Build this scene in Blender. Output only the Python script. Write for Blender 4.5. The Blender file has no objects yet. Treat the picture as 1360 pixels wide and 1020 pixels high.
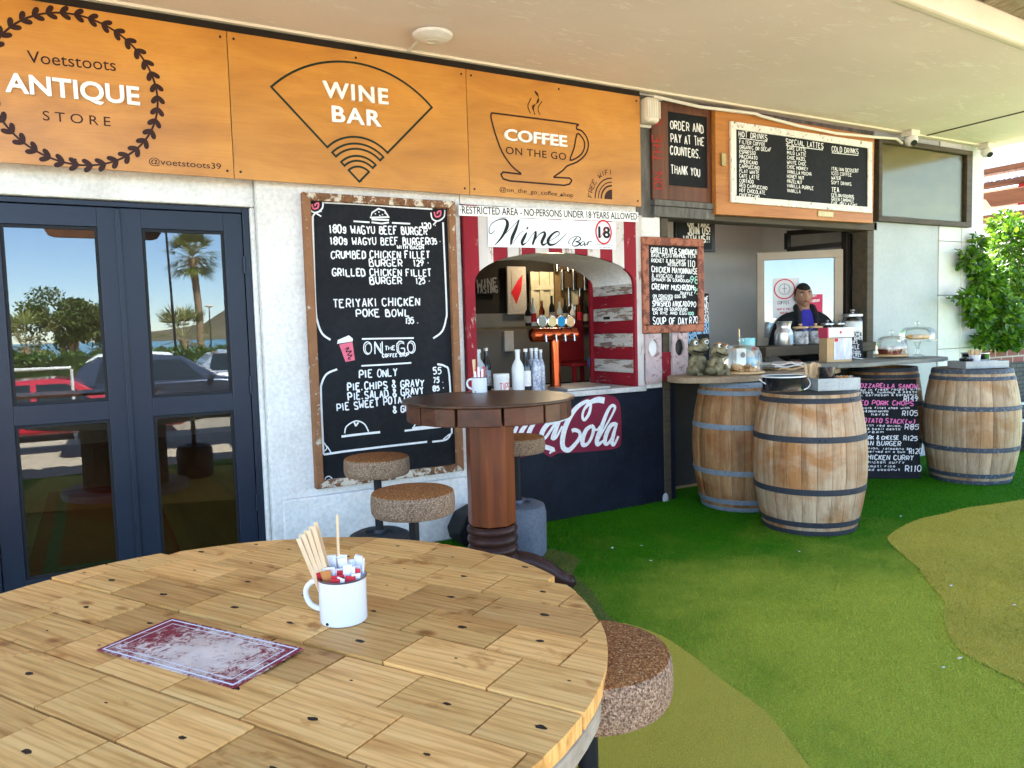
import bpy, math, random
import numpy as np
from mathutils import Vector, Matrix
random.seed(7); RNG = np.random.default_rng(7)
scene = bpy.context.scene
C = scene.collection
PI = math.pi
rad = math.radians

# ------------------------------------------------------------------ camera, sky, sun, exposure
YAW, TILT, ROLL, FPX, EYE = rad(29.0518), rad(4.1193), rad(-1.6287), 1000.0, 1.38
_f = Vector((math.sin(YAW)*math.cos(TILT), math.cos(YAW)*math.cos(TILT), -math.sin(TILT)))
_r = Vector((math.cos(YAW), -math.sin(YAW), 0)); _u = _r.cross(_f)
CA = math.cos(ROLL)*_r + math.sin(ROLL)*_u
CB = -math.sin(ROLL)*_r + math.cos(ROLL)*_u
CF = _f
CAMP = Vector((0, 0, EYE))
cam_d = bpy.data.cameras.new('camera'); cam = bpy.data.objects.new('camera', cam_d); C.objects.link(cam)
cam_d.sensor_fit = 'HORIZONTAL'; cam_d.sensor_width = 36; cam_d.lens = 36*FPX/1360
cam_d.clip_start = .05; cam_d.clip_end = 5000
m3 = Matrix((CA, CB, -CF)).transposed()
cam.matrix_world = Matrix.Translation(CAMP) @ m3.to_4x4()
scene.camera = cam

SUN_EL, SUN_AZ = 50, -25          # azimuth measured from +Y (behind the cafe) towards -X
w = bpy.data.worlds.new('World'); scene.world = w; w.use_nodes = True
nt = w.node_tree; bg = nt.nodes['Background']
sky = nt.nodes.new('ShaderNodeTexSky'); sky.sky_type = 'NISHITA'; sky.sun_disc = False
sky.sun_elevation = rad(SUN_EL); sky.sun_rotation = rad(-SUN_AZ); sky.altitude = 1500; sky.air_density = 1.0; sky.dust_density = .1; sky.ozone_density = 2.5
nt.links.new(sky.outputs[0], bg.inputs[0]); bg.inputs[1].default_value = .10
sl = bpy.data.lights.new('sun', 'SUN'); sl.energy = 5.0; sl.angle = rad(.5); sl.color = (1, .94, .84)
so = bpy.data.objects.new('sun', sl); C.objects.link(so)
sd = Vector((-math.sin(rad(SUN_AZ))*math.cos(rad(SUN_EL)), math.cos(rad(SUN_AZ))*math.cos(rad(SUN_EL)), math.sin(rad(SUN_EL))))
so.rotation_euler = (-sd).to_track_quat('-Z', 'Y').to_euler(); so.location = (0, 0, 30)
vs = scene.view_settings
vs.view_transform = 'Standard'; vs.look = 'None'; vs.gamma = 1; vs.exposure = 3.5
scene.cycles.max_bounces = 10; scene.cycles.transparent_max_bounces = 16

# ------------------------------------------------------------------ pixel of the photograph -> point of the place
def ray(u, v): return CF + CA*((u-680)/FPX) - CB*((v-510)/FPX)
def onz(u, v, z): d = ray(u, v); return CAMP + d*((z-CAMP.z)/d.z)
def ony(u, v, y): d = ray(u, v); return CAMP + d*((y-CAMP.y)/d.y)
def ond(u, v, t): return CAMP + ray(u, v)*t

# ------------------------------------------------------------------ materials
MATS = {}
def newmat(name):
    m = bpy.data.materials.new(name); m.use_nodes = True; MATS[name] = m
    return m, m.node_tree, m.node_tree.nodes['Principled BSDF']
def nd(t, typ, **kw):
    n = t.nodes.new(typ)
    for k, v in kw.items(): setattr(n, k, v)
    return n
def coords(t, stretch=(1, 1, 1), rot=(0, 0, 0), kind='Object'):
    tc = nd(t, 'ShaderNodeTexCoord'); mp = nd(t, 'ShaderNodeMapping')
    mp.inputs['Scale'].default_value = stretch; mp.inputs['Rotation'].default_value = rot
    t.links.new(tc.outputs[kind], mp.inputs[0]); return mp.outputs[0]
def noise(t, vec, scale, detail=4, rough=.6, dist=0):
    n = nd(t, 'ShaderNodeTexNoise'); n.inputs['Scale'].default_value = scale; n.inputs['Detail'].default_value = detail
    n.inputs['Roughness'].default_value = rough; n.inputs['Distortion'].default_value = dist
    t.links.new(vec, n.inputs['Vector']); return n.outputs['Fac']
def ramp(t, fac, stops, interp='LINEAR'):
    r = nd(t, 'ShaderNodeValToRGB'); cr = r.color_ramp; cr.interpolation = interp
    while len(cr.elements) < len(stops): cr.elements.new(.5)
    for e, (p, c) in zip(cr.elements, stops):
        e.position = p; e.color = (*c, 1) if len(c) == 3 else c
    t.links.new(fac, r.inputs[0]); return r.outputs[0]
def mix(t, fac, a, b, blend='MIX'):
    n = nd(t, 'ShaderNodeMix', data_type='RGBA', blend_type=blend)
    for s, v in ((0, fac), (6, a), (7, b)):
        if hasattr(v, 'links'): t.links.new(v, n.inputs[s])
        elif s == 0: n.inputs[0].default_value = v
        else: n.inputs[s].default_value = (*v, 1)
    return n.outputs[2]
def bump(t, p, h, strength=.3, dist=.01):
    b = nd(t, 'ShaderNodeBump'); b.inputs['Strength'].default_value = strength; b.inputs['Distance'].default_value = dist
    t.links.new(h, b.inputs['Height']); t.links.new(b.outputs[0], p.inputs['Normal'])
def mat(name, c, c2=None, rough=.5, metal=0, vs=8, st=(1, 1, 1), bs=60, bm=0, bd=.004, fine=.0, coat=0, spec=None):
    """plain surface: two tones blended by noise (+ a finer layer), optional bump"""
    m, t, p = newmat(name)
    p.inputs['Roughness'].default_value = rough; p.inputs['Metallic'].default_value = metal
    p.inputs['Coat Weight'].default_value = coat
    p.inputs['Specular IOR Level'].default_value = spec if spec is not None else (.5 if rough < .35 else .18)
    c2 = c2 or tuple(x*.8 for x in c)
    v = coords(t, st)
    col = ramp(t, noise(t, v, vs, 6, .65), [(.32, c2), (.66, c)])
    if fine:
        f = ramp(t, noise(t, v, vs*14, 3), [(.35, (1-fine,)*3), (.62, (1, 1, 1))])
        col = mix(t, 1, col, f, 'MULTIPLY')
    t.links.new(col, p.inputs['Base Color'])
    if bm: bump(t, p, noise(t, v, bs, 6, .65), bm, bd)
    return m
def wood(name, c1, c2, c3=None, axis='x', g=1.0, rough=.55, bm=.25, tone=0, coat=0):
    """grain stretched along one axis; tone>0 multiplies in the per-board attribute"""
    m, t, p = newmat(name); p.inputs['Roughness'].default_value = rough; p.inputs['Coat Weight'].default_value = coat
    p.inputs['Coat Roughness'].default_value = .25; p.inputs['Specular IOR Level'].default_value = .28
    s = {'x': (1.2, 16, 16), 'y': (16, 1.2, 16), 'z': (16, 16, 1.2)}[axis]
    v = coords(t, tuple(a*g for a in s))
    if tone:
        at = nd(t, 'ShaderNodeAttribute', attribute_name='tone')
        va = nd(t, 'ShaderNodeVectorMath', operation='MULTIPLY_ADD'); va.inputs[1].default_value = (37, 37, 37)
        t.links.new(at.outputs['Color'], va.inputs[0]); t.links.new(v, va.inputs[2]); v = va.outputs[0]
    n1 = noise(t, v, 1.0, 8, .62, .6); n2 = noise(t, v, 5.0, 4, .6)
    c3 = c3 or tuple((a+b)/2 for a, b in zip(c1, c2))
    col = ramp(t, n1, [(.3, c2), (.5, c3), (.7, c1)])
    fine = ramp(t, n2, [(.36, (.72, .68, .62)), (.56, (1, 1, 1))])
    col = mix(t, .6, col, mix(t, 1, col, fine, 'MULTIPLY'))
    if tone:
        tr = ramp(t, at.outputs['Fac'], [(0, (1-tone, 1-tone*1.05, 1-tone*1.1)), (1, (1, 1, 1))])
        col = mix(t, 1, col, tr, 'MULTIPLY')
    t.links.new(col, p.inputs['Base Color']); bump(t, p, n2, bm, .004)
    return m
def worn(name, paint, under, amount=.45, rough=.7, st=(3, 3, 3), vs=7, paint2=None):
    """old paint flaking off what is under it"""
    m, t, p = newmat(name); p.inputs['Roughness'].default_value = rough; p.inputs['Specular IOR Level'].default_value = .18
    v = coords(t, st)
    n = noise(t, v, vs, 8, .72, .3)
    under_c = ramp(t, noise(t, v, vs*3, 4), [(.35, tuple(x*.55 for x in under)), (.65, under)])
    pc = ramp(t, noise(t, v, vs*.6, 5), [(.35, paint2 or tuple(x*.82 for x in paint)), (.65, paint)])
    k = ramp(t, n, [(amount-.03, (0, 0, 0)), (amount+.02, (1, 1, 1))])
    t.links.new(mix(t, k, under_c, pc), p.inputs['Base Color']); bump(t, p, n, .4, .004)
    return m
def glossglass(name, refl=.35, tint=(.9, .95, 1.0), rough=0.0, see=(1, 1, 1), fres=1.5):
    """window pane: part mirror, part see-through"""
    m, t, p = newmat(name); t.nodes.remove(p); out = t.nodes['Material Output']
    g = nd(t, 'ShaderNodeBsdfGlossy'); g.inputs[0].default_value = (*tint, 1); g.inputs['Roughness'].default_value = rough
    tr = nd(t, 'ShaderNodeBsdfTransparent'); tr.inputs[0].default_value = (*see, 1)
    mx = nd(t, 'ShaderNodeMixShader')
    lw = nd(t, 'ShaderNodeFresnel'); lw.inputs[0].default_value = 1.5
    ma = nd(t, 'ShaderNodeMath', operation='MULTIPLY_ADD', use_clamp=True); ma.inputs[1].default_value = fres; ma.inputs[2].default_value = refl
    t.links.new(lw.outputs[0], ma.inputs[0]); t.links.new(ma.outputs[0], mx.inputs[0])
    t.links.new(tr.outputs[0], mx.inputs[1]); t.links.new(g.outputs[0], mx.inputs[2]); t.links.new(mx.outputs[0], out.inputs[0])
    return m

# ------------------------------------------------------------------ mesh builder
class MB:
    def __init__(s): s.v = []; s.f = []; s.mi = []; s.tone = []
    def add(s, vs, fs, mi=0, tone=1.0):
        o = len(s.v); s.v += [tuple(v) for v in vs]; s.f += [tuple(i+o for i in f) for f in fs]; s.mi += [mi]*len(fs); s.tone += [tone]*len(vs)
        return s
    def box(s, a, b, mi=0, M=None, tone=1.0):
        (x0, y0, z0), (x1, y1, z1) = a, b
        vs = [(x0,y0,z0),(x1,y0,z0),(x1,y1,z0),(x0,y1,z0),(x0,y0,z1),(x1,y0,z1),(x1,y1,z1),(x0,y1,z1)]
        if M: vs = [M @ Vector(v) for v in vs]
        return s.add(vs, [(0,3,2,1),(4,5,6,7),(0,1,5,4),(1,2,6,5),(2,3,7,6),(3,0,4,7)], mi, tone)
    def bar(s, p, q, w, h, mi=0, up=(0, 0, 1)):
        p, q = Vector(p), Vector(q); d = q-p; L = d.length; d.normalize(); up = Vector(up)
        if abs(d.dot(up)) > .99: up = Vector((0, 1, 0))
        sx = d.cross(up).normalized(); uz = sx.cross(d)
        M = Matrix((d, sx, uz)).transposed().to_4x4(); M.translation = p
        return s.box((0, -w/2, -h/2), (L, w/2, h/2), mi, M)
    def lathe(s, prof, n=32, c=(0, 0, 0), mi=0, M=None, caps=True, sx=1, sy=1):
        vs = []; fs = []
        for r, z in prof:
            for k in range(n):
                a = 2*PI*k/n; vs.append((c[0]+r*math.cos(a)*sx, c[1]+r*math.sin(a)*sy, c[2]+z))
        for i in range(len(prof)-1):
            for k in range(n):
                k2 = (k+1) % n; fs.append((i*n+k, i*n+k2, (i+1)*n+k2, (i+1)*n+k))
        if caps:
            fs.append(tuple(reversed(range(n)))); o = (len(prof)-1)*n; fs.append(tuple(range(o, o+n)))
        if M: vs = [M @ Vector(v) for v in vs]
        return s.add(vs, fs, mi)
    def cyl(s, p, q, r, r2=None, n=16, mi=0):
        p, q = Vector(p), Vector(q); d = q-p; M = d.to_track_quat('Z', 'Y').to_matrix().to_4x4(); M.translation = p
        return s.lathe([(r, 0), (r if r2 is None else r2, d.length)], n, mi=mi, M=M)
    def tube(s, pts, r, n=8, mi=0, closed=False):
        pts = [Vector(p) for p in pts]; rr = r if isinstance(r, (list, tuple)) else [r]*len(pts)
        vs = []; fs = []; N = len(pts); ref = None
        for i, p in enumerate(pts):
            a = pts[(i-1) % N] if (closed or i) else p; b = pts[(i+1) % N] if (closed or i < N-1) else p
            d = (b-a).normalized()
            if ref is None: ref = Vector((0, 0, 1)) if abs(d.z) < .9 else Vector((1, 0, 0))
            x = (ref - d*ref.dot(d)).normalized(); ref = x; y = d.cross(x)
            for k in range(n):
                t = 2*PI*k/n; vs.append(p + (x*math.cos(t)+y*math.sin(t))*rr[i])
        for i in range(N if closed else N-1):
            j = (i+1) % N
            for k in range(n):
                k2 = (k+1) % n; fs.append((i*n+k, i*n+k2, j*n+k2, j*n+k))
        if not closed: fs += [tuple(reversed(range(n))), tuple(range((N-1)*n, N*n))]
        return s.add(vs, fs, mi)
    def prism(s, poly, d, mi=0, tone=1.0):
        """poly: 3-D outline, extruded by vector d"""
        n = len(poly); d = Vector(d); P = [Vector(p) for p in poly]
        nrm = Vector((0, 0, 0))
        for i in range(n): nrm += P[i].cross(P[(i+1) % n])
        if nrm.dot(d) < 0: P = P[::-1]
        vs = P + [p+d for p in P]
        fs = [tuple(reversed(range(n))), tuple(range(n, 2*n))] + [(i, (i+1) % n, n+(i+1) % n, n+i) for i in range(n)]
        return s.add(vs, fs, mi, tone)
    def ball(s, c, r, n=14, m=9, mi=0, sc=(1, 1, 1), M=None):
        prof = [(max(1e-4, r*math.sin(PI*i/m)), -r*math.cos(PI*i/m)) for i in range(m+1)]
        T = Matrix.Translation(c) @ (M or Matrix()) @ Matrix.Diagonal((*sc, 1))
        return s.lathe(prof, n, mi=mi, M=T)
    def ribbon(s, pts, w, nrm, mi=0, closed=False):
        """flat stroke with mitred joints lying in the plane with normal nrm; w is a width or one per point"""
        P = []
        for p in pts:
            p = Vector(p)
            if not P or (p-P[-1]).length > 1e-5: P.append(p)
        if len(P) < 2: return s
        ww = w if isinstance(w, (list, tuple)) else [w]*len(P)
        if len(ww) != len(P): ww = (list(ww)+[ww[-1]]*len(P))[:len(P)]
        nrm = Vector(nrm); L = []; R = []; N = len(P)
        if not closed:                                # split at sharp corners
            for i in range(1, N-1):
                if (P[i]-P[i-1]).normalized().dot((P[i+1]-P[i]).normalized()) < .12:
                    s.ribbon(P[:i+1], ww[:i+1], nrm, mi)
                    return s.ribbon([p+nrm*.00005 for p in P[i:]], ww[i:], nrm, mi)
        for i, p in enumerate(P):
            a = P[i-1] if (i or closed) else None; b = P[(i+1) % N] if (i < N-1 or closed) else None
            d0 = (p-a).normalized() if a is not None else None; d1 = (b-p).normalized() if b is not None else None
            if d0 is None: d0 = d1
            if d1 is None: d1 = d0
            n0 = nrm.cross(d0); n1 = nrm.cross(d1); k = n0+n1
            if k.length < .3: k = n0
            else: k = k/max(.45, k.length_squared/2)
            e = nrm*(i*.000012 if not closed else 0); L.append(p+k*ww[i]/2+e); R.append(p-k*ww[i]/2+e)
        fs = [(i, N+i, N+(i+1) % N, (i+1) % N) for i in range(N if closed else N-1)]
        return s.add(L+R, [f[::-1] for f in fs], mi)
    def build(s, name, m, parent=None, at=None, smooth=False, bevel=0, seg=2, sub=0):
        """link as ONE mesh object; coordinates are world coordinates at this moment"""
        if parent is not None:
            off = Vector((0, 0, 0)); q = parent
            while q is not None: off += q.location; q = q.parent
            loc = Vector((0, 0, 0))
        else: loc = Vector(at) if at is not None else Vector((0, 0, 0)); off = loc
        me = bpy.data.meshes.new(name)
        me.from_pydata([(v[0]-off.x, v[1]-off.y, v[2]-off.z) for v in s.v], [], s.f)
        ms = m if isinstance(m, (list, tuple)) else [m]
        for x in ms: me.materials.append(MATS[x] if isinstance(x, str) else x)
        if len(ms) > 1: me.polygons.foreach_set('material_index', s.mi)
        if min(s.tone or [1]) < 1 or max(s.tone or [1]) > 1:
            a = me.color_attributes.new('tone', 'FLOAT_COLOR', 'POINT')
            a.data.foreach_set('color', np.repeat(np.array(s.tone, np.float32), 4))
        if smooth:
            me.polygons.foreach_set('use_smooth', [True]*len(me.polygons))
            if smooth != 'all': me.set_sharp_from_angle(angle=rad(38))
        me.update()
        o = bpy.data.objects.new(name, me); C.objects.link(o); o.location = loc
        if parent is not None: o.parent = parent
        if bevel:
            b = o.modifiers.new('bevel', 'BEVEL'); b.width = bevel; b.segments = seg; b.limit_method = 'ANGLE'; b.angle_limit = rad(40)
        if sub:
            b = o.modifiers.new('sub', 'SUBSURF'); b.levels = b.render_levels = sub
        return o
def tag(o, label=None, cat=None, group=None, kind=None):
    for k, v in (('label', label), ('category', cat), ('group', group), ('kind', kind)):
        if v: o[k] = v
    return o
def thing(name, label, cat, loc=(0, 0, 0), group=None):
    o = bpy.data.objects.new(name, None); C.objects.link(o); o.location = loc; o.empty_display_size = .1
    return tag(o, label, cat, group)
def copy_tree(o, parent=None):
    c = o.copy(); C.objects.link(c)
    if parent is not None: c.parent = parent; c.matrix_parent_inverse = o.matrix_parent_inverse
    for ch in list(o.children): copy_tree(ch, c)
    return c

# ------------------------------------------------------------------ lettering
GL = {k: v.replace(' ', '') for k, v in {
'A': '00 39 60|13 53', 'B': '00 09|~09 39 57 46 04|~04 46 62 50 00', 'C': '~68 49 29 18 07 02 11 20 40 51 62', 'D': '00 09|~09 29 58 65 62 51 20 00', 'E': '69 09 00 60|05 45',
'G': '~68 49 29 18 07 02 11 20 40 61 64|64 34', 'H': '00 09|60 69|05 65', 'I': '30 39', 'J': '~59 53 42 30 10 02', 'K': '00 09|69 04|25 60', 'L': '09 00 60',
'M': '00 09 34 69 60', 'N': '00 09 60 69', 'O': '~39 18 06 03 11 30 51 63 66 58 39', 'P': '00 09|~09 49 67 65 44 04', 'Q': '~39 18 06 03 11 30 51 63 66 58 39|32 61', 'R': '00 09|~09 49 67 65 44 04|25 60',
'S': '~68 49 19 07 15 44 62 50 20 01', 'T': '09 69|39 30', 'U': '~09 03 11 30 51 63 69', 'V': '09 30 69', 'W': '09 10 35 50 69', 'X': '00 69|09 60', 'Y': '09 35 69|35 30', 'Z': '09 69 00 60',
'0': '~39 18 06 03 11 30 51 63 66 58 39', '1': '17 39 30', '2': '~08 29 49 67 65 33 00|00 60', '3': '~08 29 49 67 55 25|~25 55 63 51 20 01', '4': '50 59 03 63', '5': '69 09 05|~05 46 63 51 20 01',
'6': '~59 27 03 11 30 51 63 45 15 03', '7': '09 69 20', '8': '~35 06 18 39 58 66 35 03 11 30 51 63 35', '9': '~65 35 06 18 39 58 66 65 43 20',
'&': '~60 18 29 48 46 03 11 30 51 63', '-': '14 54', ',': '31 10', '.': '30 31', '!': '33 39|30 31', '/': '00 69', '(': '~49 27 22 40', ')': '~29 47 42 20', '_': '00 60', "'": '36 39',
'@': '~46 34 32 52 54 46 52 63 66 49 29 07 02 20 50', '+': '32 36|14 54', '|': '30 39', '?': '~08 29 49 67 55 33|30 31', ':': '31 32|35 36',
'a': '~55 26 13 01 20 41 53|56 50', 'b': '00 09|~04 26 46 53 40 10 01', 'c': '~54 26 03 01 20 51', 'd': '50 59|~54 26 03 01 20 41 52', 'e': '03 53|~53 46 16 03 01 20 50', 'f': '~59 39 27 20|06 56',
'g': '~56 37 16 14 33 54|57 52|~52 40 20 01', 'h': '00 09|~04 26 46 54 50', 'i': '30 36|38 39', 'j': '~36 31 10', 'k': '00 09|56 02|23 50', 'l': '30 39', 'm': '00 06|~04 26 34 30|~34 56 64 60', 'n': '00 06|~04 26 46 54 50',
'o': '~36 05 02 20 40 52 55 36', 'p': '00 06|~05 36 53 30 01', 'q': '50 56|~54 26 03 01 20 41 52', 'r': '10 16|~13 36 56', 's': '~55 26 05 33 52 30 01', 't': '~39 31 50|06 56', 'u': '~06 01 20 41 53|56 50',
'v': '06 30 66', 'w': '06 20 34 40 66', 'x': '00 56|06 50', 'y': '06 33|56 10', 'z': '06 56 00 50'}.items()}
GL['F'] = '690900|0545'
def smoothpts(P, n=4, closed=False):
    if len(P) < 3: return P
    out = []; N = len(P)
    for i in range(N if closed else N-1):
        p0 = P[i-1] if (i or closed) else P[0]; p1 = P[i]; p2 = P[(i+1) % N]; p3 = P[(i+2) % N] if (closed or i+2 < N) else P[-1]
        for k in range(n):
            t = k/n
            out.append(tuple(.5*(2*b+(c-a)*t+(2*a-5*b+4*c-d)*t*t+(3*b-a-3*c+d)*t**3) for a, b, c, d in zip(p0, p1, p2, p3)))
    if not closed: out.append(P[-1])
    return out
def glyph(ch):
    g = GL.get(ch) or GL.get(ch.upper())
    if not g: return []
    out = []
    for st in g.split('|'):
        sm = st.startswith('~'); st = st.lstrip('~')
        P = [(int(st[i])/6, int(st[i+1])/9) for i in range(0, len(st)-1, 2)]
        if len(P) < 2: continue
        out.append(smoothpts(P, 4) if sm else P)
    return out
_lift = [0]
def write(mb, text, p0, p1, h, w=None, nrm=(0, -1, 0), mi=0, jit=.05, slant=0, gap=.5):
    """chalk lettering along the base line p0 -> p1 (3-D), h high, fitted to that length"""
    p0, p1, nrm = Vector(p0), Vector(p1), Vector(nrm).normalized()
    d = (p1-p0); L = d.length; d.normalize(); up = nrm.cross(d).normalized()
    if up.z < 0 and abs(up.z) > .2: up = -up
    adv = [(.55 if c in " " else .45 if c in "iIl.,'!1-" else 1.25 if c in 'MWmw' else 1.0) for c in text]
    tot = sum(adv)+gap*(len(text)-1); k = L/tot; x = 0; w = w or h*.13
    for c, a in zip(text, adv):
        cw = a*k
        nar = c in "iIl.,'!1-"; hs = h*random.uniform(1-jit*1.5, 1+jit*1.5); sl_ = slant+random.uniform(-jit, jit)*1.4; wv = w*random.uniform(.85, 1.12)
        for st in glyph(c):
            pts = []
            jx, jy = random.uniform(-jit, jit), random.uniform(-jit, jit)
            for gx, gy in st:
                X = (gx-.5)*(.95*k if nar and c not in 'I1-' else cw)+cw/2 if nar else gx*cw
                X += jx*cw; Y = gy*hs + jy*h
                X += sl_*gy*h
                pts.append(p0 + d*(x+X) + up*Y + nrm*(.0012+_lift[0]*.00012))
            _lift[0] = (_lift[0]+1) % 9
            mb.ribbon(pts, wv, nrm, mi)
        x += cw+gap*k
def type_mesh(text, extrude=0, offset=0, space=1.0, shear=0):
    cu = bpy.data.curves.new('lettering', 'FONT'); cu.body = text; cu.extrude = extrude; cu.offset = offset; cu.space_character = space; cu.shear = shear
    cu.resolution_u = 4
    o = bpy.data.objects.new('lettering', cu); C.objects.link(o)
    dg = bpy.context.evaluated_depsgraph_get(); dg.update()
    me = o.evaluated_get(dg).to_mesh()
    vs = [tuple(v.co) for v in me.vertices]; fs = [tuple(p.vertices) for p in me.polygons]
    o.evaluated_get(dg).to_mesh_clear(); bpy.data.objects.remove(o); bpy.data.curves.remove(cu)
    return vs, fs
def typeset(mb, text, p0, p1, h, thick=.001, nrm=(0, -1, 0), mi=0, bold=0, space=1.0, shear=0):
    """printed lettering: base line p0 -> p1, cap height h, raised by thick"""
    p0, p1, nrm = Vector(p0), Vector(p1), Vector(nrm).normalized()
    d = p1-p0; L = d.length; d.normalize(); up = nrm.cross(d).normalized()
    if up.z < 0: up = -up
    vs, fs = type_mesh(text, .5, bold, space, shear)
    xs = [v[0] for v in vs]; x0, x1 = min(xs), max(xs)
    cap = .73
    out = [p0 + d*((v[0]-x0)/(x1-x0)*L) + up*(v[1]/cap*h) + nrm*((v[2]+.5)*thick) for v in vs]
    mb.add(out, fs, mi)
def zoomer(x0, y0, s, y, off=0):
    """enlarged crop of the photograph -> point on the upright plane at depth y"""
    def f(a, b): p = ony(x0+a/s, y0+b/s, y); return Vector((p.x, p.y-off, p.z))
    return f
# ------------------------------------------------------------------ colours
D = 4.54
mat('white_wall', (.84, .81, .76), (.66, .63, .58), .8, vs=3.0, bs=24, bm=.8, bd=.010, fine=.16)
m, t_, p = newmat('ceiling_paint'); p.inputs['Roughness'].default_value = .75; p.inputs['Specular IOR Level'].default_value = .2
v = coords(t_, (1, 1.5, 1), (0, 0, .35)); n0 = noise(t_, v, .9, 5, .6); n1 = noise(t_, coords(t_, (1.6, 6, 1), (0, 0, .5)), 2.6, 7, .68, 1.6); n2 = noise(t_, v, 30, 5, .7)
st = ramp(t_, n1, [(.57, (0, 0, 0)), (.62, (1, 1, 1)), (.65, (.1, .1, .1))])
msk = ramp(t_, noise(t_, v, 1.5, 3), [(.42, (0, 0, 0)), (.56, (1, 1, 1))]); st = mix(t_, 1, st, msk, 'MULTIPLY')
c_ = ramp(t_, n0, [(.3, (.73, .62, .56)), (.7, (.81, .70, .635))]); t_.links.new(mix(t_, st, c_, (.92, .86, .79)), p.inputs['Base Color'])
hh = nd(t_, 'ShaderNodeMath', operation='MULTIPLY_ADD'); hh.inputs[1].default_value = 2.5; t_.links.new(st, hh.inputs[0]); t_.links.new(n2, hh.inputs[2]); bump(t_, p, hh.outputs[0], .30, .004)
mat('fascia_paint', (.74, .66, .53), (.66, .58, .46), .7, vs=2, bs=40, bm=.2)
mat('thatch', (.62, .53, .38), (.30, .22, .12), .95, vs=14, st=(5, 1, 2), bs=30, bm=1, bd=.03, fine=.3)
mat('navy_paint', (.010, .014, .026), (.004, .006, .011), .6, vs=3, bs=14, bm=.5, bd=.01, fine=.3)
mat('navy_door', (.013, .019, .034), (.010, .015, .028), .34, vs=1.2, spec=.25)
mat('rubber_black', (.012, .012, .013), rough=.5)
mat('grey_panel', (.42, .44, .44), (.36, .38, .385), .6, vs=2, bs=26, bm=.35, bd=.006, fine=.06)
mat('pale_panel', (.62, .62, .59), (.54, .54, .51), .6, vs=1.5, bs=60, bm=.15, fine=.05)
mat('weathered_grey', (.17, .16, .145), (.07, .065, .06), .8, vs=9, st=(2, 2, .4), bm=.4)
mat('dark_brown_timber', (.085, .065, .04), (.05, .038, .025), .6, vs=7, st=(.5, 4, 4), bm=.3)
mat('taupe_frame', (.40, .32, .235), (.34, .27, .20), .5, vs=4)
mat('black_frame', (.02, .015, .011), (.012, .009, .007), .4, vs=5)
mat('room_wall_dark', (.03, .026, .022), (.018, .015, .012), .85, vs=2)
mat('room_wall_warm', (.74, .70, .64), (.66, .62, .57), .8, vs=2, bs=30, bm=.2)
mat('tile_grey', (.23, .215, .19), (.19, .18, .16), .35, vs=3)
wood('floor_boards', (.34, .17, .065), (.14, .06, .02), axis='y', g=.6, rough=.35)
mat('tarmac', (.36, .31, .24), (.29, .25, .19), .95, vs=.6, bs=90, bm=.4, fine=.25)
mat('paving', (.55, .455, .34), (.45, .37, .27), .95, vs=1.1, bs=60, bm=.4, fine=.2)
mat('sea_water', (.03, .20, .25), (.02, .14, .20), .25, vs=.05)
mat('hill_scrub', (.20, .16, .10), (.11, .10, .055), .95, vs=.02, fine=.3)
glossglass('door_glass', .038, (.82, .91, 1.0), see=(.62, .62, .6), fres=.75)
glossglass('casement_glass', .03, (.76, .88, 1.0), fres=.7)
glossglass('jar_glass', .015, (1, 1, 1), .0, see=(.95, .97, .96), fres=.6)

# ------------------------------------------------------------------ ground, turf, street
def sheet(name, poly, z, m, kind='structure', label=None, cat=None):
    o = MB().add([(x, y, z) for x, y in poly], [tuple(range(len(poly)))]).build(name, m)
    if o.data.polygons[0].normal.z < 0: o.data.flip_normals()
    o['kind'] = kind
    return o
def quad(x0, x1, y0, y1): return [(x0, y0), (x1, y0), (x1, y1), (x0, y1)]
sheet('ground', quad(-900, 900, -48, 700), -.34, 'paving')
sheet('road', quad(-150, 150, -12.5, -4.2), -.328, 'tarmac')
kerb = MB().box((-150, -12.8, -.34), (150, -12.5, -.2)).build('kerb', 'paving', bevel=.02); kerb['kind'] = 'structure'
ter = MB().box((-9, -3.2, -.339), (14, D+.3, -.008)).build('terrace_floor', 'paving'); ter['kind'] = 'structure'
sheet('sea', quad(-4000, 4000, -4500, -48), -1.2, 'sea_water')

def lit_pool(t, col, n2, n1, bl):
    """round pool of light put into the turf colour, edge broken by noise"""
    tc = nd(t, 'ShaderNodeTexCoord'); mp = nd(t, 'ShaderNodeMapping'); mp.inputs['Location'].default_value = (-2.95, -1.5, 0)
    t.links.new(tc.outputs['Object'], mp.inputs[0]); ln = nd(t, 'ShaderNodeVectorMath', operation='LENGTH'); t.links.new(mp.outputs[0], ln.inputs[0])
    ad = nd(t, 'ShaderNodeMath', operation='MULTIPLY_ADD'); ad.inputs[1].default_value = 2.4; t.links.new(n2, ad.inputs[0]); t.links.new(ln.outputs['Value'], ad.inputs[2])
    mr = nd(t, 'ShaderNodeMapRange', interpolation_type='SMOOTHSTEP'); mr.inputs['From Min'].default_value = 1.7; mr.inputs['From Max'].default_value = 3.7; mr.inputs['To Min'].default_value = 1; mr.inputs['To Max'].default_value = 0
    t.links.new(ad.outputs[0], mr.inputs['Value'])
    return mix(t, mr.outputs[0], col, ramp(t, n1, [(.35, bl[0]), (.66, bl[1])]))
LIT_TONES = ((.30, .35, .022), (.50, .53, .08))  # yellow-green tones of the light pool painted on sheet and blades
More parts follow.
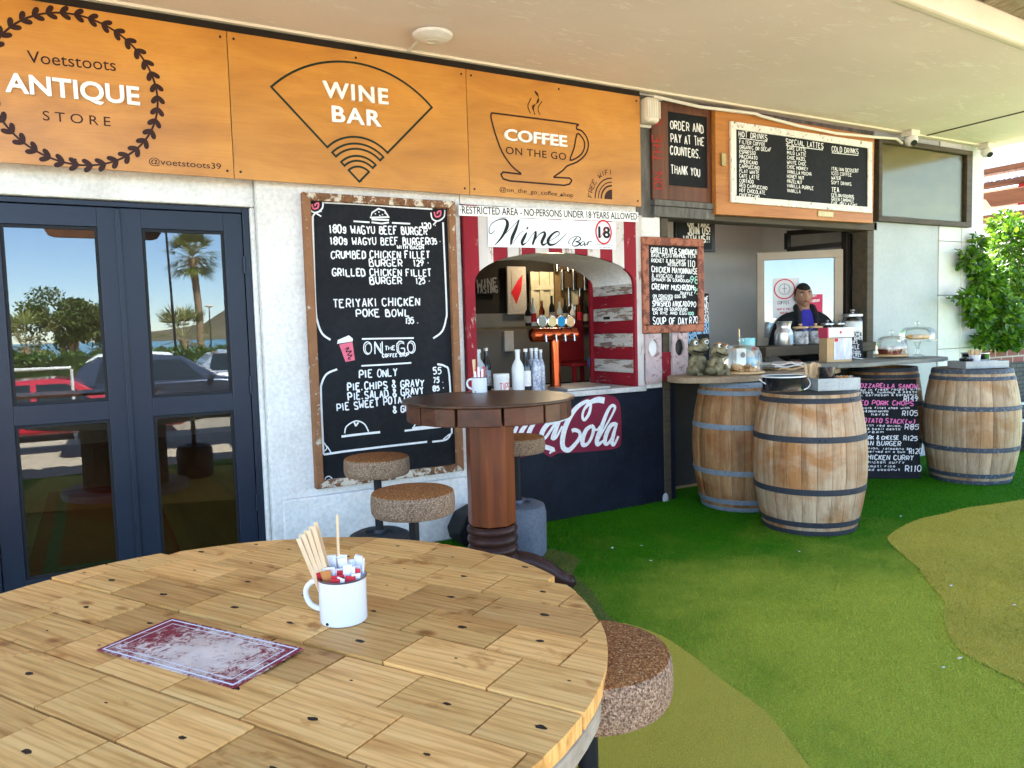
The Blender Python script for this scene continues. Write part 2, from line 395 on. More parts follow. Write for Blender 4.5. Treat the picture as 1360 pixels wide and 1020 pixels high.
def turf_mat(name, a, b, c, pool_tint=None):
    m, t, p = newmat(name); p.inputs['Roughness'].default_value = .8; p.inputs['Specular IOR Level'].default_value = .08
    v = coords(t)
    big = ramp(t, noise(t, v, 1.3, 4), [(.3, b), (.7, a)])
    col = mix(t, ramp(t, noise(t, v, 230, 3, .7), [(.42, (0, 0, 0)), (.60, (1, 1, 1))]), big, c)
    if pool_tint: col = lit_pool(t, col, noise(t, v, 1.6, 4, .6), noise(t, v, 150, 2), pool_tint)
    t.links.new(col, p.inputs['Base Color'])
    bump(t, p, noise(t, v, 260, 3, .7), .8, .006)
turf_mat('turf_green', (.030, .165, .003), (.020, .12, .002), (.055, .22, .006), LIT_TONES)
turf_mat('turf_olive', (.44, .37, .04), (.30, .27, .025), (.54, .46, .08))
turf_mat('turf_moss', (.115, .155, .035), (.08, .11, .02), (.19, .21, .06))
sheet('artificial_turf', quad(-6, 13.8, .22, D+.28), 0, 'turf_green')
TL = [(2.20, 4.06), (2.41, 3.96), (2.47, 3.80), (2.45, 3.65), (2.28, 3.45), (2.2, 3.15), (2.09, 2.9), (2.06, 2.74), (2.09, 2.6), (2.09, 2.42), (2.08, 2.25), (2.05, 2.09), (2.0, 1.82), (1.86, 1.53), (1.7, 1.2), (1.5, .8)]
TL2 = [(2.08, 2.74), (2.13, 2.55), (2.10, 2.30), (2.05, 2.09), (2.0, 1.82), (1.86, 1.53), (1.7, 1.2), (1.5, .8)]
TR = [(6.9, 2.9), (5.9, 3.02), (5.44, 3.10), (5.19, 3.09), (4.9, 3.10), (4.63, 3.05), (4.40, 2.98), (4.27, 2.91), (4.10, 2.72), (3.92, 2.49), (3.72, 2.30), (3.54, 2.11), (3.38, 2.02), (3.21, 1.9), (3.08, 1.78), (3.02, 1.66), (2.97, 1.47), (2.9, 1.2), (2.95, .7), (3.4, .3), (6.9, .3)]
P_MOSS = smoothpts(TL[:10], 3) + [(1.0, 2.42), (.9, 3.2), (1.3, 4.0)]
P_OLIVE = smoothpts(TL2, 3) + [(-.5, .3), (-.8, 2.0), (1.0, 2.6), (1.7, 2.75)]
P_RIGHT = smoothpts(TR, 3)
sheet('moss_turf_patch', P_MOSS, .005, 'turf_moss')
sheet('olive_turf_patch', P_OLIVE, .009, 'turf_olive')
sheet('olive_turf_patch', P_RIGHT, .005, 'turf_olive')

def inside(P, x, y):
    r = np.zeros(len(x), bool); n = len(P)
    for i in range(n):
        (x0, y0), (x1, y1) = P[i][:2], P[(i+1) % n][:2]
        if y0 == y1: continue
        k = ((y0 > y) != (y1 > y)) & (x < (x1-x0)*(y-y0)/(y1-y0)+x0); r ^= k
    return r
def grass(name, m, test, x0, x1, y0, y1, n, h, lab):
    x = RNG.uniform(x0, x1, n); y = RNG.uniform(y0, y1, n)
    dist = np.hypot(x, y); keep = test(x, y) & (RNG.random(n) < np.clip(3.2/dist, .25, 1)**1.3)
    keep &= (x*CA.x+y*CA.y) < 1.05*(x*CF.x+y*CF.y) + .5
    x, y = x[keep], y[keep]; n = len(x)
    a = RNG.uniform(0, 2*PI, n); ln = RNG.uniform(.6, 1.25, n)*h; lean = RNG.normal(0, .55, (n, 2))*h
    wd = .0011*np.clip(np.hypot(x, y)/2.2, 1, 2.2); cx, cy = np.cos(a)*wd, np.sin(a)*wd
    z0 = np.full(n, .003)
    V = np.stack([np.stack([x-cx, y-cy, z0], 1), np.stack([x+cx, y+cy, z0], 1), np.stack([x+lean[:, 0], y+lean[:, 1], z0+ln], 1)], 1).reshape(-1, 3)
    me = bpy.data.meshes.new(name); me.vertices.add(3*n); me.vertices.foreach_set('co', V.astype(np.float32).ravel())
    me.loops.add(3*n); me.loops.foreach_set('vertex_index', np.arange(3*n, dtype=np.int32))
    me.polygons.add(n); me.polygons.foreach_set('loop_start', np.arange(0, 3*n, 3, dtype=np.int32))
    me.update(calc_edges=True); me.materials.append(MATS[m])
    o = bpy.data.objects.new(name, me); C.objects.link(o)
    tag(o, lab, 'grass', kind='stuff')
    return o
def blade_mat(name, cols, pool_tint=None):
    m, t, p = newmat(name); p.inputs['Roughness'].default_value = .7; p.inputs['Specular IOR Level'].default_value = .05
    v = coords(t); n1 = noise(t, v, 150, 2, .5); n2 = noise(t, v, 1.6, 4, .6)
    a = ramp(t, n1, [(.35, cols[0]), (.5, cols[1]), (.66, cols[2])]); b = ramp(t, n2, [(.3, (.62, .66, .55)), (.7, (1.12, 1.07, 1))])
    col = mix(t, 1, a, b, 'MULTIPLY')
    if pool_tint: col = lit_pool(t, col, n2, n1, pool_tint)
    t.links.new(col, p.inputs['Base Color'])
blade_mat('blades_green', [(.018, .12, .001), (.032, .175, .003), (.055, .235, .006)], LIT_TONES)
blade_mat('blades_olive', [(.36, .30, .03), (.50, .42, .06), (.70, .60, .15)])
blade_mat('blades_moss', [(.06, .10, .015), (.12, .16, .035), (.22, .24, .07)])
inM = lambda x, y: inside(P_MOSS, x, y) & ~inside(P_OLIVE, x, y)
inO = lambda x, y: inside(P_OLIVE, x, y) | inside(P_RIGHT, x, y)
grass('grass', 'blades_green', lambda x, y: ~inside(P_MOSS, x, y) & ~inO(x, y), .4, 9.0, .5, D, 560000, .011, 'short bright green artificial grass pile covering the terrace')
grass('grass', 'blades_olive', inO, .5, 6.9, .3, 3.2, 300000, .012, 'paler olive artificial grass pile of the rounded patches')
grass('grass', 'blades_moss', inM, .9, 2.6, 2.2, 4.1, 60000, .016, 'longer mossy green grass pile around the high table foot')

# ------------------------------------------------------------------ the building
bld = thing('cafe_building', 'low white cafe building with a wide plastered canopy over the terrace', 'building', (3, D, 0))
Zc = 3.115
b = MB()
b.box((-6, D+.0, 0), (-.55, D+.3, Zc)); b.box((-.55, D+.05, 2.132), (.875, D+.3, Zc)); b.box((.845, D+.05, 0), (.875, D+.3, 2.13))
b.box((.875, D, 0), (2.17, D+.3, Zc)); b.box((.93, D-.035, 0), (2.165, D-.001, .41))
b.build('front_wall', 'white_wall', bld, bevel=.012)
b = MB().box((2.172, D+.004, 2.215), (3.90, D+.3, Zc)).box((3.662, D+.005, .90), (3.86, D+.24, 2.213)); b.build('hatch_lintel', 'white_wall', bld)
MB().box((2.172, D-.012, 0), (3.66, D+.62, .885)).box((3.662, D+.006, 0), (3.99, D+.3, .893)).build('dado_wall', 'navy_paint', bld, bevel=.006)
# chipped grey lump at the foot of the dado
b = MB(); b.ball(ony(884, 662, D-.012), .040, 9, 6, sc=(.75, .35, 1.1)); b.ball(ony(888, 668, D-.012), .03, 8, 5, sc=(1, .4, .8)); b.build('chipped_plaster', 'grey_panel', bld, smooth=True)
MB().box((3.90, D+.02, 2.30), (6.45, D+.3, Zc)).build('timber_header', 'weathered_grey', bld)
MB().box((3.88, D-.0, 2.205), (6.47, D+.16, 2.285)).box((3.87, D+.0, 0), (3.94, D+.14, 2.203)).box((6.33, D+.0, .93), (6.42, D+.16, 2.203)).build('opening_frame', 'dark_brown_timber', bld, bevel=.006)
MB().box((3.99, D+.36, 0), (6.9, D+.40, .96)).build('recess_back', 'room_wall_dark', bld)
b = MB().box((6.422, D, .96), (7.42, D+.3, Zc)).box((6.72, D+.002, 0), (7.42, D+.3, .958)); b.build('grey_wall_panel', 'grey_panel', bld, bevel=.004)
b = MB()
for z0, z1 in ((0, .52), (.524, 1.06), (1.064, 1.60), (1.604, 2.14), (2.144, Zc)): b.box((7.424, D-.01, z0), (7.80, D+.3, z1)); b.box((7.804, D-.012, z0), (8.18, D+.8, z1))
b.build('pillar', 'pale_panel', bld, bevel=.004)
# rooms behind
MB().box((-6, D+7, 0), (8.18, D+7.2, 5.6)).box((-6.2, D, 0), (-6.0, D+7.2, 5.6)).box((8.0, D+.8, 0), (8.18, D+7, Zc)).build('rear_wall', 'room_wall_warm', bld)
MB().box((-6, D+.3, .001), (2.0, D+7, .02)).build('shop_floor', 'floor_boards', bld)
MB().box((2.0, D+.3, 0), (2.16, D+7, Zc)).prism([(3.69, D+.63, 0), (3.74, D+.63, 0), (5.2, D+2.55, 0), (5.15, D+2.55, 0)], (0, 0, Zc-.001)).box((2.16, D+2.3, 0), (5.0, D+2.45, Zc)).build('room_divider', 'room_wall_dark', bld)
MB().box((2.16, D+2.28, .8), (4.9, D+2.298, 1.55)).build('tiled_splashback', 'tile_grey', bld)
b = MB().box((4.44, D+1.5, 0), (6.62, D+1.6, Zc))
for x in (4.7, 5.12, 5.45): b.box((x, D+1.488, 0), (x+.035, D+1.499, Zc))
b.box((6.60, D+.42, 0), (6.7, D+1.5, Zc)); b.prism([(3.76, D+.64, 0), (3.78, D+.63, 0), (4.46, D+1.5, 0), (4.44, D+1.51, 0)], (0, 0, Zc-.002)); b.build('kitchen_wall', 'room_wall_warm', bld)
MB().box((-6, D+.0, 3.34), (8.18, D+.25, 5.6)).box((-6.2, D, 5.6), (8.2, D+7.2, 5.75)).build('added_upper_wall', 'white_wall', bld)  # upper storey out of view, added to block the sun
# canopy slab: front edge runs a little askew
def cedge(x): return 2.678+(x-3.835)*.064
poly = [(-7, cedge(-7)), (8.32, cedge(8.32)), (8.32, D+7), (-7, D+7)]
MB().prism([(x, y, Zc) for x, y in poly], (0, 0, .2)).build('canopy_ceiling', 'ceiling_paint', bld)
b = MB().prism([(-7, cedge(-7)-.07, Zc-.012), (8.34, cedge(8.34)-.07, Zc-.012), (8.34, cedge(8.34), Zc-.012), (-7, cedge(-7), Zc-.012)], (0, 0, .16)); b.build('canopy_fascia', 'fascia_paint', bld, bevel=.02)
b = MB(); N = 153
for k in range(N):           # rough lower edge of the thatch on top of the slab
    x0 = -7+k*.1; dz = random.uniform(-.02, .02); dy = random.uniform(-.05, .05)
    b.box((x0, cedge(x0)-.30+dy, 3.27+dz), (x0+.1, cedge(x0)+.5, 3.52+dz))
b.build('thatch_eaves', 'thatch', bld)
b = MB()
for k in range(420):
    x = random.uniform(2, 8.2); y0 = cedge(x)-.26; p = Vector((x, y0+random.uniform(0, .2), 3.29)); 
    b.bar(p, p+Vector((random.uniform(-.09, .09), random.uniform(-.2, -.02), random.uniform(-.02, .05))), .005, .005)
b.build('thatch_straws', 'thatch', bld)
# dark batten over the plywood signs, white cover strip at the ceiling
MB().box((-2.2, D-.07, 3.056), (3.625, D-.002, 3.113)).build('sign_batten', 'black_frame', bld)
MB().box((-2.2, D-.10, 3.10), (8.1, D-.072, Zc)).build('cover_strip', 'fascia_paint', bld)
MB().box((7.05, 2.9, Zc-.006), (7.075, D-.1, Zc-.0005)).build('ceiling_joint', 'dark_brown_timber', bld)
MB().box((3.63, D-.005, 2.2), (3.80, D+.003, 3.1)).build('shaded_strip', 'weathered_grey', bld)  # weathered wall strip with its shadow put into the dark grey
roof = thing('added_shade_roof', 'thatched roof over the terrace seating in front of the plaster canopy', 'roof', (4.9, -.4, -.008))  # added roof out of view, blocks the overhead sky
b = MB(); N = 42  # roof stands out of view, added to make the light directional
for k in range(N):
    x0 = .9+k*.195; dz = random.uniform(-.02, .02)
    b.prism([(x0, -2.3+random.uniform(-.05, .05), 3.2+dz), (x0+.196, -2.3+random.uniform(-.05, .05), 3.2+dz), (x0+.196, 1.5, 3.5+dz), (x0, 1.5, 3.5+dz)], (0, 0, .25))
b.build('thatch', 'thatch', roof)  # thatch of the added roof
for x in (2.75, 8.6):
    MB().cyl((x, -2.15, -.008), (x, -2.15, 3.2), .07, .06, 12).build('post', 'dark_brown_timber', roof, smooth=True)
    MB().bar((x, -2.25, 3.16), (x, 2.55, 3.46), .08, .1).build('added_rafter', 'dark_brown_timber', roof)
# door-side shop furniture seen through the glass
rug = MB().box((-.42, D+.5, .0205), (.42, D+3.4, .032), 0).box((-.33, D+.6, .0325), (.33, D+3.3, .034), 1).box((-.25, D+.68, .0345), (.25, D+3.22, .036), 0).build('rug', [mat('rug_red', (.30, .03, .025), (.16, .015, .015), .95, vs=30), mat('rug_grey', (.16, .13, .10), (.08, .05, .04), .95, vs=40)], at=(0, D+1.9, .02))
tag(rug, 'red bordered runner rug on the shop floor behind the glass door', 'rug')

em, et, ep = newmat('tube_glow'); ep.inputs['Emission Color'].default_value = (1, .93, .8, 1); ep.inputs['Emission Strength'].default_value = 4.5
t = thing('tube_lamp', 'lit fluorescent tube on the shop ceiling behind the door', 'lamp', (-.2, D+2.2, 2.7))
MB().cyl((-.9, D+2.2, 2.7), (.5, D+2.2, 2.7), .022, n=12).build('lit_tube', 'tube_glow', t, smooth=True); MB().box((-.95, D+2.15, 2.73), (.55, D+2.25, 2.79)).box((-.5, D+2.19, 2.79), (-.45, D+2.21, Zc)).build('fitting', 'room_wall_warm', t)
# ------------------------------------------------------------------ glazed double door
M0 = MATS
YD = D+.08
door = thing('double_glass_door', 'navy framed double glass door mirroring the street and palms', 'door', (.16, YD, 0))
b = MB().box((-.545, YD-.012, .0), (-.475, YD+.12, 2.126)).box((.806, YD-.012, 0), (.842, YD+.12, 2.126)).box((-.474, YD-.012, 2.098), (.805, YD+.12, 2.126)).box((-.474, YD-.01, 0), (.805, YD+.12, .018))
b.build('door_frame', 'navy_door', door, bevel=.003)
for x0, x1, g0, g1 in ((-.472, .162, -.372, .064), (.166, .803, .277, .702)):
    b = MB()
    b.box((x0, YD, .02), (g0, YD+.045, 2.095)).box((g1, YD, .02), (x1, YD+.045, 2.095))
    for z0, z1 in ((.02, .14), (.955, 1.06), (1.99, 2.095)): b.box((g0, YD+.001, z0), (g1, YD+.044, z1))
    leaf = b.build('door_leaf', 'navy_door', door, bevel=.003)
    b = MB()
    for z0, z1 in ((.14, .955), (1.06, 1.99)):
        for a0, a1, c0, c1 in ((g0, g0+.016, z0, z1), (g1-.016, g1, z0, z1), (g0+.016, g1-.016, z0, z0+.016), (g0+.016, g1-.016, z1-.016, z1)): b.box((a0, YD+.012, c0), (a1, YD+.03, c1))
        MB().box((g0+.004, YD+.018, z0+.004), (g1-.004, YD+.024, z1-.004)).build('pane', 'door_glass', leaf)
    b.build('glazing_bead', 'rubber_black', leaf)
for z in (.35, 1.05, 1.75): MB().cyl((.804, YD-.012, z), (.804, YD-.012, z+.10), .008, n=10).build('hinge', 'navy_door', door)
MB().box((.150, YD-.012, .03), (.176, YD-.002, 2.09)).build('meeting_strip', 'navy_door', door, bevel=.003)

# ------------------------------------------------------------------ three plywood sign boards
def plymat():
    m, t, p = newmat('varnished_ply'); p.inputs['Roughness'].default_value = .42; p.inputs['Coat Weight'].default_value = .25; p.inputs['Coat Roughness'].default_value = .3
    v = coords(t, (1.0, 1, 3.2)); v2 = coords(t, (3, 1, 60))
    n1 = noise(t, v, 1.6, 7, .6, 1.2); n2 = noise(t, v2, 1.5, 6, .6, .8); n3 = noise(t, coords(t, (1, 1, 1)), 1.1, 3, .5)
    col = ramp(t, n1, [(.25, (.40, .155, .011)), (.48, (.52, .22, .022)), (.75, (.61, .28, .040))])
    f = ramp(t, n2, [(.35, (.82, .76, .68)), (.55, (1, 1, 1))]); col = mix(t, .4, col, mix(t, 1, col, f, 'MULTIPLY'))
    k = ramp(t, n3, [(.35, (.80, .75, .68)), (.65, (1.06, 1.04, 1))]); col = mix(t, 1, col, k, 'MULTIPLY')
    t.links.new(col, p.inputs['Base Color']); bump(t, p, n2, .08, .002)
plymat()
mat('sign_white', (.86, .84, .80), (.80, .78, .74), .4)
mat('sign_brown_paint', (.035, .012, .008), (.028, .010, .007), .5)
mat('sign_green_paint', (.010, .022, .012), (.008, .018, .01), .5)
mat('screw_black', (.02, .015, .012), rough=.4)
YS = D-.086; YF = YS-.0005; NF = (0, -1, 0)
def sign(x0, x1, label):
    t = thing('plywood_sign', label, 'sign', ((x0+x1)/2, YS, 2.262), 'painted plywood signs over the shop front')
    MB().box((x0+.002, YS, 2.262), (x1-.002, YS+.018, 3.056)).build('board', 'varnished_ply', t, bevel=.0015)
    b = MB()
    for x in (x0+.035, (x0+x1)/2, x1-.035):
        for z in (2.30, 3.02): b.cyl((x, YS+.002, z), (x, YS-.003, z), .007, n=10)
    b.build('screws', 'screw_black', t)
    return t
s1 = sign(-.78, .748, 'plywood sign reading ANTIQUE STORE inside a leafy wreath')
s2 = sign(.748, 2.201, 'plywood sign reading WINE BAR inside a fan outline')
s3 = sign(2.201, 3.613, 'plywood sign with a coffee cup outline reading COFFEE ON THE GO')
Za = zoomer(0, 0, 3.778, YS); Zb = zoomer(280, 0, 3.778, YS); Zc3 = zoomer(560, 0, 3.517, YS)
b = MB()
typeset(b, 'Voetstoots', Za(140, 314), Za(583, 357), .062, .0015)
typeset(b, 'STORE', Za(216, 603), Za(556, 634), .049, .0015, space=1.5)
typeset(b, '@voetstoots39', Za(748, 822), Za(1110, 850), .034, .0015)
b.build('painted_lettering', 'sign_brown_paint', s1)
b = MB(); typeset(b, 'ANTIQUE', Za(28, 462), Za(703, 530), .094, .016, bold=.022); b.build('raised_lettering', 'sign_white', s1)
b = MB(); c = Za(383, 452); R1 = .372
ring = [(c.x+R1*math.cos(2*PI*k/96), YF-.001, c.z+R1*math.sin(2*PI*k/96)) for k in range(96)]
b.ribbon(ring, .010, NF, closed=True)
for k in range(38):
    a = 2*PI*(k+.3)/38; px, pz = c.x+R1*math.cos(a), c.z+R1*math.sin(a)
    sgn = 1 if math.cos(a) > 0 or True else -1
    tang = a+PI/2*(1 if math.sin(a-.4) < 0 or True else -1)
    for sd_ in (-.62, .62):
        dr = tang+PI+sd_; L = .052
        cx, cz = px+math.cos(dr)*L*.5, pz+math.sin(dr)*L*.5
        pts = []
        for q in range(12):
            tt = 2*PI*q/12; lx, lz = math.cos(tt)*L*.5, math.sin(tt)*.0125*(1+.25*math.cos(tt))
            pts.append((cx+lx*math.cos(dr)-lz*math.sin(dr), YF-.0012-.0001*(sd_ > 0), cz+lx*math.sin(dr)+lz*math.cos(dr)))
        b.prism(pts, (0, -.0008, 0))
b.build('painted_wreath', 'sign_brown_paint', s1)
b = MB()
typeset(b, 'WINE', Zb(562, 487), Zb(888, 526), .094, .016, bold=.02, space=1.15)
typeset(b, 'BAR', Zb(607, 611), Zb(853, 637), .094, .016, bold=.02, space=1.15); b.build('raised_lettering', 'sign_white', s2)
b = MB(); o = Zb(745, 912); tip = Zb(303, 436)-o; R0 = math.hypot(tip.x, tip.z); half = math.atan2(-tip.x, tip.z)
def arc(r, a0, a1, n=28): return [(o.x+r*R0*math.sin(a0+(a1-a0)*i/n), YF-.001, o.z+r*R0*math.cos(a0+(a1-a0)*i/n)) for i in range(n+1)]
for ro, ri in ((1, .378), (.322, .278), (.218, .177)): b.ribbon(arc(ro, -half, half)+arc(ri, half, -half), .0125, NF, closed=True)
b.ribbon([(o.x, YF-.001, o.z)]+arc(.128, -half, half), .0125, NF, closed=True)
b.build('painted_outline', 'sign_green_paint', s2)
b = MB()
typeset(b, 'COFFEE', Zc3(385, 655), Zc3(675, 687), .076, .016, bold=.02); b.build('raised_lettering', 'sign_white', s3)
b = MB()
typeset(b, 'ON THE GO', Zc3(393, 718), Zc3(675, 748), .05, .0015, bold=.004, space=1.1)
typeset(b, '@on_the_go_coffee_shop', Zc3(364, 893), Zc3(708, 921), .030, .0015)
def line3(pts, w=.0115, closed=False, sm=0):
    P = [Zc3(*p) for p in pts]; P = [(p.x, YF-.001-.0001*len(b.f) % .0007, p.z) for p in P]
    if sm: P = smoothpts([tuple(p) for p in P], sm, closed)
    b.ribbon([(p[0], YF-.0012, p[2]) for p in P], w, NF, closed=closed)
line3([(465, 812), (420, 775), (375, 710), (345, 630), (328, 570), (323, 545), (327, 530), (345, 530), (480, 547), (715, 578), (724, 588), (724, 603), (748, 612), (772, 645), (778, 685), (762, 725), (725, 757), (680, 775), (658, 797), (615, 827)], sm=3)
line3([(725, 627), (745, 637), (760, 665), (757, 700), (735, 730), (693, 748), (712, 690)], closed=True, sm=3)
line3([(465, 814), (380, 804), (370, 815), (380, 835), (410, 845), (665, 866), (690, 860), (702, 843), (690, 832), (615, 828)], sm=0)
line3([(527, 425), (545, 452), (540, 478), (520, 500), (528, 535)], [.004, .014, .016, .013, .004]*4, sm=4)
line3([(512, 458), (496, 490), (500, 512), (508, 530)], .006, sm=3); line3([(563, 472), (545, 500), (545, 520), (553, 536)], .006, sm=3)
q = Zc3(890, 932); rr = (Zc3(890, 832)-q).length
for ra, rb in ((0.001, .46), (.60, .68), (.78, .83), (.96, 1.02)):
    pts = [(q.x+r*rr*math.cos(a), YF-.0005, q.z+r*rr*math.sin(a)) for r, aa in ((rb, range(13)), (ra, range(12, -1, -1))) for a in [PI/2+PI/2*k/12 for k in aa]]
    n = 13
    for k in range(12): b.add([pts[k], pts[k+1], pts[25-k-1], pts[25-k]], [(0, 1, 2, 3)])
for k, chh in enumerate('FREE WIFI'):
    a = PI-.10-(PI/2-.16)*k/8; r0 = rr*1.16; dx, dz = math.sin(a), -math.cos(a)
    p = Vector((q.x+r0*math.cos(a), YF, q.z+r0*math.sin(a))); dd = Vector((dx, 0, dz))*.026
    for st in glyph(chh):
        upv = Vector((math.cos(a), 0, math.sin(a)))
        b.ribbon([p+dd*(gx-.5)+upv*gy*.034+Vector((0, -.0012, 0)) for gx, gy in st], .005, NF)
b.build('painted_drawing', 'sign_brown_paint', s3)

# ------------------------------------------------------------------ big chalkboard menu
mat('chalk_black', (.016, .017, .020), (.009, .010, .012), .65, vs=2.2, fine=.25, spec=.12)
mat('chalk_white', (.82, .82, .80), (.66, .66, .65), .9, vs=40)
mat('chalk_pink', (.72, .16, .22), (.6, .12, .18), .9, vs=40)
mat('chalk_green', (.42, .72, .60), (.35, .62, .5), .9, vs=40)
worn('frame_worn_wood', (.62, .54, .43), (.22, .10, .045), .53, vs=5)
worn('frame_brown_worn', (.26, .12, .055), (.62, .54, .43), .40, vs=6)
YB = D-.022
cb = thing('menu_chalkboard', 'tall chalkboard menu of burgers and pies in a flaking wooden frame', 'chalkboard', (1.63, D, .45))
MB().box((1.16, YB, .50), (2.07, D-.003, 2.18)).build('board', 'chalk_black', cb)
x0, x1, z0, z1 = 1.128, 2.112, .455, 2.22; fw = .048
b = MB()
b.prism([(x0, 0, z1), (x1, 0, z1), (x1-fw, 0, z1-fw), (x0+fw, 0, z1-fw)], (0, 1, 0), 0); b.prism([(x0, 0, z0), (x1, 0, z0), (x1-fw, 0, z0+fw), (x0+fw, 0, z0+fw)], (0, 1, 0), 0)
b.prism([(x0, 0, z0), (x0, 0, z1), (x0+fw, 0, z1-fw), (x0+fw, 0, z0+fw)], (0, 1, 0), 1); b.prism([(x1, 0, z0), (x1, 0, z1), (x1-fw, 0, z1-fw), (x1-fw, 0, z0+fw)], (0, 1, 0), 1)
b.v = [(x, D-.055+y*.053, z) for x, y, z in b.v]
b.build('frame', ['frame_worn_wood', 'frame_brown_worn'], cb, bevel=.006)
Z8 = zoomer(380, 240, 4.25, YB); Z9 = zoomer(380, 430, 4.4346, YB)
b = MB()
for tx, p0, p1, h in (('180g WAGYU BEEF BURGER', (247, 295), (795, 305), .060), ('120 -', (768, 270), (845, 268), .047), ('180g WAGYU BEEF BURGER', (252, 360), (805, 362), .055), ('135 -', (812, 358), (872, 357), .045),
    ('WITH BACON', (627, 384), (777, 387), .026), ('CRUMBED CHICKEN FILLET', (255, 438), (808, 438), .057), ('BURGER', (472, 483), (655, 483), .053), ('129 -', (722, 484), (805, 480), .05),
    ('GRILLED CHICKEN FILLET', (262, 538), (818, 538), .055), ('BURGER', (475, 583), (652, 582), .053), ('125 -', (735, 584), (812, 580), .05), ('TERIYAKI CHICKEN', (268, 715), (752, 705), .062), ('POKE BOWL', (398, 768), (692, 764), .056), ('135 .', (675, 806), (745, 806), .046)):
    write(b, tx, Z8(*p0), Z8(*p1), h*.78, .0085 if h > .03 else .006)
for tx, p0, p1, h in (('PIE ONLY', (432, 320), (652, 308), .058), ('55', (868, 295), (912, 293), .053), ('PIE,CHIPS & GRAVY', (362, 393), (810, 368), .056), ('75 .', (868, 348), (925, 346), .043), ('PIE,SALAD & GRAVY', (368, 450), (808, 412), .056),
    ('85 -', (865, 396), (930, 392), .043), ('PIE SWEET POTATO', (302, 515), (735, 458), .056), ('& GRAVY', (632, 525), (800, 505), .05), ('THE', (582, 156), (640, 154), .03), ('COFFEE SHOP', (568, 198), (722, 190), .026)):
    write(b, tx, Z9(*p0), Z9(*p1), h*.78, .0085 if h > .04 else .006)
for tx, p0, p1 in (('ON', (458, 180), (566, 178)), ('GO', (655, 178), (760, 172))):
    write(b, tx, Z9(*p0), Z9(*p1), .078, .007, jit=0); write(b, tx, Z9(p0[0]+9, p0[1]-5), Z9(p1[0]-9, p1[1]-5), .062, .005, jit=0)
def chalk(Z, pts, w=.010, sm=0, closed=False, off=.0014):
    P = [tuple(Z(*p)-Vector((0, off, 0))) for p in pts]
    b.ribbon(smoothpts(P, 4, closed) if sm else P, w, NF, closed=closed)
chalk(Z8, [(215, 122), (420, 132), (640, 148), (825, 160)], .012); chalk(Z8, [(150, 200), (152, 300), (165, 700), (178, 800), (205, 865), (250, 898)], .012, 1); chalk(Z8, [(885, 235), (905, 700), (902, 780), (880, 850), (830, 890)], .012, 1)
chalk(Z8, [(380, 229), (470, 235)]); chalk(Z8, [(597, 238), (700, 243)]); chalk(Z8, [(150, 200), (165, 182), (200, 170)], .010)
chalk(Z8, [(475, 210), (485, 180), (520, 158), (555, 168), (578, 205), (475, 208)], .009, 0, True); chalk(Z8, [(482, 218), (580, 222)], .012); chalk(Z8, [(482, 235), (540, 242), (580, 236)], .010)
for q in ((500, 185), (520, 175), (540, 190), (555, 182), (525, 195)): chalk(Z8, [q, (q[0]+7, q[1]+4)], .006)
chalk(Z8, [(428, 893), (720, 888)]); chalk(Z9, [(443, 248), (590, 240), (737, 230)])
chalk(Z9, [(300, 268), (240, 295), (210, 350), (205, 420), (220, 770)], .012, 1); chalk(Z9, [(222, 770), (340, 752), (590, 722), (830, 695)], .013); chalk(Z9, [(860, 695), (940, 683), (968, 650), (975, 610), (960, 300), (935, 250), (890, 238)], .012, 1); chalk(Z9, [(925, 680), (962, 650)], .008)
chalk(Z9, [(326, 664), (440, 650), (553, 638)], .014); chalk(Z9, [(345, 645), (355, 605), (410, 572), (460, 590), (485, 635)], .008, 1); chalk(Z9, [(400, 578), (410, 603), (425, 580)], .010)
chalk(Z9, [(698, 630), (912, 606)], .012); chalk(Z9, [(742, 614), (870, 600)], .012); chalk(Z9, [(750, 608), (772, 575)], .008)
chalk(Z9, [(222, 700), (240, 730), (225, 750)], .007, 1); chalk(Z9, [(240, 720), (265, 760)], .007); chalk(Z9, [(225, 940), (272, 935)], .008); chalk(Z9, [(228, 930), (232, 908), (250, 898), (268, 908), (272, 928)], .006, 1); chalk(Z9, [(240, 920), (262, 915)], .006)
for zx, zy in ((168, 142), (855, 190)):
    chalk(Z8, [(zx-38, zy-10), (zx-30, zy+25), (zx, zy+38), (zx+35, zy+15), (zx+40, zy-25)], .009, 1); chalk(Z8, [(zx-5, zy+38), (zx+30 if zx < 500 else zx-25, zy+60)], .009)
b.build('chalk_lettering', 'chalk_white', cb)
b = MB()
for zx, zy in ((165, 140), (855, 185)): chalk(Z8, [(zx-20, zy-8), (zx-10, zy+18), (zx+14, zy+12), (zx+16, zy-14), (zx-2, zy-6), (zx, zy+4)], .010, 1)
P9 = [tuple(Z9(*p)-Vector((0, .001, 0))) for p in ((312, 122), (390, 106), (405, 214), (350, 225))]; b.add(P9, [(3, 2, 1, 0)])
b.build('chalk_colour', 'chalk_pink', cb)
b = MB(); b.add([tuple(Z9(*p)-Vector((0, .0012, 0))) for p in ((300, 118), (304, 96), (368, 68), (392, 86), (392, 103))], [(4, 3, 2, 1, 0)]); b.build('chalk_cup_lid', 'chalk_white', cb)
b = MB(); chalk(Z9, [(345, 150), (370, 140), (352, 165), (385, 160), (360, 185), (388, 185), (365, 205), (380, 208)], .006, 1, off=.002); b.build('chalk_scribble', 'chalk_black', cb)

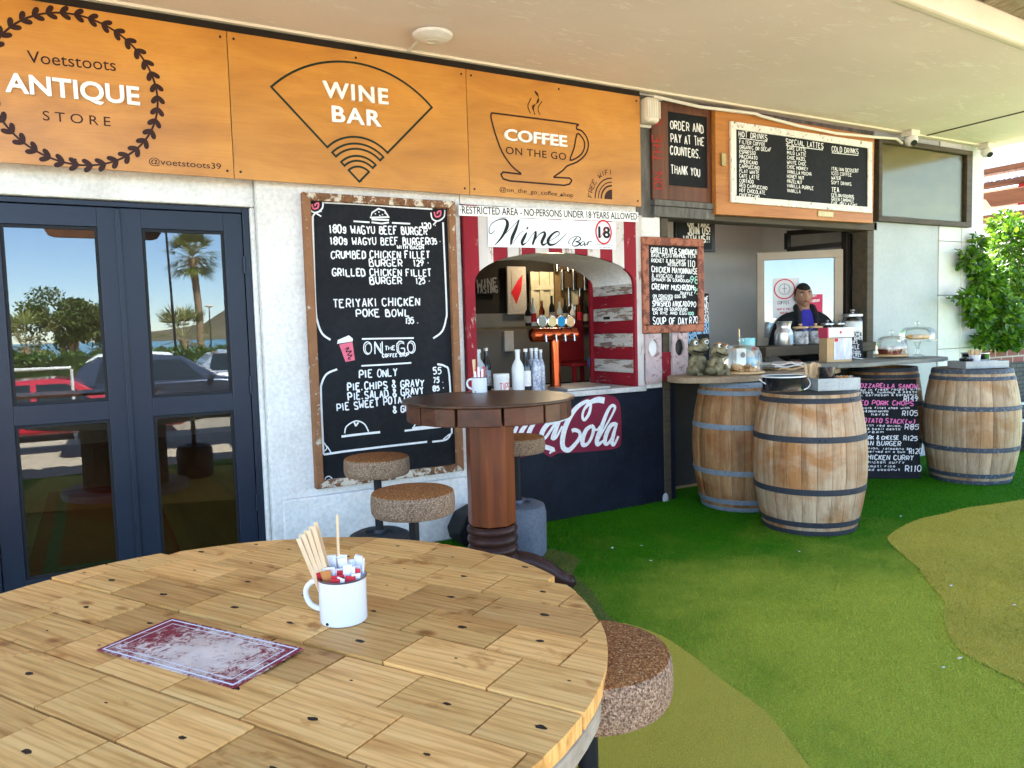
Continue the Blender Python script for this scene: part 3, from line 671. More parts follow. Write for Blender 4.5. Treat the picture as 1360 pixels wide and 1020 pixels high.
# ------------------------------------------------------------------ wine bar hatch
worn('plank_red', (.25, .012, .022), (.50, .34, .28), .40, vs=5, st=(2, 2, .8))
worn('plank_white', (.62, .56, .52), (.32, .22, .18), .42, vs=6, st=(2, 2, .7))
worn('plank_red_flat', (.24, .010, .018), (.50, .38, .33), .37, vs=5, st=(.8, .8, 3))
worn('plank_white_flat', (.52, .47, .42), (.24, .17, .13), .47, vs=7, st=(.8, .8, 4))
hatch = thing('wine_bar_hatch', 'arched serving hatch clad in flaking red and white planks', 'serving hatch', (2.9, D, .925))
AX, AR, AS, AB = 2.911, .666, 1.69, .222
def archz(x): return AS+AB*math.sqrt(max(0, 1-((x-AX)/AR)**2))**.9
xs = [2.172+i*(3.60-2.172)/13 for i in range(14)]+[3.66]
b = MB()
for i in range(14):
    a, c = xs[i]+.001, xs[i+1]-.001
    pts = [(a, 2.207), (c, 2.207)]
    lo = max(a, AX-AR); hi = min(c, AX+AR); y1 = D-random.uniform(.028, .034)
    if lo >= hi: pts += [(c, .926), (a, .926)]
    else:
        if c > AX+AR: pts += [(c, .926), (AX+AR, .926)]
        pts += [(lo+(hi-lo)*k/6, archz(lo+(hi-lo)*k/6)) for k in range(6, -1, -1)]
        if a < AX-AR: pts += [(AX-AR, .926), (a, .926)]
    b.prism([(x, y1, z) for x, z in pts], (0, D-.002-y1, 0), i % 2)
b.build('plank_front', ['plank_red', 'plank_white'], hatch, bevel=.002)
b = MB(); N = 24
pr = [(AX+AR, .926)]+[(AX+AR*math.cos(PI*k/N), archz(AX+AR*math.cos(PI*k/N))) for k in range(N+1)]+[(AX-AR, .926)]
for i in range(1, len(pr)-1 if False else len(pr)-1):
    (xa, za), (xb, zb) = pr[i], pr[i+1]
    if i < len(pr)-1: b.add([(xa, D-.001, za), (xb, D-.001, zb), (xb, D+.52, zb), (xa, D+.52, za)], [(0, 1, 2, 3)])
b.build('soffit', 'white_wall', hatch, smooth=True)
b = MB(); z = .927; i = 0
while z < 1.70:
    b.box((AX+AR-.002, D-.0005, z), (AX+AR+.02, D+.5, min(z+.098, 1.715)), i % 2); z += .1; i += 1
b.box((AX+AR-.03, D+.502, .93), (AX+AR+.03, D+.53, 1.8), 0)
b.build('reveal_planks', ['plank_red_flat', 'plank_white_flat'], hatch, bevel=.002)
MB().box((2.16, D-.05, .887), (3.665, D+.70, .925)).build('counter_ledge', mat('ledge_steel', (.62, .60, .56), (.45, .43, .40), .45, vs=6, fine=.2), hatch, bevel=.006)
for zq in ((1.30,)): MB().box((AX+AR-.006, D+.28, 1.44), (AX+AR-.002, D+.36, 1.462)).build('latch_plate', 'black_frame', hatch)
# banner and script sign
YR = D-.036
ban = thing('restricted_area_banner', 'long white banner reading RESTRICTED AREA - NO PERSONS UNDER 18 YEARS ALLOWED', 'sign', (2.9, YR, 2.13))
MB().prism([(2.140, YR-.004, 2.197), (3.618, YR-.004, 2.226), (3.616, YR-.004, 2.155), (2.140, YR-.004, 2.132)], (0, .004, 0)).build('panel', 'sign_white', ban)
ZR = zoomer(600, 260, 5.231, YR-.004)
b = MB(); typeset(b, '·RESTRICTED AREA - NO·PERSONS UNDER 18·YEARS ALLOWED·', ZR(58, 122), ZR(1297, 167), .050, .0012, bold=.008); b.build('lettering', 'rubber_black', ban)
wsn = thing('script_wine_sign', 'white sign with flowing script Wine Bar and a red ringed 18', 'sign', (2.87, YR, 1.94))
MB().prism([tuple(ZR(*p)) for p in ((250, 147), (1137, 183), (1137, 372), (255, 355))], (0, .004, 0)).build('panel', mat('panel_bluewhite', (.78, .81, .84), (.74, .77, .80), .4), wsn)
b = MB()
def script(pts, ws, sm=4):
    P = [tuple(ZR(*p)-Vector((0, .0012+_lift[0]*.0001, 0))) for p in pts]; _lift[0] = (_lift[0]+1) % 9
    n = sm; W = []
    for i in range(len(ws)-1): W += [ws[i]+(ws[i+1]-ws[i])*k/n for k in range(n)]
    W.append(ws[-1]); b.ribbon(smoothpts(P, n), [x*.00118 for x in W], NF)
script([(300, 240), (270, 265), (258, 240), (275, 195), (320, 168), (365, 162), (385, 185), (380, 225), (345, 290), (300, 342)], [3, 4, 4, 4, 5, 8, 20, 22, 12, 3])
script([(298, 342), (360, 275), (430, 205), (468, 165)], [3, 3, 3, 4]); script([(468, 165), (445, 230), (420, 290), (408, 342)], [6, 18, 22, 8]); script([(408, 342), (430, 318), (470, 265), (500, 243)], [3, 3, 3, 3])
script([(520, 255), (505, 285), (488, 320), (492, 340), (520, 325)], [8, 18, 20, 12, 3]); script([(521, 222), (528, 228)], [18, 18], 1)
script([(520, 325), (560, 270), (583, 245)], [3, 3, 4]); script([(583, 245), (580, 280), (560, 340)], [10, 18, 12]); script([(560, 338), (600, 275), (640, 252), (645, 275), (625, 320), (635, 342), (668, 322)], [3, 4, 10, 20, 20, 12, 3])
script([(668, 322), (710, 295), (745, 268), (735, 248), (700, 265), (668, 310), (680, 340), (725, 330), (795, 265)], [3, 3, 5, 8, 12, 20, 16, 6, 3])
script([(820, 335), (808, 325), (830, 295), (870, 282), (895, 298), (880, 315), (858, 318), (888, 328), (870, 348), (835, 345), (850, 310), (868, 290)], [3, 4, 3, 4, 8, 6, 3, 9, 8, 4, 8, 6])
script([(925, 322), (905, 320), (892, 340), (905, 345), (925, 325), (920, 345), (938, 335), (948, 315), (943, 345)], [4, 4, 8, 5, 3, 8, 4, 3, 7]); script([(943, 335), (958, 318), (972, 320)], [3, 4, 6])
typeset(b, '18', ZR(1018, 290), ZR(1100, 293), .082, .0014, bold=.03)
typeset(b, 'LICENSED UNDER', ZR(998, 343), ZR(1120, 347), .008, .001); typeset(b, 'NO MINORS', ZR(1020, 360), ZR(1105, 364), .008, .001)
b.build('lettering', 'rubber_black', wsn)
cc = ZR(1054, 253)
b = MB(); b.ribbon([(cc.x+.068*math.cos(2*PI*k/40), YR-.006, cc.z+.083*math.sin(2*PI*k/40)) for k in range(40)], .013, NF, closed=True); b.ribbon([(cc.x-.03, YR-.0056, cc.z-.04), (cc.x+.03, YR-.0056, cc.z+.04)], .006, NF)
b.build('red_ring', mat('sign_red', (.60, .02, .03), (.55, .02, .03), .4), wsn)

# ------------------------------------------------------------------ white script lettering on a maroon patch, painted on the dado
YW = D-.0125
ZK = zoomer(660, 500, 4.857, YW)
logo = thing('painted_wall_sign', 'white script soda lettering on a maroon patch painted across the navy dado', 'painted sign', (3.0, YW, .3))
pl = [(-120, 420), (-60, 330), (60, 270), (200, 240), (380, 230), (490, 200), (560, 145), (650, 118), (745, 125), (790, 170), (800, 250), (803, 330), (800, 420), (775, 462), (640, 480), (480, 492), (395, 495), (345, 520), (290, 490), (210, 505), (120, 540), (0, 600), (-120, 620)]
P = [tuple(ZK(*p)) for p in pl]; P = smoothpts(P, 3, True)
n = len(P); b = MB().prism([(x, y-.0012, z) for x, y, z in P], (0, .001, 0)); b.build('maroon_patch', mat('maroon_paint', (.20, .016, .04), (.15, .012, .03), .6, vs=5), logo)
b = MB()
def soda(pts, ws, sm=5):
    Q = [tuple(ZK(*p)-Vector((0, .0022+_lift[0]*.00012, 0))) for p in pts]; _lift[0] = (_lift[0]+1) % 9; W = []
    for i in range(len(ws)-1): W += [ws[i]+(ws[i+1]-ws[i])*k/sm for k in range(sm)]
    W.append(ws[-1]); b.ribbon(smoothpts(Q, sm), [x*.00132 for x in W], NF)
soda([(482, 352), (500, 345), (530, 358), (532, 395), (500, 440), (460, 475), (425, 455), (424, 390), (450, 300), (500, 215), (555, 170), (592, 160), (603, 185), (592, 240), (565, 278), (550, 262), (560, 215), (600, 168), (650, 150), (692, 155)], [22, 22, 20, 22, 24, 26, 30, 32, 32, 28, 22, 18, 18, 20, 18, 16, 16, 24, 34, 36])
soda([(608, 318), (575, 345), (552, 400), (555, 440), (585, 432), (612, 385), (622, 335), (608, 318), (640, 345), (665, 320)], [18, 26, 30, 26, 18, 20, 24, 20, 12, 12])
soda([(640, 430), (690, 340), (740, 250), (760, 200), (740, 188), (712, 225), (675, 320), (645, 405), (650, 438), (690, 410)], [10, 12, 14, 18, 18, 22, 28, 30, 24, 10])
soda([(770, 305), (735, 315), (705, 370), (695, 425), (715, 432), (745, 385), (768, 310)], [20, 26, 28, 26, 18, 16, 16]); soda([(772, 300), (750, 375), (740, 425), (755, 438), (782, 385)], [16, 26, 26, 18, 14])
soda([(385, 285), (335, 300), (295, 350), (285, 395), (310, 395), (350, 340), (385, 285)], [20, 26, 30, 28, 18, 16, 16]); soda([(405, 275), (375, 350), (360, 395), (385, 385), (420, 320)], [20, 28, 28, 16, 10]); soda([(330, 305), (400, 285), (470, 262)], [18, 22, 10])
soda([(240, 300), (215, 340), (195, 400), (215, 415)], [20, 28, 28, 12]); soda([(190, 310), (160, 350), (140, 400)], [20, 28, 24]); soda([(130, 320), (100, 380), (60, 430), (20, 420), (30, 360), (80, 310)], [18, 26, 28, 26, 22, 18]); soda([(-30, 330), (-70, 400), (-50, 470), (20, 480)], [28, 32, 28, 12])
soda([(120, 515), (200, 465), (280, 450), (330, 460), (365, 472)], [14, 26, 24, 26, 22]); soda([(372, 470), (350, 482), (338, 498)], [22, 16, 6])
b.build('script_lettering', 'chalk_white', logo)
# ------------------------------------------------------------------ order board, drinks board, high window, ceiling fittings
wood('shutter_brown', (.15, .055, .025), (.07, .026, .014), axis='z', g=.8, rough=.5)
wood('orange_wood', (.50, .20, .045), (.33, .115, .022), axis='x', g=.5, rough=.45)
worn('frame_white_worn', (.78, .74, .68), (.24, .15, .09), .40, vs=9)
worn('frame_red_wood', (.36, .12, .06), (.20, .06, .035), .5, vs=4, rough=.5)
mat('red_chalk', (.38, .035, .03), rough=.9, vs=30)
mat('brass_dull', (.40, .32, .16), (.28, .22, .11), .45, .8)
Z4 = zoomer(840, 100, 3.778, D-.035)
t = thing('order_board', 'brown shutter with black panel reading ORDER AND PAY AT THE COUNTERS', 'sign', (4.08, D, 2.34))
b = MB()
for a, c in (((3.765, 2.335), (3.925, 3.07)), ((4.325, 2.335), (4.405, 3.07)), ((3.925, 2.335), (4.325, 2.45)), ((3.925, 3.0), (4.325, 3.07))): b.box((a[0], D-.033, a[1]), (c[0], D+.015, c[1]))
b.build('shutter_frame', 'shutter_brown', t, bevel=.004)
MB().box((3.926, D-.022, 2.451), (4.324, D+.015, 2.999)).build('panel', 'chalk_black', t)
b = MB().box((3.765, D-.06, 2.285), (4.36, D+.015, 2.33)); b.box((3.77, D-.045, 2.205), (4.38, D-.004, 2.283)); b.build('ledge', 'weathered_grey', t, bevel=.004)
b = MB()
ZO = zoomer(840, 100, 3.778, D-.022)
for tx, p0, p1 in (('ORDER AND', (190, 268), (355, 290)), ('PAY AT THE', (193, 335), (358, 355)), ('COUNTERS.', (190, 395), (338, 418)), ('THANK YOU', (195, 492), (337, 508))): write(b, tx, ZO(*p0), ZO(*p1), .062, .009)
b.build('chalk_lettering', 'chalk_white', t)
b = MB(); write(b, 'ON THE GO', Z4(150, 570), Z4(140, 165), .085, .010); b.build('red_lettering', 'red_chalk', t)
YH = D-.08; ZH = zoomer(840, 100, 3.778, YH)
t = thing('drinks_board', 'orange wooden board with white flaking frame listing HOT DRINKS and SPECIAL LATTES', 'menu board', (5.33, D, 2.25))
MB().prism([tuple(ZH(*p)) for p in ((415, 168), (1215, 303), (1207, 742), (420, 697))], (0, .045, 0)).build('backing_board', 'orange_wood', t, bevel=.004)
i0, i1, k0, k1 = 4.566, 6.195, 2.395, 2.916; f0, f1, g0, g1 = 4.508, 6.252, 2.342, 2.974
b = MB()
for a, c in (((f0, g0), (f1, k0)), ((f0, k1), (f1, g1)), ((f0, k0), (i0, k1)), ((i1, k0), (f1, k1))): b.box((a[0], YH-.022, a[1]), (c[0], YH-.0005, c[1]))
b.build('frame', 'frame_white_worn', t, bevel=.004)
MB().box((i0, YH-.01, k0), (i1, YH-.0003, k1)).build('panel', 'chalk_black', t)
ZH = zoomer(840, 100, 3.778, YH-.01); b = MB()
for tx, p0, p1, h in (('HOT DRINKS', (533, 308), (675, 325), .05), ('SPECIAL LATTES', (770, 345), (955, 368), .05), ('COLD DRINKS', (1000, 382), (1132, 395), .05), ('TEA', (998, 585), (1035, 587), .048)):
    write(b, tx, ZH(*p0), ZH(*p1), h*.85, .007)
    if h == .05: b.ribbon([ZH(p0[0], p0[1]+7)+Vector((0, -.0015, 0)), ZH(p1[0], p1[1]+7)+Vector((0, -.0015, 0))], .006, NF)
col = lambda T, x, w, y0, dy, s: [(q, (x, y0+dy*i), (x+w*len(q)/12, y0+dy*i+s*len(q)/12), .027) for i, q in enumerate(T)]
for tx, p0, p1, h in col(['FILTER COFFEE', 'ORGANIC OR DECAF', 'ESPRESSO', 'MACCHIATO', 'AMERICANO', 'CAPPUCCINO', 'FLAT WHITE', 'CAFE LATTE', 'CORTADO', 'RED CAPPUCCINO', 'HOT CHOCOLATE', 'CHOCOCCINO'], 537, 118, 343, 24.2, 12) + \
    col(['CAKE LATTE', 'MILO LATTE', 'CHOC HAZEL', 'WHITE CHOC', 'CHOC MONKEY', 'VANILLA MOCHA', 'HONEY NUT', 'HAZELNUT', 'VANILLA PURPLE', 'VANILLA'], 776, 112, 373, 23.6, 12) + \
    col(['ITALIAN DESSERT', 'ICED COFFEE', 'WATER', 'SOFT DRINKS'], 998, 108, 476, 23, 10) + col(['CEYLON/ROOIBOS', 'GREEN CAMOMILE', 'EARL GREY & CAKE'], 998, 96, 608, 21, 8): write(b, tx, ZH(*p0), ZH(*p1), h, .0052)
b.build('chalk_lettering', 'chalk_white', t)
ZH = zoomer(840, 100, 3.778, YH)
b = MB(); b.prism([tuple(ZH(*p)) for p in ((928, 680), (1005, 686), (1005, 713), (928, 708))], (0, -.008, 0)); c = ZH(452, 425); b.box((c.x-.025, YH-.02, c.z-.05), (c.x+.02, YH-.0005, c.z+.05)); b.build('latch', 'brass_dull', t, bevel=.003)
YV = D-.06
t = thing('high_window', 'dark framed high window with greenish glass beside the drinks board', 'window', (7.1, D, 2.29))
b = MB()
for a, c in (((6.40, 2.285), (7.885, 2.335)), ((6.40, 3.0), (7.885, 3.045)), ((7.79, 2.335), (7.885, 3.0)), ((6.40, 2.335), (6.45, 3.0))): b.box((a[0], YV-.005, a[1]), (c[0], D-.002, c[1]))
b.build('frame', 'dark_brown_timber', t, bevel=.004)
b = MB().box((6.45, YV+.02, 2.335), (7.79, YV+.028, 3.0)); g = b.build('pane', glossglass('green_glass', .0, (.9, .88, .75), .12, see=(.9, .88, .8), fres=.12), t)
MB().box((6.45, D-.012, 2.335), (7.79, D-.004, 3.0)).build('backing', mat('olive_backing', (.20, .165, .085), (.11, .095, .055), .5, vs=1.6, st=(.6, 1, 2.2)), t)
# ceiling fittings
mat('plastic_cream', (.70, .66, .57), (.64, .60, .52), .4); mat('plastic_white', (.78, .77, .74), rough=.35)
c = onz(574, 43, Zc)
t = thing('ceiling_access_point', 'round white dome fixed to the ceiling above the plywood signs', 'access point', (c.x, c.y, Zc))
MB().lathe([(.062, 0), (.105, -.004), (.118, -.014), (.112, -.028), (.085, -.042), (.045, -.05), (.001, -.051)], 40, (c.x, c.y, Zc)).build('dome', 'plastic_white', t, smooth=True)
MB().lathe([(.036, -.048), (.037, -.053), (.030, -.0535), (.03, -.05)], 30, (c.x, c.y, Zc), caps=False).build('ring', 'plastic_cream', t, smooth=True)
e = onz(537, 70, Zc); MB().tube([(c.x-.03, c.y+.1, Zc-.008), (e.x, D-.1, Zc-.008)], .009).build('cable_duct', 'plastic_cream', t)
c0 = ony(855, 144, D-.10)
t = thing('bulkhead_lamp', 'ribbed cream bulkhead lamp under the canopy beside the coffee sign', 'lamp', (3.72, D, 2.86))
MB().box((3.625, D-.03, 2.86), (3.77, D-.003, 3.06)).build('base', 'plastic_cream', t, bevel=.01)
b = MB().box((3.632, D-.14, 2.868), (3.763, D-.031, 3.052)); b.build('diffuser', mat('milky_plastic', (.66, .60, .48), (.58, .52, .41), .25), t, bevel=.03, seg=4)
b = MB()
for k in range(6): b.box((3.64+k*.022, D-.1425, 2.90), (3.648+k*.022, D-.1395, 3.02))
b.build('ribs', 'plastic_cream', t)
t = MB().tube([ony(868, 128, D-.09), ony(930, 142, D-.11), ony(1004, 151, D-.115), ony(1010, 154, D-.115), ony(1060, 167, D-.12), ony(1110, 177, D-.12), ony(1160, 182, D-.11), ony(1190, 184, D-.10), ony(1198, 190, D-.09)], .0125, 8).build('cable_conduit', 'plastic_cream', at=(4.0, D-.1, 3.0), smooth=True)
tag(t, 'cream plastic cable conduit running across the top of the drinks board', 'conduit')
for nm, u, v, px_, lab in (('a', 1205, 187, 6.757, 'white dome security camera above the high window'), ('b', 1311, 204, 8.0, 'white dome security camera at the top of the end pillar')):
    X = px_; Y = D-.13
    t = thing('security_camera', lab, 'security camera', (X, Y, Zc), 'dome cameras under the canopy')
    MB().box((X-.07, Y-.06, Zc-.055), (X+.06, Y+.05, Zc-.001)).build('junction_box', 'plastic_cream', t, bevel=.006)
    b = MB().lathe([(.052, -.056), (.058, -.07), (.058, -.09), (.05, -.115), (.03, -.135), (.002, -.142)], 24, (X, Y-.01, Zc)); b.build('housing', 'plastic_white', t, smooth=True)
    v3 = Vector((-.35, -.75, -.55)).normalized(); MB().cyl(Vector((X, Y-.01, Zc-.092))+v3*.03, Vector((X, Y-.01, Zc-.092))+v3*.056, .028, n=18).build('lens', 'rubber_black', t, smooth=True)

# ------------------------------------------------------------------ small boards by the hatch
YC = D-.05
t = thing('small_chalkboard', 'small red framed chalkboard listing sandwiches and SOUP OF DAY', 'chalkboard', (3.95, YC, 1.32))
x0, x1, z0, z1, fw = 3.645, 4.262, 1.322, 2.05, .062
b = MB()
for a, c in (((x0, z0), (x1, z0+fw)), ((x0, z1-fw), (x1, z1)), ((x0, z0+fw), (x0+fw, z1-fw)), ((x1-fw, z0+fw), (x1, z1-fw))): b.box((a[0], YC, a[1]), (c[0], YC+.04, c[1]))
b.build('frame', 'frame_red_wood', t, bevel=.008)
MB().box((x0+fw, YC+.016, z0+fw), (x1-fw, YC+.039, z1-fw)).build('board', 'chalk_black', t)
ZS = zoomer(840, 280, 5.1, YC+.016); b = MB(); g = MB()
for tx, p0, p1, h in (('GRILLED VEG SANDWICH', (125, 285), (435, 298), .052), ('BASIL PESTO HUMMUS, FETA', (128, 312), (425, 320), .032), ('ROCKET & BALSAMIC', (128, 348), (360, 354), .034), ('REDUCTION', (240, 372), (358, 376), .028), ('110', (375, 380), (420, 383), .066),
    ('CHICKEN MAYONNAISE', (130, 415), (440, 428), .052), ('& AVOCADO. BABY', (132, 450), (350, 458), .032), ('SPINACH ON SOURDOUGH', (130, 475), (390, 484), .028), ('CREAMY MUSHROOM', (132, 530), (412, 540), .052), ('TRUFFLE', (320, 568), (405, 571), .028),
    ('ON POACHED EGG ON', (138, 586), (360, 590), .028), ('SOURDOUGH', (140, 606), (270, 606), .024), ('SMASHED AVOCADO', (135, 646), (385, 648), .05), ('90', (392, 650), (428, 652), .048), ('BACON ON SOURDOUGH', (135, 676), (370, 676), .028), ('OR RYE AND EGG', (140, 702), (365, 702), .028),
    ('SOUP OF DAY', (140, 768), (370, 768), .064), ('R70', (385, 764), (442, 762), .064)): write(b, tx, ZS(*p0), ZS(*p1), h*.78, .0055 if h < .04 else .0085)
for tx, p0, p1, h in (('98', (390, 490), (440, 495), .07), ('95', (415, 562), (447, 565), .06), ('100', (375, 706), (412, 706), .03)): write(g, tx, ZS(*p0), ZS(*p1), h*.8, .008)
b.build('chalk_lettering', 'chalk_white', t); g.build('chalk_prices', 'chalk_green', t)
worn('plank_pinkish', (.52, .40, .38), (.30, .14, .12), .42, vs=8)
t = thing('oval_hole_planks', 'pair of pale pink planks with oval holes below the small chalkboard', 'plank panel', (3.92, D, .95))
Z6 = zoomer(840, 280, 5.1, D-.03)
for a0, a1, oc, mt in ((92, 192, (145, 930), 0), (275, 372, (322, 925), 1)):
    pa, pb = Z6(a0, 830), Z6(a1, 830); c = Z6(*oc); zt, zb = 1.318, .955; N = 28
    hole = [(c.x+.048*math.cos(2*PI*k/N), c.z+.066*math.sin(2*PI*k/N)) for k in range(N)]; out = []
    for k in range(N):
        a = 2*PI*k/N; dx, dz = math.cos(a), math.sin(a); s = 1e9
        for lim, dd, cc_ in ((pb.x if dx > 0 else pa.x, dx, c.x), (zt if dz > 0 else zb, dz, c.z)):
            if abs(dd) > 1e-6: s = min(s, (lim-cc_)/dd)
        out.append((c.x+dx*s, c.z+dz*s))
    for cx_, cz_ in ((pa.x, zb), (pb.x, zb), (pb.x, zt), (pa.x, zt)):
        k = round(math.atan2(cz_-c.z, cx_-c.x)/(2*PI)*N) % N; out[k] = (cx_, cz_)
    b = MB(); y = D-.03
    vs = [(x, y, z) for x, z in hole]+[(x, y, z) for x, z in out]+[(x, y+.026, z) for x, z in hole]
    b.add(vs, [(k, (k+1) % N, N+(k+1) % N, N+k) for k in range(N)]+[(k, 2*N+k, 2*N+(k+1) % N, (k+1) % N) for k in range(N)])
    b.box((pa.x, y+.0005, zb-.02), (pb.x, y+.02, zb)); b.box((pa.x-.006, y, zb), (pa.x, y+.02, zt)); b.box((pb.x, y, zb), (pb.x+.006, y+.02, zt))
    b.build('plank', 'plank_pinkish', t)
    MB().add([(c.x-.07, D-.002, c.z-.09), (c.x+.07, D-.002, c.z-.09), (c.x+.07, D-.002, c.z+.09), (c.x-.07, D-.002, c.z+.09)], [(0, 1, 2, 3)]).build('hole_backing', 'sign_white' if mt == 0 else 'black_frame', t)
a, c = Z6(192, 960), Z6(275, 1020); MB().box((a.x+.008, D-.012, .955), (c.x-.008, D-.001, a.z)).build('red_panel', 'plank_red', t)
MB().box((3.66, D-.02, 1.17), (3.675, D+.0, 1.32)).build('edge_batten', 'plank_pinkish', t)
YT = D+.2; ZT = zoomer(840, 280, 5.1, YT)
t = thing('tall_chalkboard', 'narrow black chalkboard with blue lettering standing behind the figurine', 'chalkboard', (4.5, YT, 1.0))
p0, p1 = ZT(360, 560), ZT(522, 960)
MB().box((p0.x-.05, YT, .95), (p1.x, YT+.02, p0.z)).build('board', 'chalk_black', t, bevel=.003)
b = MB(); g = MB()
write(g, 'ALL TAKEAWAY MEALS', ZT(372, 845), ZT(518, 828), .035, .007); write(g, 'R85', ZT(385, 900), ZT(440, 880), .07, .01)
for k, z in enumerate((620, 665, 710, 755)): write(b, ('ME', 'NU', '35', '60')[k], ZT(486, z), ZT(512, z), .05, .008)
write(g, '80', ZT(486, 800), ZT(516, 798), .06, .009); b.build('chalk_lettering', 'chalk_white', t); g.build('chalk_blue_lettering', mat('chalk_blue', (.30, .50, .72), (.25, .42, .6), .9), t)
YJ = D+.42; ZJ = zoomer(840, 280, 5.1, YJ)
t = thing('join_us_sign', 'dark framed sign with cream capitals reading JOIN US hanging behind the hatch post', 'sign', (4.55, YJ, 1.95))
p0, p1 = ZJ(290, 40), ZJ(562, 280)
MB().box((p0.x, YJ, p1.z), (p1.x, YJ+.03, p0.z+.05)).build('frame', 'black_frame', t, bevel=.005)
p2 = ZJ(535, 262); MB().box((p0.x+.02, YJ-.004, p2.z), (p2.x, YJ-.0005, p0.z+.02)).build('panel', 'chalk_black', t)
ZJ = zoomer(840, 280, 5.1, YJ-.004); b = MB()
for tx, a, c, h in (('OR TAKE', (375, 108), (525, 115), .06), ('JOIN US!', (375, 158), (525, 160), .06), ('WITH US!!', (345, 212), (523, 212), .055)): write(b, tx, ZJ(*a), ZJ(*c), h, .012)
b.build('lettering', 'plastic_cream', t)

# ------------------------------------------------------------------ serving opening: casement, hopper, shelf
RW = Vector((6.245, D+.2, 0)); LW = Vector((5.649, D+.70, 0)); hd = (RW-LW).normalized(); WL = (RW-LW).length; nw = Vector((hd.y, -hd.x, 0))
if nw.y > 0: nw = -nw
MW = Matrix((hd, -nw, Vector((0, 0, 1)))).transposed().to_4x4(); MW.translation = LW
z0, z1 = 1.155, 2.05; fw = .075
t = thing('casement_window', 'taupe framed casement swung inward behind the man, mirroring pale sky', 'window', (5.95, D+.45, z0))
b = MB()
for a, c in (((0, z0), (WL, z0+fw)), ((0, z1-fw), (WL, z1)), ((0, z0+fw), (fw*.9, z1-fw)), ((WL-fw, z0+fw), (WL, z1-fw))): b.box((a[0], -.02, a[1]), (c[0], .03, c[1]), 0, MW)
b.build('frame', 'taupe_frame', t, bevel=.004)
MB().box((fw*.9, .0, z0+fw), (WL-fw, .006, z1-fw), 0, MW).build('pane', 'casement_glass', t)
def onwin(zx, zy): return Vector(((zx-210)/530*WL, 0, z1-(zy-250)/(690-250)*(z1-z0)*.98))
def poster(x0, y0, x1, y1, m, lab, extra=()):
    a, c = onwin(x0, y0), onwin(x1, y1)
    tt = thing('poster', lab, 'poster', tuple(MW @ Vector(((a.x+c.x)/2, -.004, c.z))), 'posters stuck on the casement pane')
    MB().box((a.x, -.004, c.z), (c.x, -.0022, a.z), 0, MW).build('sheet', m, tt)
    return tt
mat('paper_white', (.72, .71, .70), (.68, .67, .66), .8); mat('paper_pink', (.60, .06, .12), (.55, .05, .10), .7); mat('paper_blue', (.04, .24, .50), (.03, .2, .45), .6); mat('ink_grey', (.22, .22, .23), rough=.8); mat('paper_orange', (.75, .28, .05), rough=.7)
NW = nw
def wp(zx, zy, o=.0052): return MW @ (onwin(zx, zy)+Vector((0, -o, 0)))
tt = poster(310, 375, 475, 565, 'paper_white', 'white paper notice with a red ring on the casement glass')
b = MB(); c = onwin(382, 428); b.ribbon([MW @ (c+Vector((.092*math.cos(2*PI*k/36), -.0055, .092*math.sin(2*PI*k/36)))) for k in range(36)], .011, NW, closed=True)
write(b, 'SKIP & THE', wp(335, 528), wp(415, 528), .016, .004, NW); write(b, 'QUEUE', wp(355, 545), wp(400, 545), .015, .004, NW); b.build('red_print', 'sign_red', tt)
b = MB(); b.ribbon([MW @ (c+Vector((.05*math.cos(2*PI*k/36), -.0055, .05*math.sin(2*PI*k/36)))) for k in range(36)], .005, NW, closed=True); b.ribbon([wp(382, 405), wp(382, 448)], .005, NW); b.ribbon([wp(368, 425), wp(396, 425)], .005, NW)
write(b, 'COFFEE', wp(340, 500), wp(412, 500), .03, .006, NW); b.build('grey_print', 'ink_grey', tt)
tt = poster(480, 458, 618, 548, 'paper_pink', 'pink poster beside the head of the man at the casement')
b = MB(); write(b, 'SORRY', wp(530, 472), wp(580, 470), .022, .005, NW); write(b, 'NO CREDIT', wp(535, 495), wp(600, 493), .02, .005, NW); b.build('white_print', 'sign_white', tt)
tt = poster(500, 556, 612, 638, 'paper_blue', 'blue and orange poster below the pink one on the casement')
b = MB(); b.add([wp(565, 630), wp(590, 630), wp(585, 562), wp(570, 565)], [(0, 1, 2, 3)]); b.add([wp(560, 600, .006), wp(605, 604, .006), wp(600, 580, .006), wp(562, 578, .006)], [(0, 1, 2, 3)]); b.build('orange_print', 'paper_orange', tt)
t = thing('hopper_window', 'black framed hopper window tilted open above the casement', 'window', (5.9, D+.5, 2.05))
q = [ony(960+x/4.636, 280+y/4.636, D+yy) for x, y, yy in ((398, 138, .75), (752, 112, .24), (752, 205, .24), (398, 238, .75))]
b = MB()
for i in range(4): b.bar(q[i], q[(i+1) % 4], .045, .045)
b.build('frame', 'black_frame', t); MB().add([tuple(v) for v in q], [(0, 1, 2, 3)]).build('pane', 'door_glass', t)
c0, c1, c2 = ony(1122, 400, D+.2), ony(1138, 400, D+.2), ony(1149, 400, D+.14)
t = thing('window_mullion', 'black upright mullion between casement and opening frame', 'window frame', (c0.x, D+.2, 1.1))
MB().box((c0.x, D+.18, 1.17), (c0.x+.05, D+.24, 2.204)).box((c1.x-.02, D+.19, 1.17), (c1.x+.01, D+.24, 2.204)).build('bars', 'black_frame', t, bevel=.003)
MB().box((c0.x+.05, D+.205, 1.17), (c1.x-.02, D+.211, 2.2)).box((c1.x+.01, D+.205, 1.17), (6.42, D+.211, 2.2)).build('panes', 'door_glass', t)
sh = MB().box((4.98, D-.02, 1.088), (6.44, D+.33, 1.172)).build('serving_shelf', 'dark_brown_timber', at=(5.7, D+.1, 1.088), bevel=.006); tag(sh, 'thick dark brown sill carrying the row of jars', 'shelf')
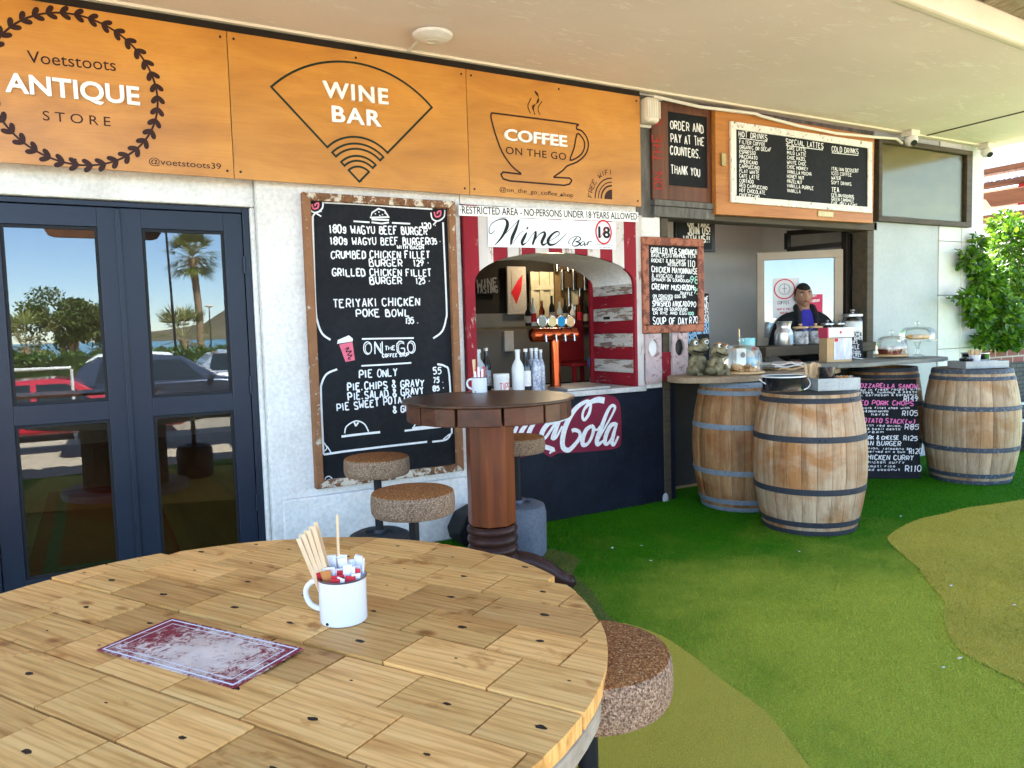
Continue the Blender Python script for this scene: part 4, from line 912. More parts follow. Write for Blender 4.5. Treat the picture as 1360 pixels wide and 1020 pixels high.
MB().box((4.985, D+.002, 0), (5.045, D+.1, 1.086)).build('shelf_bracket', 'dark_brown_timber', bld)

# ------------------------------------------------------------------ jars and cans on the sill
mat('brushed_tin', (.62, .62, .60), (.50, .50, .48), .3, .9, vs=4, st=(1, 1, 8)); mat('label_blue', (.28, .52, .66), (.5, .62, .7), .7, vs=40); mat('lid_wood', (.62, .40, .20), (.48, .29, .13), .5, vs=6, st=(1, 6, 6)); mat('steel_grey', (.40, .41, .41), (.32, .33, .33), .3, .8)
mat('cookie', (.46, .25, .10), (.30, .15, .055), .85, vs=30, bs=50, bm=.6); mat('sugar_white', (.78, .76, .72), (.66, .64, .6), .9, vs=30); mat('cow_print', (.82, .82, .80), (.03, .03, .03), .5, vs=14)
SZ = 1.173
def spot(u, y): p = ony(u, 440, y); return p.x, y
def scl(y, u): return (Vector((spot(u, y)[0], y, 0))-Vector((0, 0, 0))).dot(Vector((CF.x, CF.y, 0)))/FPX
x, y = spot(1041, D+.09); k = scl(y, 1041)
t = thing('milk_can', 'tin milk can with pale blue label at the left of the sill', 'milk can', (x, y, SZ))
R = 11.8*k
MB().lathe([(R*.95, 0), (R, .01), (R, .105), (R*.93, .128), (R*.76, .15), (R*.74, .17), (R*.88, .205), (R*.90, .212), (R*.7, .213)], 32, (x, y, SZ)).build('body', 'brushed_tin', t, smooth=True)
b = MB(); N = 8; A0 = -PI/2-.1
vs = [(x+R*1.012*math.cos(A0+1.3*i/N), y+R*1.012*math.sin(A0+1.3*i/N), SZ+z) for i in range(N+1) for z in (.012, .1)]
b.add(vs, [(2*i, 2*i+2, 2*i+3, 2*i+1) for i in range(N)]); b.build('label', 'label_blue', t)
MB().tube([(x-R*.95, y-.01, SZ+.13), (x-R*1.35, y-.015, SZ+.09), (x-R*1.4, y-.015, SZ+.04), (x-R*1.15, y-.015, SZ+.015)], .004).build('handle', 'steel_grey', t, smooth=True)
def jar(u, yy, w, h, lid, fill, fh, label, wrap=None):
    x, y = spot(u, yy); R = w*scl(yy, u)/2
    t = thing('glass_jar', label, 'jar', (x, y, SZ), 'glass jars on the serving sill')
    MB().lathe([(R*.93, 0), (R, .012), (R, h*.78), (R*.86, h*.86), (R*.82, h*.88)], 28, (x, y, SZ)).build('glass', 'jar_glass', t, smooth=True)
    MB().lathe([(R*.88, .006), (R*.94, .014), (R*.94, fh*.95), (R*.6, fh), (.001, fh)], 24, (x, y, SZ)).build('contents', fill, t, smooth=True)
    l = MB().lathe([(R*.95, h*.88), (R*1.0, h*.89), (R*1.0, h*.96), (R*.9, h*.98), (R*.2, h*1.0)], 28, (x, y, SZ)).build('lid', lid, t, smooth=True)
    MB().lathe([(R*.16, h*1.0), (R*.14, h*1.04), (R*.26, h*1.08), (R*.2, h*1.13), (.001, h*1.14)], 16, (x, y, SZ)).build('knob', lid, l, smooth=True)
    if wrap: MB().lathe([(R*1.01, h*.06), (R*1.01, h*.72)], 28, (x, y, SZ), caps=False).build('sleeve', wrap, t, smooth=True)
jar(1063, D+.08, 20, .165, 'lid_wood', 'sugar_white', .10, 'cow print jar with wooden lid next to the milk can', 'cow_print')
jar(1083, D+.11, 18, .165, 'lid_wood', 'sugar_white', .10, 'cow print jar with wooden lid partly behind the carton', 'cow_print')
jar(1099, D+.16, 17, .19, 'steel_grey', 'sugar_white', .13, 'grey lidded jar of white sugar behind the carton')
jar(1116, D+.14, 18, .19, 'steel_grey', 'cookie', .14, 'grey lidded jar of brown rusks behind the carton')
jar(1132, D+.07, 26, .27, 'steel_grey', 'sugar_white', .20, 'largest glass jar with wide domed grey lid and pale biscuits')

# ------------------------------------------------------------------ wine barrels
def barrel_wood(name, c1, c2, stain):
    wood(name, c1, c2, axis='z', g=.9, rough=.6, tone=.3)
    m = MATS[name]; t = m.node_tree; p = t.nodes['Principled BSDF']; src = p.inputs['Base Color'].links[0].from_socket
    k = ramp(t, noise(t, coords(t, (1, 1, 1.6)), 2.4, 5, .6, .5), [(.44, (1, 1, 1)), (.62, stain)])
    k2 = ramp(t, noise(t, coords(t, (7, 7, 1.1)), 1.6, 6, .7), [(.52, (1, 1, 1)), (.66, (.62, .56, .50))])
    t.links.new(mix(t, 1, mix(t, 1, src, k, 'MULTIPLY'), k2, 'MULTIPLY'), p.inputs['Base Color'])
barrel_wood('barrel_oak_pale', (.64, .46, .29), (.48, .31, .17), (.78, .50, .27)); barrel_wood('barrel_oak_brown', (.50, .29, .13), (.34, .17, .065), (.75, .55, .38)); barrel_wood('barrel_oak_grey', (.60, .44, .28), (.46, .32, .19), (.80, .62, .44))
worn('hoop_dark', (.045, .048, .056), (.16, .16, .17), .36, vs=22, rough=.6); worn('hoop_galvanised', (.22, .26, .29), (.13, .15, .17), .40, vs=16, rough=.5); worn('hoop_bluish', (.07, .08, .10), (.26, .29, .33), .42, vs=16, rough=.55)
mat('barrel_head', (.03, .026, .024), (.02, .018, .016), .6)
def barrel(x, y, label, oak, hoop, rot=0, r0=.292, r1=.362, H=.95):
    t = thing('wine_barrel', label, 'barrel', (0, 0, 0), 'oak wine barrels')
    def R(z): return r0+(r1-r0)*(1-abs(2*z/H-1)**2.0)
    b = MB(); N = 24
    for s in range(N):
        w = 2*PI/N; a = s*w; tn = random.uniform(.35, 1) if random.random() < .8 else random.uniform(0, .3); vs = []; rows = 17
        an = [a+.0024, a+.02, a+w/2, a+w-.02, a+w-.0024]
        for i in range(rows):
            z = .002+(H-.004)*i/(rows-1)
            for j, q in enumerate(an): rr = R(z)-(.003 if j in (0, 4) else 0); vs.append((rr*math.cos(q), rr*math.sin(q), z))
        n0 = len(vs)
        for q in (an[0], an[4]): vs.append(((R(H)-.03)*math.cos(q), (R(H)-.03)*math.sin(q), H-.002))
        vs += [((R(H)-.03)*math.cos(q), (R(H)-.03)*math.sin(q), H-.06) for q in (an[0], an[4])]
        top = (rows-1)*5
        b.add(vs, [(i*5+j, i*5+j+1, i*5+j+6, i*5+j+5) for i in range(rows-1) for j in range(4)]+[(top, top+1, top+2, top+3, top+4, n0+1, n0), (n0, n0+1, n0+3, n0+2)], 0, tn)
    b.build('staves', oak, t, smooth=True)
    MB().lathe([(R(H)-.028, H-.045), (.001, H-.043)], 32).build('head', 'barrel_head', t)
    for za, zb in ((.002, .037), (.058, .096), (.275, .316), (.612, .652), (.858, .892), (.912, .952)):
        hb = MB().lathe([(R(za)-.002, za), (R(za)+.0035, za+.002), (R((za+zb)/2)+.0045, (za+zb)/2), (R(zb)+.0035, zb-.002), (R(zb)-.002, zb)], 72, caps=False); a = random.uniform(0, 2*PI); zm = (za+zb)/2
        for q in (a, a+.09, a+PI, a+PI+.09): hb.ball(((R(zm)+.004)*math.cos(q), (R(zm)+.004)*math.sin(q), zm), .007, 8, 5)
        hb.build('hoop', hoop, t, smooth=True)
    t.location = (x, y, 0); t.rotation_euler.z = rot
    return t
barrel(4.178, 3.428, 'front wine barrel standing on the turf with pot and tin tray on top', 'barrel_oak_pale', 'hoop_dark', .3)
barrel(4.275, 4.13, 'brown wine barrel with galvanised hoops under the left end of the counter', 'barrel_oak_brown', 'hoop_galvanised', 1.1)
barrel(6.28, 4.34, 'wine barrel mostly hidden behind the leaning pink lettered menu board', 'barrel_oak_brown', 'hoop_dark', 2.0, .275, .33)
barrel(6.49, 3.667, 'pale wine barrel nearest the hedge with a cutlery tray on top', 'barrel_oak_grey', 'hoop_bluish', .7)

# ------------------------------------------------------------------ counter planks
def slabmat(name, a, c): wood(name, a, c, axis='x', g=.8, rough=.7, bm=.5)
slabmat('plank_weathered', (.36, .26, .16), (.19, .13, .08)); slabmat('plank_greyed', (.27, .27, .23), (.13, .13, .11))
def slab(pts, z0, z1, m, label):
    P = smoothpts([(*p, z0) for p in pts], 4, True); P = [(x+random.uniform(-.006, .006), y+random.uniform(-.008, .008), z) for x, y, z in P]
    o = MB().prism(P, (0, 0, z1-z0)).build('counter_plank', m, at=(pts[0][0], pts[0][1], z0), bevel=.006); tag(o, label, 'counter', 'live edge counter planks')
slab([(3.72, 4.28), (3.72, 4.13), (3.84, 3.99), (4.10, 3.88), (4.6, 3.90), (5.0, 3.94), (5.30, 4.05), (5.30, 4.38), (4.6, 4.47), (4.0, 4.46), (3.82, 4.42)], .957, 1.0, 'plank_weathered', 'brown live edge counter plank resting on the left barrel under the cookies')
slab([(5.12, 4.30), (5.1, 4.0), (5.4, 3.86), (5.8, 3.87), (6.2, 3.84), (6.5, 3.88), (6.62, 4.02), (6.6, 4.22), (6.2, 4.40), (5.5, 4.42)], 1.003, 1.036, 'plank_greyed', 'greyed counter plank carrying the cake stands')
CZ, CZ2 = 1.001, 1.037
# ------------------------------------------------------------------ things on the counter
def at(u, v, z): p = onz(u, v, z); return p.x, p.y
mat('bronze_mottled', (.34, .29, .16), (.05, .045, .028), .4, .25, vs=26, bs=40, bm=.8, bd=.01); mat('eye_white', (.8, .78, .72), rough=.4); mat('brow_orange', (.42, .20, .09), (.3, .14, .06), .6)
def frog(x, y, sc, rz, tilt, label, browcol):
    t = thing('frog_figurine', label, 'figurine', (0, 0, 0), 'carved frog figurines')
    T = lambda a: Matrix.Rotation(tilt, 4, 'Y') @ Matrix.Scale(sc, 4)
    b = MB()
    b.ball((0, 0, .085), .075, 18, 12, sc=(1, .9, 1.15), M=None)
    for s in (-1, 1):
        b.ball((s*.062, -.02, .04), .05, 14, 9, sc=(.8, 1.25, .8)); b.tube([(s*.05, -.05, .10), (s*.075, -.075, .06), (s*.05, -.095, .012)], [.018, .016, .02], 10); b.ball((s*.055, -.105, .01), .022, 10, 6, sc=(1.2, 1.3, .5))
    b.v = [tuple(v) for v in b.v]
    body = b.build('body', 'bronze_mottled', t, smooth='all')
    h = MB(); h.ball((0, -.02, .20), .07, 20, 12, sc=(1.25, .95, .72))
    for s in (-1, 1): h.ball((s*.046, -.035, .245), .034, 14, 9)
    hd_ = h.build('head', 'bronze_mottled', t, smooth='all')
    MB().tube([(-.075, -.055, .195), (-.04, -.083, .18), (0, -.09, .176), (.04, -.083, .18), (.075, -.055, .195)], .006, 6).build('mouth', 'chalk_black', hd_, smooth=True)
    for s in (-1, 1):
        e = MB(); e.ball((s*.048, -.062, .25), .019, 14, 8, sc=(1, .6, 1)); eo = e.build('eye', 'eye_white', hd_, smooth='all')
        MB().ball((s*.046, -.073, .25), .009, 10, 6, sc=(1, .5, 1)).build('pupil', 'rubber_black', hd_, smooth='all')
        MB().tube([(s*.02, -.06, .268), (s*.048, -.066, .275), (s*.078, -.05, .262)], .008, 6).build('brow', browcol, hd_, smooth='all')
    t.location = (x, y, CZ); t.rotation_euler = (0, tilt, rz); t.scale = (sc,)*3
x = ony(927, 480, 4.28).x; frog(x, 4.28, .98, -.15, -.05, 'upright mottled bronze frog figurine nearest the wall post', 'bronze_mottled')
frog(ony(949, 480, 4.13).x, 4.13, .86, .1, .16, 'leaning mottled frog figurine with orange brows in front of the upright one', 'brow_orange')
def dome(x, y, z, r, h, label, inside_fn, wood_base=True, foot=0):
    t = thing('cake_dome', label, 'cake dome', (x, y, z), 'glass domed cake stands')
    zb = z
    if foot:
        MB().lathe([(r*.45, 0), (r*.42, .01), (r*.12, .025), (r*.10, foot*.5), (r*.14, foot*.55), (r*.10, foot*.62), (r*.2, foot-.01), (r*.25, foot)], 28, (x, y, z)).build('foot', 'jar_glass', t, smooth=True); zb = z+foot
    MB().lathe([(r*1.0, 0), (r*1.08, .005), (r*1.08, .017), (r*1.0, .02)], 40, (x, y, zb)).build('plate', 'lid_wood' if wood_base else 'jar_glass', t, smooth=True)
    zb += .021
    MB().lathe([(r*.96, 0), (r*.97, h*.35), (r*.93, h*.62), (r*.8, h*.85), (r*.55, h*.96), (.004, h)], 40, (x, y, zb), caps=False).build('glass_cover', 'jar_glass', t, smooth='all')
    MB().lathe([(.006, h), (.008, h+.012), (.02, h+.024), (.017, h+.04), (.001, h+.045)], 16, (x, y, zb)).build('knob', 'jar_glass', t, smooth='all')
    inside_fn(x, y, zb, t)
def cookies(x, y, z, t):
    for k, (dx, dy, dz, a) in enumerate(((-.06, -.03, 0, .2), (.0, -.05, 0, .1), (.05, .0, 0, -.2), (-.05, .05, 0, .1), (-.02, 0, .022, .5), (.03, -.03, .024, -.4), (-.08, 0, .02, .7), (.0, .04, .03, .3), (.07, -.05, .0, .9))):
        o = MB().lathe([(.001, 0), (.03, .001), (.036, .008), (.03, .016), (.001, .019)], 16, M=Matrix.Translation((x+dx*.9, y+dy*.9, z+dz)) @ Matrix.Rotation(a, 4, 'X')).build('cookie', 'cookie', at=(x+dx, y+dy, z+dz), smooth=True)
        tag(o, 'brown crumbly cookie heaped under the glass dome on the left plank', 'cookie', 'cookies under the dome')
mat('icing', (.74, .66, .62), (.62, .50, .46), .6); mat('muffin_case', (.22, .045, .02), (.14, .03, .015), .7, vs=12); mat('pastry', (.70, .46, .18), (.50, .26, .08), .6, vs=20, bs=30, bm=.5)
def muffins(x, y, z, t):
    for k, (dx, dy) in enumerate(((-.085, -.02), (-.02, -.06), (.05, -.03), (0.085, .04), (-.05, .06))):
        m_ = thing('muffin', 'dark muffin in a brown paper case under the wood based dome', 'muffin', (x+dx, y+dy, z), 'muffins under the dome')
        MB().lathe([(.026, 0), (.036, .045)], 24, (x+dx, y+dy, z)).build('paper_case', 'muffin_case', m_); MB().ball((x+dx, y+dy, z+.05), .034, 14, 8, sc=(1, 1, .6)).build('top', 'icing', m_, smooth='all')
def pastries(x, y, z, t):
    for k in range(5):
        a = k*1.25; o = MB().ball((x+.06*math.cos(a), y+.05*math.sin(a), z+.022), .05, 14, 8, sc=(1.15, .6, .45), M=Matrix.Rotation(a+.6, 4, 'Z')).build('pastry', 'pastry', at=(x+.06*math.cos(a), y+.05*math.sin(a), z), smooth='all')
        tag(o, 'golden glazed pastry under the footed glass dome', 'pastry', 'pastries under the footed dome')
x = ony(985, 490, 4.12).x; dome(x, 4.12, CZ, .155, .20, 'glass dome of cookies on a round wooden board at the left plank end', cookies)
p = ony(1184, 474, 4.2); dome(p.x, 4.2, CZ2+.012, .135, .165, 'glass dome of dark muffins on a low wooden plate', muffins)
p = ony(1218, 480, 4.12); dome(p.x, 4.12, CZ2, .15, .115, 'footed clear glass cake stand of pastries with a low dome', pastries, False, .135)
def prop(name, label, cat, loc, parts, group=None):
    if len(parts) == 1:
        mb, pn, m, kw = parts[0]; o = mb.build(name, m, at=loc, **kw); tag(o, label, cat, group); return o
    t = thing(name, label, cat, loc, group)
    for mb, pn, m, kw in parts: mb.build(pn, m, t, **kw)
    return t
S = dict(smooth=True)
def cupmb(x, y, z, r, h, top=1.0): return MB().lathe([(r*.9, 0), (r*.95, .004), (r*top, h), (r*top*.93, h), (r*.85, .008), (.001, .008)], 24, (x, y, z))
mat('turquoise_tin', (.12, .50, .52), (.45, .60, .58), .4, vs=14); mat('stick_wood', (.72, .52, .31), (.60, .41, .22), .7, vs=10, st=(3, 3, .6)); mat('mug_pale', (.56, .62, .66), rough=.3)
p = ony(992, 455, 4.36); prop('turquoise_tin', 'turquoise floral tin cup behind the cookie dome', 'tin cup', (p.x, 4.36, CZ), [(cupmb(p.x, 4.36, CZ, .052, .26, 1.25), 'cup', 'turquoise_tin', S), (MB().ball((p.x+.01, 4.305, CZ+.17), .024, 10, 6, sc=(1, .3, 1.4)), 'painted_flower', 'paper_pink', S)])
p = ony(983, 455, 4.38); o = MB().bar((p.x, 4.38, CZ+.1), (p.x-.01, 4.38, CZ+.335), .012, .004).build('stirrer', 'stick_wood', at=(p.x, 4.38, CZ)); tag(o, 'single wooden stirrer standing behind the turquoise tin', 'stirrer')
p = ony(981, 465, 4.33); prop('napkin_holder', 'white napkin box behind the cookie dome knob', 'napkin holder', (p.x, 4.33, CZ), [(MB().box((p.x-.055, 4.30, CZ), (p.x+.055, 4.36, CZ+.185)), 'box', 'plastic_white', dict(bevel=.008)), (MB().cyl((p.x+.01, 4.299, CZ+.13), (p.x+.01, 4.292, CZ+.13), .022, n=16), 'badge', 'ink_grey', {})])
p = ony(967, 460, 4.38); prop('pale_cup', 'pale blue paper cup between the frog and napkin box', 'cup', (p.x, 4.38, CZ), [(cupmb(p.x, 4.38, CZ, .035, .2, 1.2), 'cup', 'mug_pale', S)])
p = ony(1000, 470, 4.3); prop('blue_label_tub', 'white tub with a blue label seen through the cookie dome', 'tub', (p.x, 4.32, CZ), [(MB().lathe([(.05, 0), (.05, .16), (.001, .16)], 24, (p.x, 4.32, CZ)), 'tub', 'plastic_white', S), (MB().lathe([(.051, .02), (.051, .11)], 24, (p.x, 4.32, CZ), caps=False), 'label', 'label_blue', S)])
mat('newsprint', (.55, .51, .46), (.36, .30, .26), .9, vs=30, st=(1, 8, 8)); mat('kraft_paper', (.48, .29, .13), (.38, .22, .10), .8, vs=5); mat('card_kraft', (.56, .38, .20), (.46, .30, .15), .8, vs=4)
for k, (lab, m) in enumerate((('kraft paper bags lying under the newspapers on the plank', 'kraft_paper'), ('folded newspapers stacked on the kraft bags', 'newsprint'), ('uppermost crumpled newspaper on the stack beside the dome', 'newsprint'))):
    p = ony(1040-k*4, 480, 4.25); b = MB()
    N = 8; vs = []
    for s_ in (0, .012):
        for j in range(5):
            for i in range(N+1): vs.append((p.x+(i/N-.5)*.36, 4.25+(j/4-.5)*.22, CZ+.002+k*.02+s_+.006*math.sin(i*1.3+j*.9+k)))
    n_ = (N+1)*5; fs = []
    for s_ in (0, 1):
        for j in range(4):
            for i in range(N): q = (j*(N+1)+i, j*(N+1)+i+1, (j+1)*(N+1)+i+1, (j+1)*(N+1)+i); fs.append(tuple(v+s_*n_ for v in (q if s_ else q[::-1])))
    for i in range(N): fs.append((i, i+1, n_+i+1, n_+i))
    for j in range(4): fs.append(((j+1)*(N+1), j*(N+1), n_+j*(N+1), n_+(j+1)*(N+1))); fs.append((j*(N+1)+N, (j+1)*(N+1)+N, n_+(j+1)*(N+1)+N, n_+j*(N+1)+N))
    o = b.add(vs, fs).build('paper_stack', m, at=(p.x, 4.25, CZ)); tag(o, lab, 'papers')
p = ony(1101, 470, 4.18); q = ony(1123, 470, 4.18); a0 = ony(1080, 470, 4.22)
t = thing('straw_carton', 'brown cardboard carton with white printed front on the counter plank', 'carton', (p.x, 4.2, CZ2-.03))
Mc = Matrix.Translation((p.x-.02, 4.15, CZ2+.0005)) @ Matrix.Rotation(-.35, 4, 'Z'); wv = .215
MB().box((-.03, 0, 0), (wv-.02, .12, .20), 0, Mc).build('box', 'card_kraft', t, bevel=.003)
MB().box((.03, -.003, .02), (wv-.024, -.0005, .196), 0, Mc).build('printed_front', mat('card_print', (.72, .72, .73), (.40, .42, .46), .6, vs=9, st=(5, 5, .8)), t)
MB().box((-.025, -.012, .203), (wv-.01, .122, .285), 0, Mc).build('white_flap', 'paper_white', t, bevel=.003); MB().box((-.036, -.013, .2), (-.0255, .12, .285), 0, Mc).build('red_edge', 'paper_pink', t)
b = MB().box((.075, -.0145, .235), (.09, -.0125, .255), 0, Mc); b.box((.035, -.006, .17), (.065, -.0032, .195), 0, Mc); b.build('red_print', 'sign_red', t)
yy = 4.28; p = ony(1123, 470, yy); zt = zoomer(1060, 420, 12.75, yy)
t = thing('table_card', 'small black tent card with white hand lettering beside the carton', 'table card', (p.x+.07, yy, CZ2))
P = [zt(*q) for q in ((800, 735), (1110, 735), (1070, 265), (900, 265))]; P[0].z = P[1].z = CZ2+.001
MB().prism([tuple(v) for v in P], (0, .006, 0)).build('card', 'chalk_black', t); MB().prism([(P[0].x, yy+.10, CZ2+.001), (P[1].x, yy+.10, CZ2+.001), (P[2].x, yy+.007, P[2].z), (P[3].x, yy+.007, P[3].z)], (0, .004, 0)).build('back_leaf', 'chalk_black', t)
b = MB()
for tx, a, c, h in (('HOME', (915, 350), (1062, 340), .034), ('BAKED', (950, 400), (1085, 385), .022), ('COOKIES', (815, 480), (1000, 465), .030), ('WHILE', (850, 575), (1030, 550), .034), ('STOCKS', (905, 640), (1050, 640), .026), ('LAST', (925, 680), (1065, 690), .022)): write(b, tx, zt(*a), zt(*c), h, .005)
b.ribbon([zt(920, 700)+Vector((0, -.002, 0)), zt(1100, 722)+Vector((0, -.002, 0))], .006, NF); b.build('lettering', 'chalk_white', t)
# ------------------------------------------------------------------ on the barrels
BZ = .953
mat('enamel_black', (.012, .012, .014), rough=.18); mat('tin_dull', (.44, .46, .45), (.33, .35, .34), .55, .3, vs=5, fine=.2)
x, y = 4.05, 3.33
p = onz(1058, 520, BZ); 
t = thing('black_enamel_pot', 'black enamel pot with white rim and wire handle on the front barrel', 'pot', (p.x, p.y+.10, BZ))
x, y = p.x, p.y+.10
MB().lathe([(.11, 0), (.125, .006), (.128, .085), (.131, .09), (.122, .09), (.118, .012), (.001, .01)], 40, (x, y, BZ)).build('body', 'enamel_black', t, smooth=True)
MB().lathe([(.126, .086), (.136, .088), (.136, .095), (.124, .095), (.126, .086)], 40, (x, y, BZ), caps=False).build('rim', 'plastic_white', t, smooth=True)
MB().tube([(x+.15*math.cos(a)*CA.x*1.0+ .0, y+.15*math.cos(a)*CA.y-.10*math.sin(a)*.9, BZ+.075-.072*math.sin(a)) for a in [PI*k/16 for k in range(17)]], .0035).build('wire_handle', 'plastic_white', t, smooth=True)
def tray(cx, cy, w, d, h, rot, label, z=BZ):
    M_ = Matrix.Translation((cx, cy, z)) @ Matrix.Rotation(rot, 4, 'Z')
    b = MB(); e = .004
    b.box((-w/2, -d/2, 0), (w/2, d/2, e), 0, M_)
    for a, c in (((-w/2, -d/2, e), (w/2, -d/2+e, h)), ((-w/2, d/2-e, e), (w/2, d/2, h)), ((-w/2, -d/2+e, e), (-w/2+e, d/2-e, h)), ((w/2-e, -d/2+e, e), (w/2, d/2-e, h))): b.box(a, c, 0, M_)
    o = b.build('tin_tray', 'tin_dull', at=(cx, cy, z), bevel=.0015); tag(o, label, 'tray'); return M_
p = onz(1107, 519, BZ); M_ = tray(p.x+.08, p.y+.08, .27, .20, .075, -.42, 'square galvanised tin tray behind the black pot on the front barrel')
c = M_ @ Vector((-.045, -.03, .006)); prop('black_mug', 'shiny black mug standing in the tin tray on the front barrel', 'mug', tuple(c), [(cupmb(c.x, c.y, c.z, .046, .135, 1.05), 'body', 'enamel_black', S), (MB().tube([(c.x+.045, c.y+.01, c.z+.11), (c.x+.075, c.y+.02, c.z+.09), (c.x+.075, c.y+.02, c.z+.05), (c.x+.045, c.y+.01, c.z+.03)], .006), 'handle', 'enamel_black', S)])
def sticks(c, r, n, L, label, m='stick_wood', spread=.25, each=True):
    for k in range(n):
        a = random.uniform(0, 2*PI); q = r*math.sqrt(random.random())*.75; b0 = Vector((c.x+q*math.cos(a), c.y+q*math.sin(a), c.z)); d = Vector((math.cos(a)*spread*q/r, math.sin(a)*spread*q/r, 1)).normalized()
        o = MB().bar(b0, b0+d*(L*random.uniform(.92, 1.03)), .011, .0035, up=(math.cos(a+1), math.sin(a+1), 0)).build('wooden_stirrer', m, at=tuple(b0)); tag(o, label, 'stirrer', label.split(' in ')[-1]+' stirrers')
c = M_ @ Vector((-.10, .05, .006)); prop('stirrer_cup', 'kraft cup full of stirrers beside the black mug', 'cup', tuple(c), [(cupmb(c.x, c.y, c.z, .036, .085, 1.15), 'cup', 'card_kraft', S)])
sticks(c+Vector((0, 0, .01)), .036, 26, .15, 'pale wooden stirrer bunched in the kraft cup on the front barrel')
for k in range(7):
    c = M_ @ Vector((.04+.014*k, .0+random.uniform(-.02, .02), .022)); o = MB().bar(c+Vector((0, -.01, 0)), c+Vector((.01, .02, .052)), .04, .006, up=(1, 0, 0)).build('sugar_sachet', ['kraft_paper', 'paper_orange', 'newsprint'][k % 3], at=tuple(c)); tag(o, 'brown sugar sachet standing in the tin tray on the front barrel', 'sachet', 'sachets in the tin tray')
bx, by = 6.49, 3.667
M_ = tray(bx-.02, by-.06, .37, .24, .06, -.45, 'long galvanised tin tray on the barrel nearest the hedge')
c = M_ @ Vector((-.10, .0, .006)); prop('black_bowl', 'small black lidded bowl at the left of the long tin tray', 'bowl', tuple(c), [(MB().lathe([(.035, 0), (.05, .03), (.05, .06), (.053, .065), (.053, .072), (.03, .085), (.001, .088)], 28, tuple(c)), 'bowl', 'enamel_black', S)])
c = M_ @ Vector((-.005, .03, .006)); prop('white_stirrer_cup', 'white cup of stirrers in the long tin tray', 'cup', tuple(c), [(cupmb(c.x, c.y, c.z, .038, .10, 1.12), 'cup', 'paper_white', S)])
sticks(c+Vector((0, 0, .01)), .034, 20, .135, 'pale wooden stirrer bunched in the white cup on the hedge barrel')
for k in range(3): c = M_ @ Vector((-.05+.07*k, -.07, .05+.004*k)); o = MB().box((-.045, -.02, .0), (.045, .03, .003), 0, Matrix.Translation(c) @ Matrix.Rotation(.4*k-.5, 4, 'Z')).build('paper_sachet', 'paper_white', at=tuple(c), bevel=.001); tag(o, 'flat white paper sachet lying in the long tin tray', 'sachet', 'white sachets in the long tray')
x, y = bx+.19, by+.08
t = thing('black_handled_pot', 'black enamel pot with side ring at the right of the hedge barrel', 'pot', (x, y, BZ))
MB().lathe([(.09, 0), (.1, .005), (.103, .105), (.107, .11), (.097, .11), (.094, .012), (.001, .01)], 36, (x, y, BZ)).build('body', 'enamel_black', t, smooth=True)
MB().lathe([(.1, .107), (.11, .108), (.11, .115), (.098, .115), (.1, .107)], 36, (x, y, BZ), caps=False).build('rim', 'steel_grey', t, smooth=True)
MB().tube([(x+.10, y-.03, BZ+.09), (x+.135, y-.045, BZ+.085), (x+.135, y-.045, BZ+.04), (x+.10, y-.03, BZ+.035)], .005).build('ring_handle', 'steel_grey', t, smooth=True)

# ------------------------------------------------------------------ leaning menu board between the barrels
A0 = Vector((6.15, 3.885, .004)); hA = Vector((.79, -.613, 0)).normalized(); nA = Vector((-.613, -.79, 0)).normalized(); lean = .16
upA = (Vector((0, 0, 1))-nA*lean).normalized(); nB = hA.cross(upA)
if nB.dot(Vector((0, -1, 0))) < 0: nB = -nB
MA = Matrix((hA, -nB, upA)).transposed().to_4x4(); MA.translation = A0
def onA(zx, zy):
    u, v = 1120+zx/5.367, 470+zy/5.367; d = ray(u, v); return CAMP + d*((A0-CAMP).dot(nB)/d.dot(nB)) + nB*.0002
t = thing('leaning_menu_board', 'black menu board with pink and white lettering leaning on the barrel', 'menu board', tuple(A0))
MB().box((-.66, .0, 0), (0, .018, .86), 0, MA).build('board', 'chalk_black', t, bevel=.003)
b = MB(); g = MB()
for tx, p0, p1, h in (('BRAISED MOZZARELLA SANDW.', (-110, 238), (545, 245), .042), ('CRUMBED PORK CHOPS', (-40, 362), (497, 368), .046), ('BAKED POTATO STACK(v)', (-35, 485), (512, 498), .046)): write(g, tx, onA(*p0), onA(*p1), h*.82, .009, nB, slant=.15)
for tx, p0, p1, h in (('buns roasted in fresh rocket with', (-70, 268), (548, 258), .026), ('fresh tomatoes, hummus & pesto', (-70, 285), (525, 278), .026), ('prosciutto, parmesan & balsamic', (-60, 303), (525, 298), .026), ('R149', (430, 338), (530, 335), .058),
    ('toasted pork fillet chop with', (0, 392), (470, 392), .024), ('roasted tomato & glazed carrots', (0, 415), (320, 415), .024), ('herbs', (200, 438), (320, 438), .024), ('R105', (420, 440), (528, 440), .058), ('filled with red onion,', (30, 512), (418, 522), .024), ('tomato & basil pesto', (30, 540), (405, 543), .024), ('cream', (150, 565), (285, 562), .024), ('R85', (440, 538), (535, 538), .058),
    ('PULLED PORK & CHEESE', (0, 608), (392, 610), .040), ('R125', (430, 618), (525, 618), .052), ('VEGETARIAN BURGER', (-60, 648), (408, 655), .048), ('coffee onion, jalapeno &', (20, 675), (465, 685), .024), ('cheddar served on a bun', (20, 700), (440, 705), .024), ('R120', (470, 712), (556, 712), .060), ('THAI CHICKEN CURRY', (20, 750), (497, 758), .052), ('mild chicken curry', (60, 778), (435, 782), .030), ('on basmati rice', (60, 808), (370, 808), .026), ('toasted coconut', (60, 832), (405, 832), .026), ('R110', (442, 838), (552, 838), .070)): write(b, tx, onA(*p0), onA(*p1), h*.74, .0045 if h < .032 else .008, nB, slant=.12)
